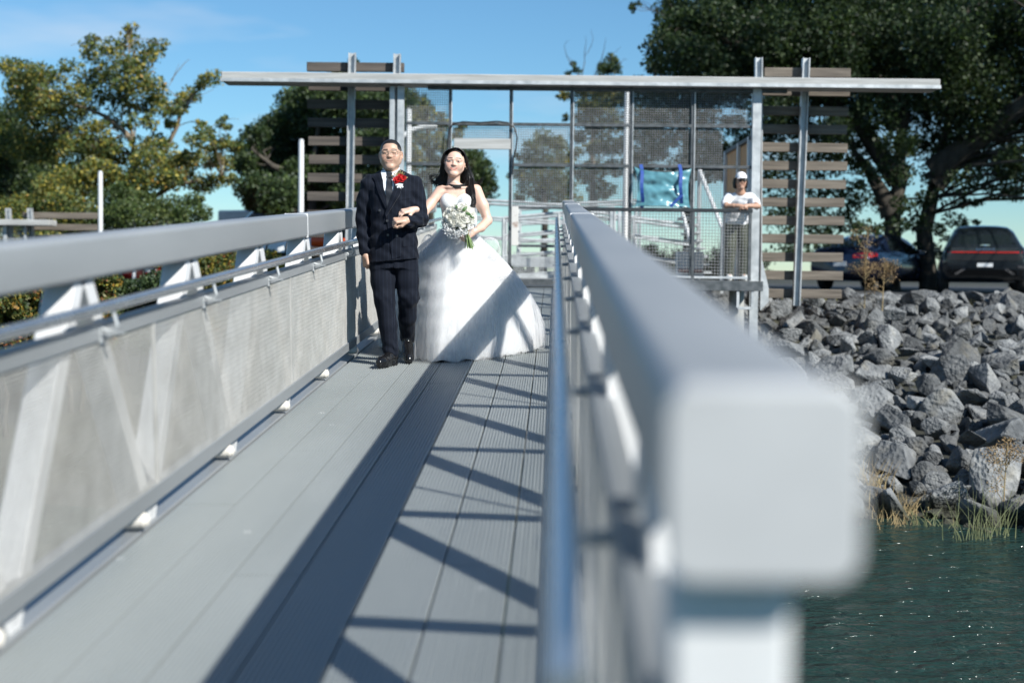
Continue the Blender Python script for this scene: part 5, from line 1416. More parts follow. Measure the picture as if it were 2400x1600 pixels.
def head_colours(H, V, skin, female=False):
    L = H.loc(V); x, y, z = L[:, 0], L[:, 1], L[:, 2]; ax = np.abs(x)
    C = np.tile(np.array(skin), (len(V), 1)); C *= (1 + .05 * nz(V, 90, 2))[:, None]
    inh = (z > -.16) & (z < .13) & (ax < .1) & (y > -.13) & (y < .12); front = inh & (y < -.045)
    def blend(mask_w, c): 
        nonlocal C
        C = C * (1 - mask_w[:, None]) + np.array(c) * mask_w[:, None]
    blush = np.exp(-(((ax - .040) / .020) ** 2 + ((z + .026) / .020) ** 2)) * front
    blend(blush * (.40 if female else .35), (skin[0] * 1.0, skin[1] * .62, skin[2] * .55))
    nose = np.exp(-((x / .016) ** 2 + ((z + .026) / .016) ** 2)) * front
    blend(nose * .25, (skin[0] * .95, skin[1] * .70, skin[2] * .62))
    # brows
    bz = (.0300 if female else .0275) + .0015 * np.sin(np.clip((ax - .012) / .042, 0, 1) * 3.0) - .006 * np.clip((ax - .036) / .018, 0, 1)
    brow = sm(.0050 if female else .0062, .0025, np.abs(z - bz)) * sm(.010, .015, ax) * sm(.054, .046, ax) * front
    blend(np.clip(brow * (1.0 if female else 1.1), 0, 1), (.022, .016, .013))
    # lashes and eyes
    ez = .0045 + .012 * (.031 - ax) * (ax - .031) / .02
    if female:
        eye = sm(1.15, .9, ((ax - .031) / .0150) ** 2 + ((z - ez) / .0052) ** 2) * front
        blend(eye * .9, (.55, .50, .47))
        iris = sm(1.2, .8, ((ax - .0305) / .0060) ** 2 + ((z - ez - .0003) / .0052) ** 2) * front
        blend(iris, (.015, .010, .008))
        lash = sm(.0030, .0012, np.abs(z - ez - .0052 + 18 * (ax - .031) ** 2)) * sm(.012, .016, ax) * sm(.052, .047, ax) * front
        blend(lash, (.012, .009, .008))
        sh = np.exp(-(((ax - .033) / .018) ** 2 + ((z - .014) / .008) ** 2)) * front; blend(sh * .35, (skin[0] * .6, skin[1] * .42, skin[2] * .36))
    else:
        eye = sm(1.15, .85, ((ax - .031) / .0145) ** 2 + ((z - ez) / .0026) ** 2) * front; blend(eye * .9, (.035, .022, .016))
        lid = np.exp(-(((ax - .031) / .018) ** 2 + ((z - .013) / .006) ** 2)) * front; blend(lid * .25, (skin[0] * .7, skin[1] * .6, skin[2] * .55))
        bag = np.exp(-(((ax - .031) / .016) ** 2 + ((z + .008) / .004) ** 2)) * front; blend(bag * .25, (skin[0] * .72, skin[1] * .58, skin[2] * .52))
        stub = np.exp(-((ax / .06) ** 2 + ((z + .075) / .035) ** 2)) * front; blend(stub * .10, (.16, .12, .10))
        nl = sm(.0042, .001, np.abs(ax - .020 - (-.030 - z) * .62)) * sm(-.064, -.058, z) * sm(-.028, -.036, z) * front; blend(nl * .4, (skin[0] * .6, skin[1] * .45, skin[2] * .38))
    # lips
    up = .0065 - .05 * ax; lw = .0085 * np.sqrt(np.clip(1 - (ax / .025) ** 2, 0, 1))
    zl = z + .0597 - (.0055 * (ax / .024) ** 2 if female else 0)
    zl = zl - (.0 if female else .003 * (ax / .022) ** 2)
    lip = (sm(.0015, -.0005, zl - np.maximum(up, .001)) * sm(-.0015, .0005, zl + lw)) * sm(.0285 if female else .0265, .0235, ax) * front
    blend(lip * (.85 if female else .55), (.52, .13, .10) if female else (.42, .19, .15))
    if female:
        tooth = sm(1.2, .7, (ax / .013) ** 2 + ((zl - .0002) / .0026) ** 2) * front; blend(tooth * .75, (.70, .62, .56))
    else:
        line = sm(.0022, .0008, np.abs(zl)) * sm(.026, .022, ax) * front; blend(line * .75, (.14, .05, .035))
    ns = np.exp(-(((ax - .0065) / .0035) ** 2 + ((z + .0365) / .003) ** 2)) * front; blend(ns * .8, (.05, .02, .015))
    return C

def hand(v, wrist, axis, normal, curl=50, thumb=1, size=.185, spread=.0, k=.005, curls=None, thumb_in=.5):
    """wrist point, direction the palm runs, outward normal of the back of the hand; thumb = side (+1: along axis x normal)"""
    w = np.array(wrist, float); a = np.array(axis, float); a /= np.linalg.norm(a)
    n = np.array(normal, float); n -= a * (a @ n); n /= np.linalg.norm(n); s_ = np.cross(a, n) * thumb
    q = size / .185; P = .092 * q
    off = np.array([.030, .0105, -.0095, -.028]) * q; ln = np.array([.072, .080, .074, .058]) * q; rd = np.array([.0087, .0090, .0086, .0076]) * q
    v.cone(w - a * .03, w + a * .02, .026 * q, .027 * q, .02)
    for i in range(4):
        base = w + a * (.015 * q) + s_ * off[i] * .62; kn = w + a * (P - abs(i - 1.2) * .004) + s_ * off[i]
        v.cone(base, kn, .0150 * q, .0112 * q, .014)
        c = math.radians((curls[i] if curls else curl)); d = a + s_ * spread * (1.5 - i); ang = c * .9; p = kn
        for sg, fr in enumerate((.46, .30, .24)):
            dd = d * math.cos(ang) - n * math.sin(ang); dd /= np.linalg.norm(dd)
            p2 = p + dd * ln[i] * fr; v.cone(p, p2, rd[i] * (1 - .1 * sg), rd[i] * (.9 - .1 * sg), k); p = p2; ang += c
    # thumb
    b = w + a * .022 * q + s_ * .024 * q - n * .006; m = b + (a * .55 + s_ * (.62 - thumb_in * .5) - n * (.35 + .3 * thumb_in)) * .040 * q
    e = m + (a * .80 - s_ * (.55 * thumb_in) - n * (.30 + .3 * thumb_in)) * .034 * q; f = e + (a * .7 - s_ * .7 * thumb_in - n * .2) * .026 * q
    v.cone(b - a * .005, m, .0155 * q, .0120 * q, .012); v.cone(m, e, .0115 * q, .0100 * q, .005); v.cone(e, f, .0100 * q, .0085 * q, .004)

M_skin = attr_mat('skin', 'col', .46, .03, 140)
_b = M_skin.node_tree.nodes['Principled BSDF']; _b.inputs['Subsurface Weight'].default_value = .12; _b.inputs['Subsurface Radius'].default_value = (.012, .005, .003); _b.inputs['Subsurface Scale'].default_value = .6
def suit_mat(name, base, stripe, pitch, width):
    m = pbsdf(name, base, .85, 0, Specular_IOR_Level=.22); n, l = m.node_tree.nodes, m.node_tree.links; b = n['Principled BSDF']
    b.inputs['Sheen Weight'].default_value = .05; b.inputs['Sheen Roughness'].default_value = .4
    a = n.new('ShaderNodeAttribute'); a.attribute_name = 'sx'
    d = n.new('ShaderNodeMath'); d.operation = 'DIVIDE'; d.inputs[1].default_value = pitch; l.new(a.outputs['Fac'], d.inputs[0])
    f = n.new('ShaderNodeMath'); f.operation = 'FRACT'; l.new(d.outputs[0], f.inputs[0])
    c = n.new('ShaderNodeMath'); c.operation = 'LESS_THAN'; c.inputs[1].default_value = width; l.new(f.outputs[0], c.inputs[0])
    tc = n.new('ShaderNodeTexCoord'); tx = n.new('ShaderNodeTexNoise'); tx.inputs['Scale'].default_value = 160; l.new(tc.outputs['Object'], tx.inputs['Vector'])
    dm = n.new('ShaderNodeMath'); dm.operation = 'MULTIPLY'; l.new(c.outputs[0], dm.inputs[0]); l.new(tx.outputs['Fac'], dm.inputs[1])
    mx = n.new('ShaderNodeMixRGB'); mx.inputs[1].default_value = (*base, 1); mx.inputs[2].default_value = (*stripe, 1)
    l.new(dm.outputs[0], mx.inputs[0]); l.new(mx.outputs[0], b.inputs['Base Color'])
    bp = n.new('ShaderNodeBump'); bp.inputs['Strength'].default_value = .15; bp.inputs['Distance'].default_value = .002
    l.new(tx.outputs['Fac'], bp.inputs['Height']); l.new(bp.outputs['Normal'], b.inputs['Normal'])
    return m
M_suit = suit_mat('pinstripe_wool', (.0034, .0056, .0125), (.024, .033, .056), .034, .075)
M_satin = pbsdf('dark_satin', (.010, .012, .018), .5)
M_shirt = noisy('white_cotton', (.72, .72, .75), (.80, .80, .82), 20, (.75, .85))
M_leather = pbsdf('black_leather', (.008, .008, .009), .16)
M_hair = pbsdf('black_hair', (.007, .0055, .005), .42)
M_hair.node_tree.nodes['Principled BSDF'].inputs['Specular IOR Level'].default_value = .55
M_wirem = pbsdf('thin_gold_wire', (.50, .42, .30), .25, 1.0)
SKIN_M = (.52, .33, .24); SKIN_F = (.66, .44, .345)

# ================================================================== the man in the suit
MX, MY = -1.2860, 10.86
man_loc = gp(MX, MY, 0)
man = empty('person', man_loc, None, 'man in dark double breasted pinstripe suit and glasses walking arm in arm with the bride', 'person')
v = Vox((-.36, -.45, -.02), (.40, .52, 1.78), .0036)
HM = Head((.004, -.010, 1.606), .232, yaw=1, pitch=-3, roll=-1, wide=1.09)
build_head(v, HM, False, .003)
v.loft([(.86, .035, .01, .15, .10), (1.05, .03, .0, .14, .10), (1.25, .02, 0, .155, .10), (1.35, .015, .005, .13, .075), (1.43, .01, .02, .06, .055)], .04)
v.chain([(-.155, .0, 1.355), (-.210, .02, 1.12), (-.185, -.03, .872)], [.042, .036, .028], .02)
v.chain([(.180, .0, 1.355), (.232, .0, 1.115), (.160, -.185, 1.097)], [.042, .036, .028], .02)
v.chain([(-.045, 0, .88), (-.032, -.070, .50), (.028, -.078, .10), (.022, -.09, .06)], [.085, .055, .038, .035], .03)
v.chain([(.115, 0, .88), (.143, -.03, .51), (.118, .22, .19), (.125, .19, .12)], [.085, .055, .038, .035], .03)
v.chain([(.022, -.07, .05), (-.03, -.22, .03)], [.035, .03], .02); v.chain([(.118, .22, .13), (.14, .11, .04)], [.035, .03], .02)
hand(v, (-.183, -.038, .848), (.10, -.12, -1), (-.75, -.62, 0), 62, 1, .182, curls=(58, 66, 70, 74), thumb_in=.5)
hand(v, (.148, -.205, 1.100), (-.86, -.48, -.04), (.12, -.45, .88), 86, -1, .190, curls=(80, 86, 88, 88), thumb_in=.9)
V, F = v.mesh()
C = head_colours(HM, V, SKIN_M)
link('body', mesh_np('body', V, F, {'col': C}), M_skin, man, True)
# hair: short crop
hv = Vox((-.13, -.14, 1.48), (.13, .16, 1.78), .003)
Qm = np.array(HM.Q)
hv.ell(HM.p(0, .016, .030), np.array((.0750 * 1.09, .0942, .0890)) * HM.k, .004, Qm)
def hairclip(X, Y, Z):
    P = np.stack(np.broadcast_arrays(X, Y, Z), -1).reshape(-1, 3); L = HM.loc(P); x, y, z = L[:, 0], L[:, 1], L[:, 2]; ax = np.abs(x)
    front = .078 - .25 * np.clip(ax - .035, 0, 1) - 1.2 * np.clip(y + .055, 0, .035)         # hairline on the forehead, dropping at the temples
    line = np.where(y < -.02, front, np.where(y < .035, .038 - .9 * np.clip(y + .02, 0, .05), -.03 - .5 * np.clip(y - .035, 0, .06)))
    line = np.where((y > -.055) & (y < .0) & (ax > .05), np.minimum(line, .030 - .2 * (y + .05)), line)
    return ((line - z) * HM.k).reshape(np.broadcast_shapes(X.shape, Y.shape, Z.shape))
hv.clip(hairclip)
Vh, Fh = hv.mesh(); Vh = Vh + (nz(Vh, 260, 5) * .0022)[:, None] * (Vh - np.array(HM.c))
side = sm(.060, .038, HM.loc(Vh)[:, 2])
Ch = np.array((.010, .008, .007))[None] * (1 - side[:, None]) + np.array((.075, .068, .062))[None] * side[:, None] * .9
Ch *= (1 + .5 * nz(Vh, 400, 6))[:, None]
M_hairm = attr_mat('short_hair', 'col', .5)
link('hair', mesh_np('hair', Vh, Fh, {'col': np.clip(Ch, .003, 1)}), M_hairm, man, True)
# glasses
gl = MB()
for s_ in (-1, 1):
    ring = []
    for i in range(21):
        a = 2 * math.pi * i / 20; cx_, cz_ = .0235 * math.copysign(abs(math.cos(a)) ** .75, math.cos(a)), .0165 * math.copysign(abs(math.sin(a)) ** .75, math.sin(a))
        ring.append(HM.p(s_ * .033 + cx_, -.0985 + .22 * abs(cx_ + s_ * .033) ** 1.5, .000 + cz_))
    gl.tube(ring, .0011, 6, False)
    gl.tube([HM.p(s_ * .057, -.092, .006), HM.p(s_ * .080, -.05, .006), HM.p(s_ * .084, .005, .008)], .0012, 6)
gl.tube([HM.p(-.0095, -.0985, .003), HM.p(0, -.106, .006), HM.p(.0095, -.0985, .003)], .0011, 6)
gl.build('glasses', M_wirem, man, True)

# trousers
tv = Vox((-.34, -.35, .03), (.36, .50, 1.0), .005)
tv.loft([(.74, .030, .0, .168, .125), (.86, .032, .005, .172, .12), (.98, .03, .0, .165, .115)], .02)
tv.chain([(-.062, .0, .82), (-.045, -.035, .64), (-.030, -.070, .50), (.002, -.075, .30), (.024, -.078, .10)], [.100, .090, .078, .068, .060], .025)
tv.chain([(.125, .0, .82), (.140, -.02, .64), (.146, -.030, .52), (.132, .06, .36), (.120, .205, .200)], [.098, .086, .075, .066, .058], .025)
def tw(X, Y, Z):
    leg = np.where(X < .045, 0.0, 2.1)
    long = .0030 * np.sin(X * 62 + Z * 7 + leg) * np.sin(Y * 55 + Z * 5 + 1)           # soft lengthwise folds
    knee = .0042 * np.exp(-((Z - .50) / .07) ** 2) * np.sin(Z * 62 + X * 34 + leg) * np.sin(X * 40 + Y * 30)
    seat = .0035 * np.exp(-((Z - .80) / .06) ** 2) * np.sin(X * 46 - Z * 30)
    ank = .0050 * np.exp(-((Z - .13) / .05) ** 2) * np.sin(Z * 75 + X * 30 + leg)
    return -(long + knee + seat + ank)
tv.warp(tw)
tv.cone((.20, -.01, .535), (.222, .0, .515), .028, .014, .03)   # bunched cloth at the bent knee
V, F = tv.mesh()
sx = np.where(V[:, 0] < .045, V[:, 0] - (-.045 + .06 * (.8 - V[:, 2]) * .9), V[:, 0] - .13) * 1.25 + .2
link('trousers', mesh_np('trousers', V, F, {'sx': sx}), M_suit, man, True)
# jacket
jv = Vox((-.36, -.36, .74), (.40, .22, 1.50), .0042)
jv.loft([(.770, .036, -.005, .192, .142), (.86, .034, -.003, .187, .136), (1.0, .030, -.004, .176, .128), (1.09, .028, -.006, .170, .126), (1.22, .022, -.006, .176, .128), (1.31, .018, .0, .182, .124), (1.365, .016, .008, .160, .100), (1.425, .014, .016, .118, .082), (1.455, .008, .022, .075, .066)], .015, 2.5)
jv.chain([(-.160, .004, 1.352), (-.198, .012, 1.24), (-.210, .02, 1.12), (-.200, -.004, .99), (-.186, -.030, .868)], [.066, .060, .055, .050, .046], .022)
jv.chain([(.186, .004, 1.352), (.216, .006, 1.24), (.232, .0, 1.125), (.206, -.085, 1.105), (.166, -.172, 1.094)], [.066, .061, .058, .055, .050], .022)
for s_ in (-1, 1): jv.cone((.012 + s_ * .055, .02, 1.418), (.014 + s_ * .158, .006, 1.362), .048, .058, .03)
jv.cone((.250, .022, 1.12), (.240, .02, 1.10), .045, .045, .03)
def jw_(X, Y, Z):
    el = np.exp(-(((X - .22) / .08) ** 2 + ((Z - 1.13) / .10) ** 2)) * .007 * np.sin(Z * 95 + X * 50)
    wr = .003 * np.sin(X * 31 + Z * 22) * np.sin(Z * 29 - X * 12 + 1) + .0025 * np.sin(Z * 64 + Y * 50 + X * 44)
    pull = np.exp(-(((X - .06) / .13) ** 2 + ((Z - 1.10) / .08) ** 2)) * .0035 * np.sin((Z * .8 + np.abs(X - .03) * .7) * 110)
    ar = np.exp(-(((X + .205) / .06) ** 2)) * .003 * np.sin(Z * 70 + X * 60)
    return -(el + wr + pull + ar)
jv.warp(jw_)
hem = lambda X, Y, Z: (.795 + .10 * np.clip(X - .02, -.2, .3) - .022 * (np.abs(X - .03) < .0)) - Z
jv.clip(lambda X, Y, Z: np.where((X > -.152) & (X < .24), hem(X, Y, Z), .0 * Z - .2 + 0 * X))
V, F = jv.mesh()
UP = lambda z: z + .028 * sm(1.15, 1.40, z)
V[:, 2] = UP(V[:, 2])
fore = (V[:, 0] > .155) & (V[:, 1] < -.075) & (V[:, 2] > 1.0) & (V[:, 2] < 1.17)
sx = np.where(fore, V[:, 2] * 1.0 + .5, V[:, 0] * 1.1 + np.where(V[:, 0] < -.155, (V[:, 2] - 1.12) * .10, 0) + .3)
jm = mesh_np('jacket', V, F, {'sx': sx})
jac = link('jacket', jm, M_suit, man, True)
jb = bvh_of(V, F)
def onj(name, poly, off, mat, par=None, res=.02, thick=.010, slant=0.0): return drape(name, [(a_, float(UP(b_))) for a_, b_ in poly], jb, 'y', off, mat, par or man, res, thick, sx=(lambda x, y, z: (x + slant * z) * 1.1 + .3) if mat is M_suit else None)
def jx(px, py): return ((px - 900) / 305.0, (849 - py) / 305.0 + .0)
# shirt front, collar, tie, lapels, front edge
vb = (.006, 1.205)
onj('shirt', [(-.058, 1.465), (.062, 1.465), (.052, 1.36), (.012, 1.19), (-.004, 1.19), (-.050, 1.36)], .004, M_shirt)
for s_ in (-1, 1):
    pts = [(.004 + s_ * .014, 1.430), (.004 + s_ * .066, 1.487), (.004 + s_ * .068, 1.440), (.004 + s_ * .046, 1.372)]
    onj('collar', pts if s_ > 0 else pts[::-1], .016, M_shirt, None, .012, .012)
cb = MB()
ringv = []
for (r_, z_, dz) in ((.069, 1.462, 0), (.0665, 1.500, .0), (.0645, 1.514, .0)):
    ringv.append([(.005 + r_ * math.cos(a), .020 + r_ * .98 * math.sin(a), z_ + .018 * math.sin(a)) for a in np.linspace(0, 2 * math.pi, 28, endpoint=False)])
cb.add(sum(ringv, []), [(i * 28 + k, i * 28 + (k + 1) % 28, (i + 1) * 28 + (k + 1) % 28, (i + 1) * 28 + k) for i in range(2) for k in range(28)])
cb.build('collar_band', M_shirt, man, True)
onj('tie', [(-.020, 1.437), (.026, 1.437), (.020, 1.404), (.034, 1.30), (.024, 1.19), (-.006, 1.19), (-.018, 1.30), (-.013, 1.404)], .013, M_satin, None, .014, .012)
onj('tie_knot', [(-.021, 1.440), (.027, 1.440), (.019, 1.402), (-.012, 1.402)], .021, M_satin, None, .012, .014)
onj('lapel', [(-.064, 1.462), (-.090, 1.420), (-.128, 1.402), (-.108, 1.372), (-.075, 1.29), (-.004, 1.165), (.012, 1.185), (-.036, 1.33), (-.050, 1.40)], .012, M_suit, None, .018, .012, .42)
onj('lapel', [(.066, 1.462), (.096, 1.420), (.134, 1.404), (.118, 1.372), (.090, 1.28), (-.012, 1.128), (-.022, 1.148), (.040, 1.31), (.052, 1.40)], .018, M_suit, None, .018, .014, -.42)
onj('front_edge', [(-.020, 1.150), (.10, 1.150), (.10, .83), (.045, .808), (.034, .812), (.020, .93), (-.002, 1.06)], .007, M_suit, None, .025, .008)
bt = MB().lathe([(.0, 0), (.009, .0), (.0105, .002), (.0095, .0045), (.0, .004)], 16).mesh('button'); bt.materials.append(pbsdf('horn_button', (.035, .035, .04), .25))
for (x_, z_) in ((-.005, 1.098), (.062, 1.098), (.002, .990), (.070, .985), (-.062, 1.175), (.098, 1.175)):
    h = jb.ray_cast(Vector((x_, -5, float(UP(z_)))), Vector((0, 1, 0)))
    if h[0]:
        o = bpy.data.objects.new('button', bt); col.objects.link(o); o.parent = man
        o.location = h[0] + Vector((0, -.009, 0)); o.rotation_euler = (R(90), 0, 0)
for nm, pl in (('breast_pocket', [(.085, 1.262), (.165, 1.276), (.165, 1.258), (.085, 1.244)]), ('pocket_flap', [(-.125, .955), (-.035, .945), (-.035, .900), (-.122, .910)]), ('pocket_flap', [(.115, .950), (.195, .958), (.195, .910), (.115, .902)])):
    onj(nm, pl, .004, M_suit, None, .02, .006)
# shoes
sv = Vox((-.14, -.40, -.01), (.24, .44, .26), .0036)
def shoe(heel, toe, up, side):
    heel, toe = np.array(heel, float), np.array(toe, float); d = toe - heel; L = np.linalg.norm(d); d /= L
    up = np.array(up, float); up -= d * (up @ d); up /= np.linalg.norm(up)
    A = lambda t, u: heel + d * t * L + up * u
    sv.chain([A(.0, .045), A(.12, .055), A(.35, .055), A(.60, .036), A(.85, .027), A(1.0, .024)], [.034, .036, .037, .036, .036, .026], .03)
    sv.chain([A(.05, .075), A(.10, .10)], [.036, .038], .02)
    sv.cone(A(.0, .008), A(.16, .008), .034, .034, .004); sv.chain([A(.35, .008), A(.7, .006), A(.96, .008)], [.028, .038, .028], .008)
shoe((.040, -.040, .005), (-.040, -.285, .008), (0, 0, 1), 1)
shoe((.118, .235, .118), (.150, .045, .012), (0, -.5, .85), 1)
V, F = sv.mesh()
link('shoes', mesh_np('shoes', V, F), M_leather, man, True)

# boutonniere
def rose(m, c, r, q, axis=(0, -1, .35), petals=14):
    ax_ = Vector(axis).normalized(); u = ax_.cross(Vector((0, 0, 1))).normalized(); w = ax_.cross(u)
    for i in range(petals):
        t = i / petals; a = i * 2.39996; rr_ = r * (.18 + .75 * t); tilt = .25 + 1.0 * t
        d = u * math.cos(a) + w * math.sin(a); c0 = Vector(c) + ax_ * r * (.55 - .75 * t)
        e = d.cross(ax_); wd = r * (.34 + .42 * t); L = r * (.5 + .35 * t)
        up = ax_ * math.cos(tilt) + d * math.sin(tilt); n_ = up.cross(e)
        P = []
        for (s_, h_) in ((-.45, 0), (.45, 0), (-.95, .5), (0, .45), (.95, .5), (-.6, .95), (0, 1.08), (.6, .95)):
            P.append(c0 + d * rr_ * .55 + e * wd * s_ + up * L * h_ + d * (-.10 * r * (1 - s_ * s_)) + d * (.12 * r * h_ * h_) + Vector((q.gauss(0, .03), q.gauss(0, .03), q.gauss(0, .03))) * r)
        m.add(P, [(0, 1, 3), (0, 3, 2), (1, 4, 3), (2, 3, 6, 5), (3, 4, 7, 6)])
q = random.Random(4)
M_rred = noisy('red_petals', (.42, .006, .010), (.62, .020, .022), 90, (.5, .65))
M_ribbon = pbsdf('white_ribbon', (.78, .78, .80), .35)
M_leafg = pbsdf('green_leaf', (.06, .13, .035), .5)
h = jb.ray_cast(Vector((.086, -5, 1.410)), Vector((0, 1, 0)))[0] or Vector((.086, -.12, 1.410))
bo = empty('boutonniere', man_loc + h + Vector((0, -.035, 0)), None, 'red rose boutonniere with white ribbon pinned on the dark lapel', 'boutonniere')
for c_, r_ in (((-.019, 0, -.004), .027), ((.022, .004, .006), .026), ((.004, .006, .026), .019)):
    m = MB(); rose(m, c_, r_, q); m.build('rose', M_rred, bo)
m = MB()
for i in range(26):
    a = q.uniform(.2, 2.9); d = Vector((math.cos(a), -.1, math.sin(a))); b_ = Vector((0, .01, 0)) + d * .02; m.tube([b_, b_ + d * q.uniform(.03, .05)], [.0015, .0008], 4)
    e = b_ + d * q.uniform(.03, .05); m.tube([e - d * .004, e + d * .006], [.0035, .0012], 5)
m.build('filler_sprig', pbsdf('ochre_sprig', (.34, .26, .10), .7), bo)
m = MB()
for pts in (((0, -.01, -.035), (-.016, -.015, -.062)), ((0, -.01, -.035), (.010, -.016, -.078)), ((0, -.01, -.035), (.028, -.013, -.058)), ((0, -.012, -.034), (-.030, -.012, -.040)), ((0, -.012, -.034), (.026, -.012, -.038))):
    m.bar(pts[0], pts[1], .012, .002, (1, 0, .2))
m.build('ribbon', M_ribbon, bo)
m = MB(); m.bar((0, 0, -.03), (-.012, -.004, -.07), .006, .006); m.build('stem', M_rred, bo)
# ================================================================== the bride
BX, BY = -.7980, 11.15
bride_loc = gp(BX, BY, 0)
bride = empty('person', bride_loc, None, 'bride in a strapless white ball gown holding a bouquet of white flowers', 'person')
HB = Head((-.014, -.010, 1.548), .216, yaw=2, pitch=-2, roll=3, wide=1.18)
v = Vox((-.50, -.58, .02), (.34, .30, 1.74), .0035)
build_head(v, HB, True, .006)
v.loft([(.98, .02, .0, .100, .078), (1.05, .02, .0, .112, .082), (1.15, .016, .0, .120, .088), (1.25, .013, .0, .132, .092), (1.315, .013, .006, .128, .075), (1.355, .010, .014, .085, .052), (1.385, .004, .018, .052, .047)], .03)
for s_ in (-1, 1): v.ell((.013 + s_ * .070, -.075, 1.235), (.056, .050, .058), .03)
for s_ in (-1, 1): v.cone((.010 + s_ * .035, -.052, 1.352), (.012 + s_ * .118, -.020, 1.360), .008, .009, .022)   # collar bones
# arms
v.chain([(-.128, .005, 1.325), (-.205, -.050, 1.215), (-.255, -.130, 1.128)], [.044, .037, .032], .03)
v.chain([(-.255, -.130, 1.128), (-.272, -.27, 1.145), (-.296, -.400, 1.157)], [.033, .030, .022], .012)
v.chain([(.155, .005, 1.335), (.210, .0, 1.215), (.252, -.015, 1.098)], [.048, .041, .034], .03)
v.chain([(.252, -.015, 1.098), (.205, -.115, 1.040), (.150, -.205, 1.003)], [.035, .033, .023], .012)
v.chain([(-.035, .03, .98), (-.05, .06, .5), (-.05, .08, .12), (-.05, .0, .06)], [.062, .05, .036, .028], .03)
v.chain([(.07, .03, .98), (.09, .06, .5), (.09, .08, .12), (.09, .0, .06)], [.062, .05, .036, .028], .03)
hand(v, (-.300, -.414, 1.158), (-.86, -.50, -.16), (-.08, -.62, 1), 24, -1, .172, curls=(34, 38, 44, 48), thumb_in=.3)
hand(v, (.143, -.212, .999), (-.70, -.30, -.48), (.25, -.80, .50), 78, 1, .165, curls=(68, 74, 78, 80), thumb_in=.8)
V, F = v.mesh()
C = head_colours(HB, V, SKIN_F, True)
link('body', mesh_np('body', V, F, {'col': C}), M_skin, bride, True)

# gown: bodice
def lace(name):
    m = pbsdf(name, (.80, .80, .80), .6); n, l = m.node_tree.nodes, m.node_tree.links; b = n['Principled BSDF']
    b.inputs['Sheen Weight'].default_value = .3
    tc = n.new('ShaderNodeTexCoord'); vo = n.new('ShaderNodeTexVoronoi'); vo.inputs['Scale'].default_value = 120
    no = n.new('ShaderNodeTexNoise'); no.inputs['Scale'].default_value = 45; no.inputs['Detail'].default_value = 4
    for t in (vo, no): l.new(tc.outputs['Object'], t.inputs['Vector'])
    mu = n.new('ShaderNodeMath'); mu.operation = 'MULTIPLY'; l.new(vo.outputs['Distance'], mu.inputs[0]); l.new(no.outputs['Fac'], mu.inputs[1])
    bp = n.new('ShaderNodeBump'); bp.inputs['Strength'].default_value = .35; bp.inputs['Distance'].default_value = .004
    l.new(mu.outputs[0], bp.inputs['Height']); l.new(bp.outputs['Normal'], b.inputs['Normal'])
    rp = n.new('ShaderNodeValToRGB'); rp.color_ramp.elements[0].position = .05; rp.color_ramp.elements[1].position = .42
    rp.color_ramp.elements[0].color = (.60, .60, .61, 1); rp.color_ramp.elements[1].color = (.84, .84, .83, 1)
    l.new(mu.outputs[0], rp.inputs['Fac']); l.new(rp.outputs['Color'], b.inputs['Base Color'])
    return m
M_lace = lace('white_lace')
bv = Vox((-.20, -.22, .92), (.24, .16, 1.36), .0042)
bv.loft([(.95, .022, .0, .150, .120), (1.02, .02, .0, .126, .097), (1.07, .02, .0, .121, .092), (1.15, .016, .0, .128, .096), (1.25, .013, .0, .141, .102), (1.335, .013, .006, .138, .085)], .02)
for s_ in (-1, 1): bv.ell((.013 + s_ * .070, -.078, 1.236), (.062, .054, .064), .025)
def neckline(X, Y, Z):
    u = np.abs(X - .0) / .075
    top = 1.252 + .052 * np.sin(np.clip(u, 0, 1.9) * 1.57) ** .8 - .018 * np.clip(u - 1.1, 0, 1)
    top = np.where(Y > .03, 1.262, top); return (Z - top) * .8
bv.clip(neckline)
V, F = bv.mesh()
gown = link('wedding_gown', mesh_np('wedding_gown', V, F), M_lace, bride, True)

# gown: skirt from waist to hem, following the outline of the hem on the deck
hem_pts = np.array([(.12, -.10), (.25, .01), (.367, .17), (.52, .40), (.640, .68), (.690, 1.0), (.60, 1.36), (.34, 1.66), (0, 1.78), (-.34, 1.66), (-.60, 1.30), (-.70, .98), (-.60, .70), (-.45, .45), (-.36, .24), (-.315, .07), (-.272, -.06), (-.200, -.165), (-.113, -.215), (.0, -.185)])
def hem_at(n):
    m = len(hem_pts); d = np.linalg.norm(np.roll(hem_pts, -1, 0) - hem_pts, axis=1); cum = np.concatenate([[0], np.cumsum(d)])
    out = []
    for s_ in np.linspace(0, cum[-1], n, endpoint=False):
        i = np.searchsorted(cum, s_, side='right') - 1; t = (s_ - cum[i]) / d[i]
        p0, p1, p2, p3 = [hem_pts[(i + j) % m] for j in (-1, 0, 1, 2)]
        out.append(.5 * (2 * p1 + (p2 - p0) * t + (2 * p0 - 5 * p1 + 4 * p2 - p3) * t * t + (3 * p1 - p0 - 3 * p2 + p3) * t ** 3))
    return np.array(out)
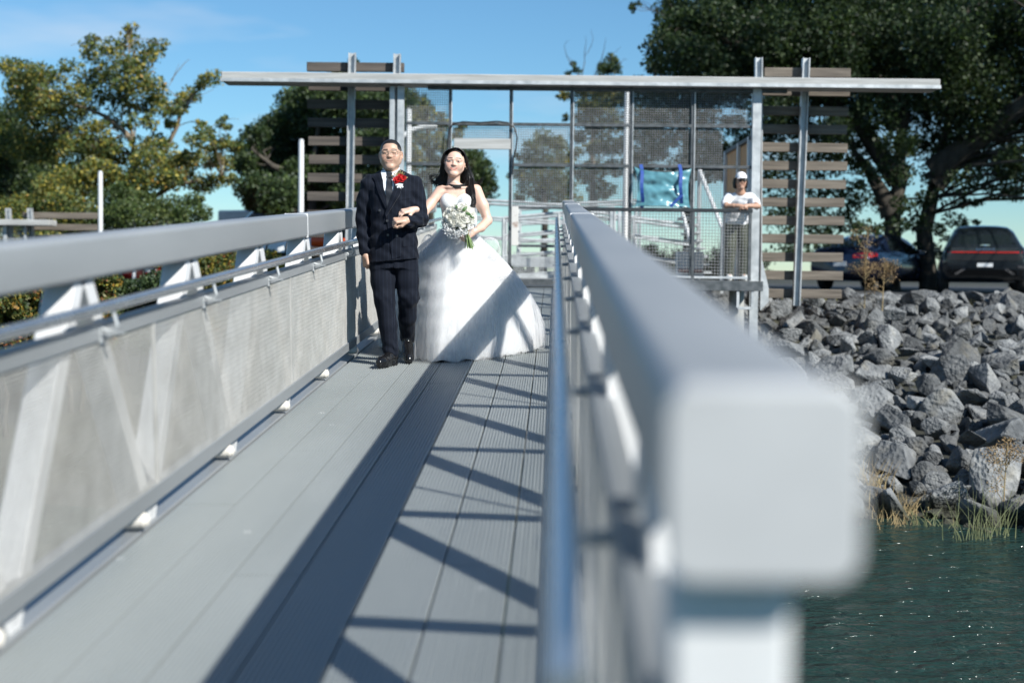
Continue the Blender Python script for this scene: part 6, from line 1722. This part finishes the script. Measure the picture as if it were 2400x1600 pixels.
def skirt(nphi, nt, grow, seed, fold, zw=1.035, hem_z=.012, puff=0.0, frill=0.0):
    r = np.random.RandomState(seed); H_ = hem_at(nphi); c = np.array([.02, .0])
    ang = np.arctan2(H_[:, 1] - .15, H_[:, 0] - .02)
    fr = [(2 * r.randint(4, 15), r.uniform(0, 6.28), r.uniform(.4, 1)) for _ in range(7)]
    idx = np.linspace(0, 2 * np.pi, nphi, endpoint=False)
    V = []
    # waist point for each column: same direction from the waist centre
    dirs = np.arctan2(H_[:, 1] + .0, H_[:, 0] - .02)
    W_ = np.stack([.02 + .128 * np.cos(dirs), .100 * np.sin(dirs)], 1)
    left = np.exp(-((np.abs(np.angle(np.exp(1j * (dirs - np.pi * .98)))) / .55) ** 2))
    p_ = 2.0 + 3.6 * left
    out_n = np.stack([np.cos(dirs), np.sin(dirs)], 1)
    for j in range(nt + 1):
        t = j / nt; g = 1 - (1 - t) ** p_
        xy = W_ + (H_ - W_) * g[:, None]
        w = np.zeros(nphi)
        for (k, ph, a) in fr: w += a * (1.3 - 2.2 * np.abs(np.sin(.5 * (k * idx) + ph + 1.6 * t * np.sin(ph * 3) + .25 * np.sin(3 * idx + ph))) ** .8)
        w = w / 3.2
        sharp = w
        d = fold * sharp * (t ** 1.1) * (1.1 - .35 * t) + grow * (.35 + .65 * math.sin(min(1, t * 1.15) * math.pi * .62))
        if puff: d = d + puff * np.exp(-((t - .16) / .07) ** 2) * np.exp(-((np.angle(np.exp(1j * (dirs - .25)))) / .45) ** 2) + puff * .75 * np.exp(-((t - .36) / .06) ** 2) * np.exp(-((np.angle(np.exp(1j * (dirs - .15)))) / .5) ** 2) + puff * .9 * np.exp(-((t - .18) / .09) ** 2) * np.exp(-((np.angle(np.exp(1j * (dirs - 3.0)))) / .5) ** 2)
        if frill: d = d + frill * np.sin(idx * 61 + 3 * np.sin(idx * 7) + t * 5) * t ** 3 + frill * .8 * np.sin(t * 46 + 4 * np.sin(idx * 5) + idx * 9) * (t * (1 - t)) * 2
        xy = xy + out_n * d[:, None]
        z = zw * (1 - t) + hem_z * t + .010 * np.sin(idx * 23 + 2) * (t ** 8)
        z = z + (xy[:, 1] * math.tan(R(SLOPE))) * t ** 2 + (xy[:, 0] * math.sin(R(ROLL))) * t ** 2
        V.append(np.stack([xy[:, 0], xy[:, 1], np.full(nphi, 0.0) + z], 1))
    V = np.concatenate(V)
    F = np.array([(j * nphi + i, (j + 1) * nphi + i, (j + 1) * nphi + (i + 1) % nphi, j * nphi + (i + 1) % nphi) for j in range(nt) for i in range(nphi)])[:, ::-1]
    return V, F
M_satw = noisy('white_satin', (.78, .78, .78), (.83, .83, .83), 30, (.42, .55), **{})
_b = M_satw.node_tree.nodes['Principled BSDF']; _b.inputs['Sheen Weight'].default_value = .25
def tulle(name, alpha, mesh_scale):
    m = bpy.data.materials.new(name); m.use_nodes = True; n, l = m.node_tree.nodes, m.node_tree.links
    b = n['Principled BSDF']; b.inputs['Base Color'].default_value = (.86, .86, .87, 1); b.inputs['Roughness'].default_value = .7; b.inputs['Sheen Weight'].default_value = .5
    tr = n.new('ShaderNodeBsdfTransparent'); mx = n.new('ShaderNodeMixShader'); tl = n.new('ShaderNodeBsdfTranslucent'); tl.inputs['Color'].default_value = (.86, .86, .87, 1)
    m2 = n.new('ShaderNodeMixShader'); m2.inputs[0].default_value = .4
    tc = n.new('ShaderNodeTexCoord'); t1 = n.new('ShaderNodeTexNoise'); t1.inputs['Scale'].default_value = mesh_scale; t1.inputs['Detail'].default_value = 3; t1.inputs['Distortion'].default_value = 1.2
    mp = n.new('ShaderNodeMapping'); mp.inputs['Scale'].default_value = (1.6, 1.0, .55); l.new(tc.outputs['Object'], mp.inputs['Vector']); l.new(mp.outputs['Vector'], t1.inputs['Vector'])
    mr = n.new('ShaderNodeMapRange'); mr.inputs['From Min'].default_value = .3; mr.inputs['From Max'].default_value = .7; mr.inputs['To Min'].default_value = alpha * .7; mr.inputs['To Max'].default_value = min(.98, alpha * 1.35)
    l.new(t1.outputs['Fac'], mr.inputs['Value'])
    lw = n.new('ShaderNodeLayerWeight'); lw.inputs['Blend'].default_value = .35
    ad = n.new('ShaderNodeMath'); ad.operation = 'MULTIPLY_ADD'; ad.inputs[1].default_value = .45; ad.use_clamp = True
    l.new(lw.outputs['Facing'], ad.inputs[0]); l.new(mr.outputs['Result'], ad.inputs[2])
    l.new(b.outputs[0], m2.inputs[1]); l.new(tl.outputs[0], m2.inputs[2])
    l.new(ad.outputs[0], mx.inputs[0]); l.new(tr.outputs[0], mx.inputs[1]); l.new(m2.outputs[0], mx.inputs[2]); l.new(mx.outputs[0], n['Material Output'].inputs['Surface'])
    return m
M_tul1 = tulle('soft_tulle', .42, 16); M_tul2 = tulle('sheer_tulle', .20, 11); M_tul3 = tulle('airy_tulle', .06, 9)
V, F = skirt(260, 60, -.040, 3, .030)
link('underskirt', mesh_np('underskirt', V, F), M_satw, gown, True)
V, F = skirt(320, 80, .000, 5, .036, frill=.005)
link('tulle_skirt', mesh_np('tulle_skirt', V, F), M_tul1, gown, True)
V, F = skirt(380, 90, .026, 8, .042, puff=.085, frill=.010)
link('tulle_overlay', mesh_np('tulle_overlay', V, F), M_tul2, gown, True)

V, F = skirt(300, 70, .062, 13, .055, puff=.05, frill=.014)
link('tulle_veil', mesh_np('tulle_veil', V, F), M_tul3, gown, True)
# gathered puffs of tulle at the hips
for (c_, r_, sd) in (((.262, .16, .875), (.085, .12, .095), 1), ((.335, .24, .715), (.090, .15, .080), 2), ((-.225, .12, .865), (.065, .12, .120), 3)):
    r = np.random.RandomState(sd); nu, nv_ = 44, 26
    u = np.linspace(0, 2 * np.pi, nu, endpoint=False); P = []
    for j in range(nv_ + 1):
        a = math.pi * j / nv_; ring = np.stack([np.sin(a) * np.cos(u), np.sin(a) * np.sin(u), np.full(nu, math.cos(a))], 1)
        ring = ring * (1 + .08 * np.sin(4 * u + 3 * a + sd) * math.sin(a) + .03 * np.sin(11 * u + 5 * a))[:, None]
        P.append(ring * np.array(r_) + np.array(c_))
    P = np.concatenate(P); Fp = np.array([(j * nu + i, (j + 1) * nu + i, (j + 1) * nu + (i + 1) % nu, j * nu + (i + 1) % nu) for j in range(nv_) for i in range(nu)])
    link('tulle_ruffle', mesh_np('tulle_ruffle', P, Fp), M_tul3, gown, True)

# hair: cap plus long wavy locks
hv = Vox((-.16, -.14, 1.36), (.16, .20, 1.74), .0035)
Qb = np.array(HB.Q)
hv.ell(HB.p(0, .020, .036), np.array((.084, .100, .094)) * HB.k, .004, Qb)
hv.ell(HB.p(.0, .055, -.01), np.array((.086, .075, .105)) * HB.k, .03, Qb)
def bclip(X, Y, Z):
    P = np.stack(np.broadcast_arrays(X, Y, Z), -1).reshape(-1, 3); L = HB.loc(P); x, y, z = L[:, 0], L[:, 1], L[:, 2]
    # opening for the face: an oval, parted slightly to one side
    e = (np.abs(x - .002) / .0640) ** 2.2 + (np.abs(z + .026) / np.where(z > -.026, .120, .13)) ** 2
    face = np.where(y < .004, (1 - np.sqrt(e)) * .06, -.2)
    return (face * HB.k).reshape(np.broadcast_shapes(X.shape, Y.shape, Z.shape))
hv.clip(bclip)
V, F = hv.mesh(); V = V + (nz(V * np.array([1, 1, .25]), 260, 9) * .002)[:, None] * (V - np.array(HB.c)) / .1
hair = link('hair', mesh_np('hair', V, F), M_hair, bride, True)
q = random.Random(12)
def lock(pts, r, wave=.0, n=22):
    pts = [Vector(p) for p in pts]; m_ = len(pts); out = []
    ph = q.uniform(0, 6.28)
    for i in range(n + 1):
        t = i / n * (m_ - 1); k = min(int(t), m_ - 2); f = t - k
        p0, p1, p2, p3 = pts[max(k - 1, 0)], pts[k], pts[k + 1], pts[min(k + 2, m_ - 1)]
        p = .5 * (2 * p1 + (p2 - p0) * f + (2 * p0 - 5 * p1 + 4 * p2 - p3) * f * f + (3 * p1 - p0 - 3 * p2 + p3) * f ** 3)
        a = i / n; p = p + Vector((math.sin(a * 11 + ph), math.cos(a * 10 + ph), 0)) * wave * a
        out.append(p)
    return out, [r * (.75 + .4 * math.sin(math.pi * min(1, i / n * 1.1))) * (1 - .75 * (i / n) ** 4) for i in range(n + 1)]
lm = MB()
hp = lambda x, y, z: HB.p(x, y, z)
# strands combed from the parting over both sides of the head
for s_ in (-1, 1):
    for i in range(90):
        f = i / 89; a = hp(.012 + s_ * .004, -.060 + .115 * f, .122 - .05 * f * f)
        b_ = hp(s_ * (.060 + .006 * q.random()), -.052 + .10 * f, .090); c_ = hp(s_ * (.082 + .010 * q.random()), -.022 + .08 * f, .020); d_ = hp(s_ * (.092 + .008 * q.random()), .010 + .055 * f, -.055); e_ = hp(s_ * (.088 + .024 * q.random()), .026 + .055 * f, -.135 - .03 * q.random())
        o_, r_ = lock([a, b_, c_, d_, e_], q.uniform(.0022, .0042), .003); lm.tube(o_, r_, 5)
# mass on the viewer's left: swings behind the shoulder and curls out
def tress(fn, clusters, per, spread, wave, r0, r1):
    for c_ in range(clusters):
        cx_, cy_, alt = q.gauss(0, spread), q.gauss(0, spread), c_
        base = fn(cx_, cy_, alt); ph = q.uniform(0, 6.28); fr_ = q.uniform(8, 12)
        for k in range(per):
            jx_, jy_, jz = q.gauss(0, .0065), q.gauss(0, .0065), q.gauss(0, .010)
            pts = [Vector(p) + Vector((jx_, jy_, jz)) * min(1, .5 + i_ * .25) for i_, p in enumerate(base)]
            o_, r_ = lock(pts, q.uniform(r0, r1), 0.0, 24)
            o_ = [p + Vector((math.sin(i_ / 24 * fr_ + ph), math.cos(i_ / 24 * fr_ + ph), 0)) * wave * (i_ / 24) for i_, p in enumerate(o_)]
            lm.tube(o_, r_, 5)
def left_fn(dx, dy, alt):
    pts = [hp(-.080 + dx * .4, .02 + dy, .0), (-.105 + dx, .030 + dy, 1.475), (-.125 + dx * 1.5, .045 + dy, 1.415), (-.160 + dx * 2.0, .050 + dy, 1.392 + q.gauss(0, .014)), (-.178 + dx * 1.6, .045 + dy, 1.422 + q.gauss(0, .016)), (-.150 + dx, .03 + dy, 1.448 + q.gauss(0, .014))]
    return pts if alt % 2 == 0 else pts[:3] + [(-.135 + dx * 2.0, .04 + dy, 1.372), (-.118 + dx * 1.6, .03 + dy, 1.345 + q.gauss(0, .015))]
def right_fn(dx, dy, alt):
    pts = [hp(.078 + dx * .4, .03 + dy, .01), (.080 + dx, .035 + dy, 1.50), (.100 + dx * 1.4, .04 + dy, 1.43), (.125 + dx * 2, .045 + dy, 1.39), (.172 + dx * 1.2, .035 + dy, 1.388 + q.gauss(0, .016)), (.186 + dx, .02, 1.412 + q.gauss(0, .012))]
    return pts if alt % 3 == 0 else pts[:3] + [(.102 + dx * 1.3, .0 + dy, 1.380), (.112 + dx * 1.2, -.050 + dy * .5, 1.335), (.132 + dx, -.090 + dy * .3, 1.285), (.146 + dx * .6, -.112, 1.240 + q.gauss(0, .016)), (.136 + dx * .5, -.118, 1.205 + q.gauss(0, .012))]
tress(left_fn, 12, 16, .016, .009, .0018, .0036)
tress(right_fn, 15, 16, .015, .008, .0018, .0036)
# behind the neck
for i in range(20):
    dx = q.uniform(-.085, .085); o_, r_ = lock([hp(dx, .08, .03), (dx, .10, 1.46), (dx * 1.2, .11, 1.38), (dx * 1.4, .11, 1.30 + q.gauss(0, .02))], .012, .006); lm.tube(o_, r_, 7)
# flyaway strands
for i in range(16):
    s_ = q.choice((-1, 1)); a = hp(s_ * q.uniform(.06, .09), q.uniform(-.02, .06), q.uniform(-.05, .08)); d = Vector((s_ * q.uniform(.02, .07), q.uniform(-.02, .03), q.uniform(-.10, .02)))
    o_, r_ = lock([a, a + d * .5 + Vector((0, 0, .015)), a + d], .0013, .004, 10); lm.tube(o_, r_, 4)
lk = lm.build('lock', M_hair, hair, 80); lk['kind'] = 'stuff'
# choker and earring
ck = MB()
for dz in (-.010, -.003, .004):
    ring = [(.004 + (.069 - dz * .5) * math.cos(a), .012 + (.066 - dz * .5) * math.sin(a), 1.388 + dz + .022 * math.sin(a)) for a in np.linspace(0, 2 * math.pi, 40)]
    ck.tube(ring, .0052, 6, False)
ring = [(.006 + .076 * math.cos(a), .006 + .072 * math.sin(a), 1.380 + .030 * math.sin(a)) for a in np.linspace(0, 2 * math.pi, 40)]
ck.tube(ring, .0018, 5, False)
ck.build('choker', pbsdf('black_velvet', (.008, .008, .009), .8), bride, True)
MB().lathe([(0, -.004), (.004, 0), (0, .004)], 8, hp(.088, -.004, -.040)).build('earring', M_chrome, bride)

# ------------------------------------------------------------------ bouquet
bq = empty('bouquet', bride_loc + Vector((.040, -.225, 1.090)), None, 'round bouquet of white roses and tiny white filler flowers in the bride\'s hand', 'bouquet')
M_wrose = noisy('ivory_petals', (.80, .78, .69), (.88, .87, .82), 60, (.55, .7))
_n, _l = M_wrose.node_tree.nodes, M_wrose.node_tree.links
_t = _n.new('ShaderNodeBsdfTranslucent'); _t.inputs['Color'].default_value = (.88, .87, .80, 1); _m = _n.new('ShaderNodeMixShader'); _m.inputs[0].default_value = .4
_l.new(_n['Principled BSDF'].outputs[0], _m.inputs[1]); _l.new(_t.outputs[0], _m.inputs[2]); _l.new(_m.outputs[0], _n['Material Output'].inputs['Surface'])
M_babys = pbsdf('tiny_white_blossom', (.82, .82, .80), .7)
q = random.Random(22)
cen = [(-.085, -.02, .035), (-.045, -.055, .065), (.005, -.06, .075), (.055, -.045, .060), (.092, -.01, .030), (-.062, -.070, .015), (-.012, -.085, .030), (.040, -.078, .020), (-.095, -.02, -.012), (.080, -.045, -.008), (-.035, -.080, -.015), (.015, -.085, -.020), (-.03, -.02, .09), (.03, -.01, .095), (.07, .02, .07), (-.07, .02, .07)]
for c_ in cen:
    m = MB(); ax_ = Vector((c_[0] * 6, -.55, c_[2] * 5 + .12)); rose(m, c_, q.uniform(.034, .042), q, ax_, 24); m.build('rose', M_wrose, bq)
mcore = Vox((-.14, -.10, -.11), (.14, .10, .13), .006); mcore.ell((0, .0, .02), (.105, .062, .085), .01); Vc, Fc_ = mcore.mesh(); link('bouquet_core', mesh_np('bouquet_core', Vc, Fc_), M_wrose, bq, True)
m = MB()
for i in range(1100):
    a = q.uniform(0, 2 * math.pi); rr_ = q.uniform(.6, 1.0)
    x = .135 * math.cos(a) * rr_ + q.gauss(0, .010); z = .100 * math.sin(a) * rr_ + q.gauss(0, .012)
    if z > .02 and q.random() < .72: continue
    z -= .022; y = -.080 + .05 * (x / .13) ** 2 + q.gauss(0, .018) - (.02 if z < -.03 else 0); s = q.uniform(.0032, .0058); n0 = Vector((q.gauss(0, 1), q.gauss(0, 1) - .8, q.gauss(0, 1))).normalized()
    u = n0.orthogonal().normalized(); w = n0.cross(u); c0 = Vector((x, y, z))
    for k in range(3):
        b_ = k * 2.09; d1 = u * math.cos(b_) + w * math.sin(b_); d2 = u * math.cos(b_ + 1.05) + w * math.sin(b_ + 1.05)
        m.add([c0, c0 + d1 * s + n0 * s * .2, c0 + (d1 + d2) * s * .85 + n0 * s * .4, c0 + d2 * s + n0 * s * .2], [(0, 1, 2, 3)])
o = m.build('filler_flowers', M_babys, bq); o['kind'] = 'stuff'
m = MB()
for i in range(150):
    a = q.uniform(math.pi * .95, math.pi * 2.05); x = .125 * math.cos(a) * q.uniform(.4, 1); z = .095 * math.sin(a) * q.uniform(.5, 1.05) - .01
    m.tube([(.02, -.02, -.06), (x * .6, -.05, z * .7), (x, -.075 + .04 * (x / .13) ** 2, z)], [.0014, .0011, .0007], 4)
o = m.build('filler_stems', pbsdf('thin_green_stem', (.05, .085, .03), .6), bq); o['kind'] = 'stuff'
for (c_, d_, L, w_) in (((.03, -.105, .070), (.55, -.1, .45), .050, .013), ((.055, -.108, .055), (.75, -.1, -.25), .045, .012), ((.085, -.09, .035), (.6, -.05, -.35), .038, .011), ((-.01, -.09, .085), (-.35, 0, .9), .032, .009)):
    m = MB(); d_ = Vector(d_).normalized(); s_ = d_.cross(Vector((0, 1, 0))).normalized()
    P = []
    for i in range(7):
        t = i / 6; w__ = w_ * math.sin(math.pi * (t * .93 + .05)) ** .8; p = Vector(c_) + d_ * L * t + Vector((0, .02 * t * t, 0)); P += [p - s_ * w__, p + Vector((0, -.004, 0)), p + s_ * w__]
    m.add(P, [f_ for i in range(6) for f_ in ((3 * i, 3 * i + 1, 3 * i + 4, 3 * i + 3), (3 * i + 1, 3 * i + 2, 3 * i + 5, 3 * i + 4))]); m.build('leaf', M_leafg, bq, True)
M_stem = noisy('cut_green_stem', (.10, .18, .04), (.20, .30, .09), 40, (.4, .6))
for i in range(16):
    a = q.uniform(0, 6.28); r_ = q.uniform(.004, .020); top_ = Vector((.045 + q.gauss(0, .02), -.02, -.04)); mid_ = Vector((.066 + r_ * math.cos(a) * .7, -.032 + r_ * math.sin(a) * .7, -.115)); end = Vector((.088 + 2.3 * r_ * math.cos(a), -.045 + 2 * r_ * math.sin(a), -.205 + q.gauss(0, .010)))
    MB().tube([top_, mid_, end], [.0032, .0034, .0036], 7).build('stem', M_stem, bq, 60)

# ================================================================== person leaning on the platform rail
lx, lz = F_at(1731, 655, -.45)
watch = empty('person', F_w(lx, -.42, FZ), f_rot, 'person in white cap and white t-shirt leaning with forearms on the dark railing', 'person')
v = Vox((-.34, -.44, -.02), (.34, .50, 1.62), .0055)
HW = Head((.0, -.10, 1.425), .225, yaw=4, pitch=4, roll=0)
build_head(v, HW, False)
RT = rz - FZ                         # rail top above the floor
v.loft([(.86, 0, .20, .13, .10), (1.0, 0, .12, .13, .10), (1.15, 0, .03, .15, .10), (1.22, 0, .0, .13, .08), (1.27, 0, -.02, .07, .06)], .03)
v.cone((0, -.05, 1.36), (0, -.01, 1.24), .052, .055, .02)
for s_ in (-1, 1):
    v.chain([(s_ * .155, .0, 1.20), (s_ * .205, -.10, 1.10), (s_ * .225, -.235, RT + .045)], [.050, .042, .036], .02)
    v.chain([(s_ * .225, -.235, RT + .045), (s_ * .13, -.29, RT + .042), (s_ * .055, -.315, RT + .040)], [.037, .033, .026], .012)
    hand(v, (s_ * .055, -.318, RT + .042), (-s_ * 1, -.12, -.05), (0, -.4, 1), 40, -s_, .17)
    v.chain([(s_ * .075, .20, .86), (s_ * .095, .14, .48), (s_ * .10, .22, .09), (s_ * .11, .10, .05)], [.085, .06, .04, .035], .03)
V, F = v.mesh(); C = head_colours(HW, V, (.46, .27, .19)); link('body', mesh_np('body', V, F, {'col': C}), M_skin, watch, True)
tvx = Vox((-.32, -.30, .74), (.32, .40, 1.32), .006)
tvx.loft([(.80, 0, .215, .175, .135), (.95, 0, .15, .165, .13), (1.08, 0, .075, .172, .125), (1.18, 0, .02, .175, .11), (1.235, 0, -.005, .12, .085), (1.265, 0, -.015, .075, .068)], .02)
for s_ in (-1, 1): tvx.chain([(s_ * .15, .005, 1.195), (s_ * .205, -.07, 1.125), (s_ * .222, -.12, 1.075)], [.070, .064, .062], .03)
tvx.warp(lambda X, Y, Z: .005 * np.sin(X * 40 + Z * 30) * np.sin(Z * 44 - X * 22 + Y * 20))
V, F = tvx.mesh(); link('t_shirt', mesh_np('t_shirt', V, F), M_shirt, watch, True)
tp = Vox((-.24, -.05, .02), (.24, .42, .92), .007)
tp.loft([(.78, 0, .205, .160, .125), (.88, 0, .20, .155, .12)], .03)
for s_ in (-1, 1): tp.chain([(s_ * .08, .20, .82), (s_ * .098, .14, .48), (s_ * .105, .21, .07)], [.095, .080, .070], .02)
V, F = tp.mesh(); link('trousers', mesh_np('trousers', V, F), noisy('olive_trousers', (.035, .042, .028), (.07, .075, .05), 12, (.8, .9)), watch, True)
for s_ in (-1, 1):
    m = Vox((s_ * .11 - .08, -.02, -.01), (s_ * .11 + .08, .30, .14), .005); m.chain([(s_ * .105, .23, .045), (s_ * .11, .13, .045), (s_ * .115, .04, .03)], [.045, .045, .035], .02)
    V, F = m.mesh(); link('shoe', mesh_np('shoe', V, F), M_whitep, watch, True)
hc = Vox((-.15, -.30, 1.30), (.15, .12, 1.62), .0045); Qw = np.array(HW.Q)
hc.ell(HW.p(0, .012, .032), np.array((.088, .104, .098)) * HW.k, .004, Qw)
def cclip(X, Y, Z):
    P = np.stack(np.broadcast_arrays(X, Y, Z), -1).reshape(-1, 3); L = HW.loc(P); return ((.040 - L[:, 2]) * HW.k).reshape(np.broadcast_shapes(X.shape, Y.shape, Z.shape))
hc.clip(cclip)
V, F = hc.mesh(); cap_ = link('cap', mesh_np('cap', V, F), M_shirt, watch, True)
m = MB(); P = []
for j in range(5):
    for i in range(11):
        a = (i / 10 - .5) * 1.9; r_ = 1 + .62 * j / 4 * math.cos(a) ** .8; P.append(HW.p(.080 * math.sin(a) * (1 + .12 * j / 4), .012 - .100 * math.cos(a) * r_, .044 - .018 * j / 4 + .014 * math.cos(a * 1.6) * (j / 4)))
m.add(P, [(j * 11 + i, j * 11 + i + 1, (j + 1) * 11 + i + 1, (j + 1) * 11 + i) for j in range(4) for i in range(10)]); m.build('brim', M_shirt, cap_, True)
hh = MB()
for s_ in (-1, 1):
    for k in range(9): hh.tube([HW.p(s_ * .082, .00 + .012 * k, .035), HW.p(s_ * .092, .0 + .012 * k, -.04), HW.p(s_ * .085, .005 + .012 * k, -.11)], [.010, .012, .006], 6)
for k in range(8): hh.tube([HW.p(-.07 + .02 * k, .09, .03), HW.p(-.07 + .02 * k, .10, -.05), HW.p(-.07 + .02 * k, .09, -.12)], [.012, .013, .008], 6)
o = hh.build('hair', M_hair, watch, True); o['kind'] = 'stuff'
sg = MB()
for s_ in (-1, 1): sg.tube([HW.p(s_ * .010, -.100, .004), HW.p(s_ * .034, -.100, .002), HW.p(s_ * .056, -.092, .004)], [.008, .0155, .011], 8)
sg.build('sunglasses', M_blackp, watch, True)
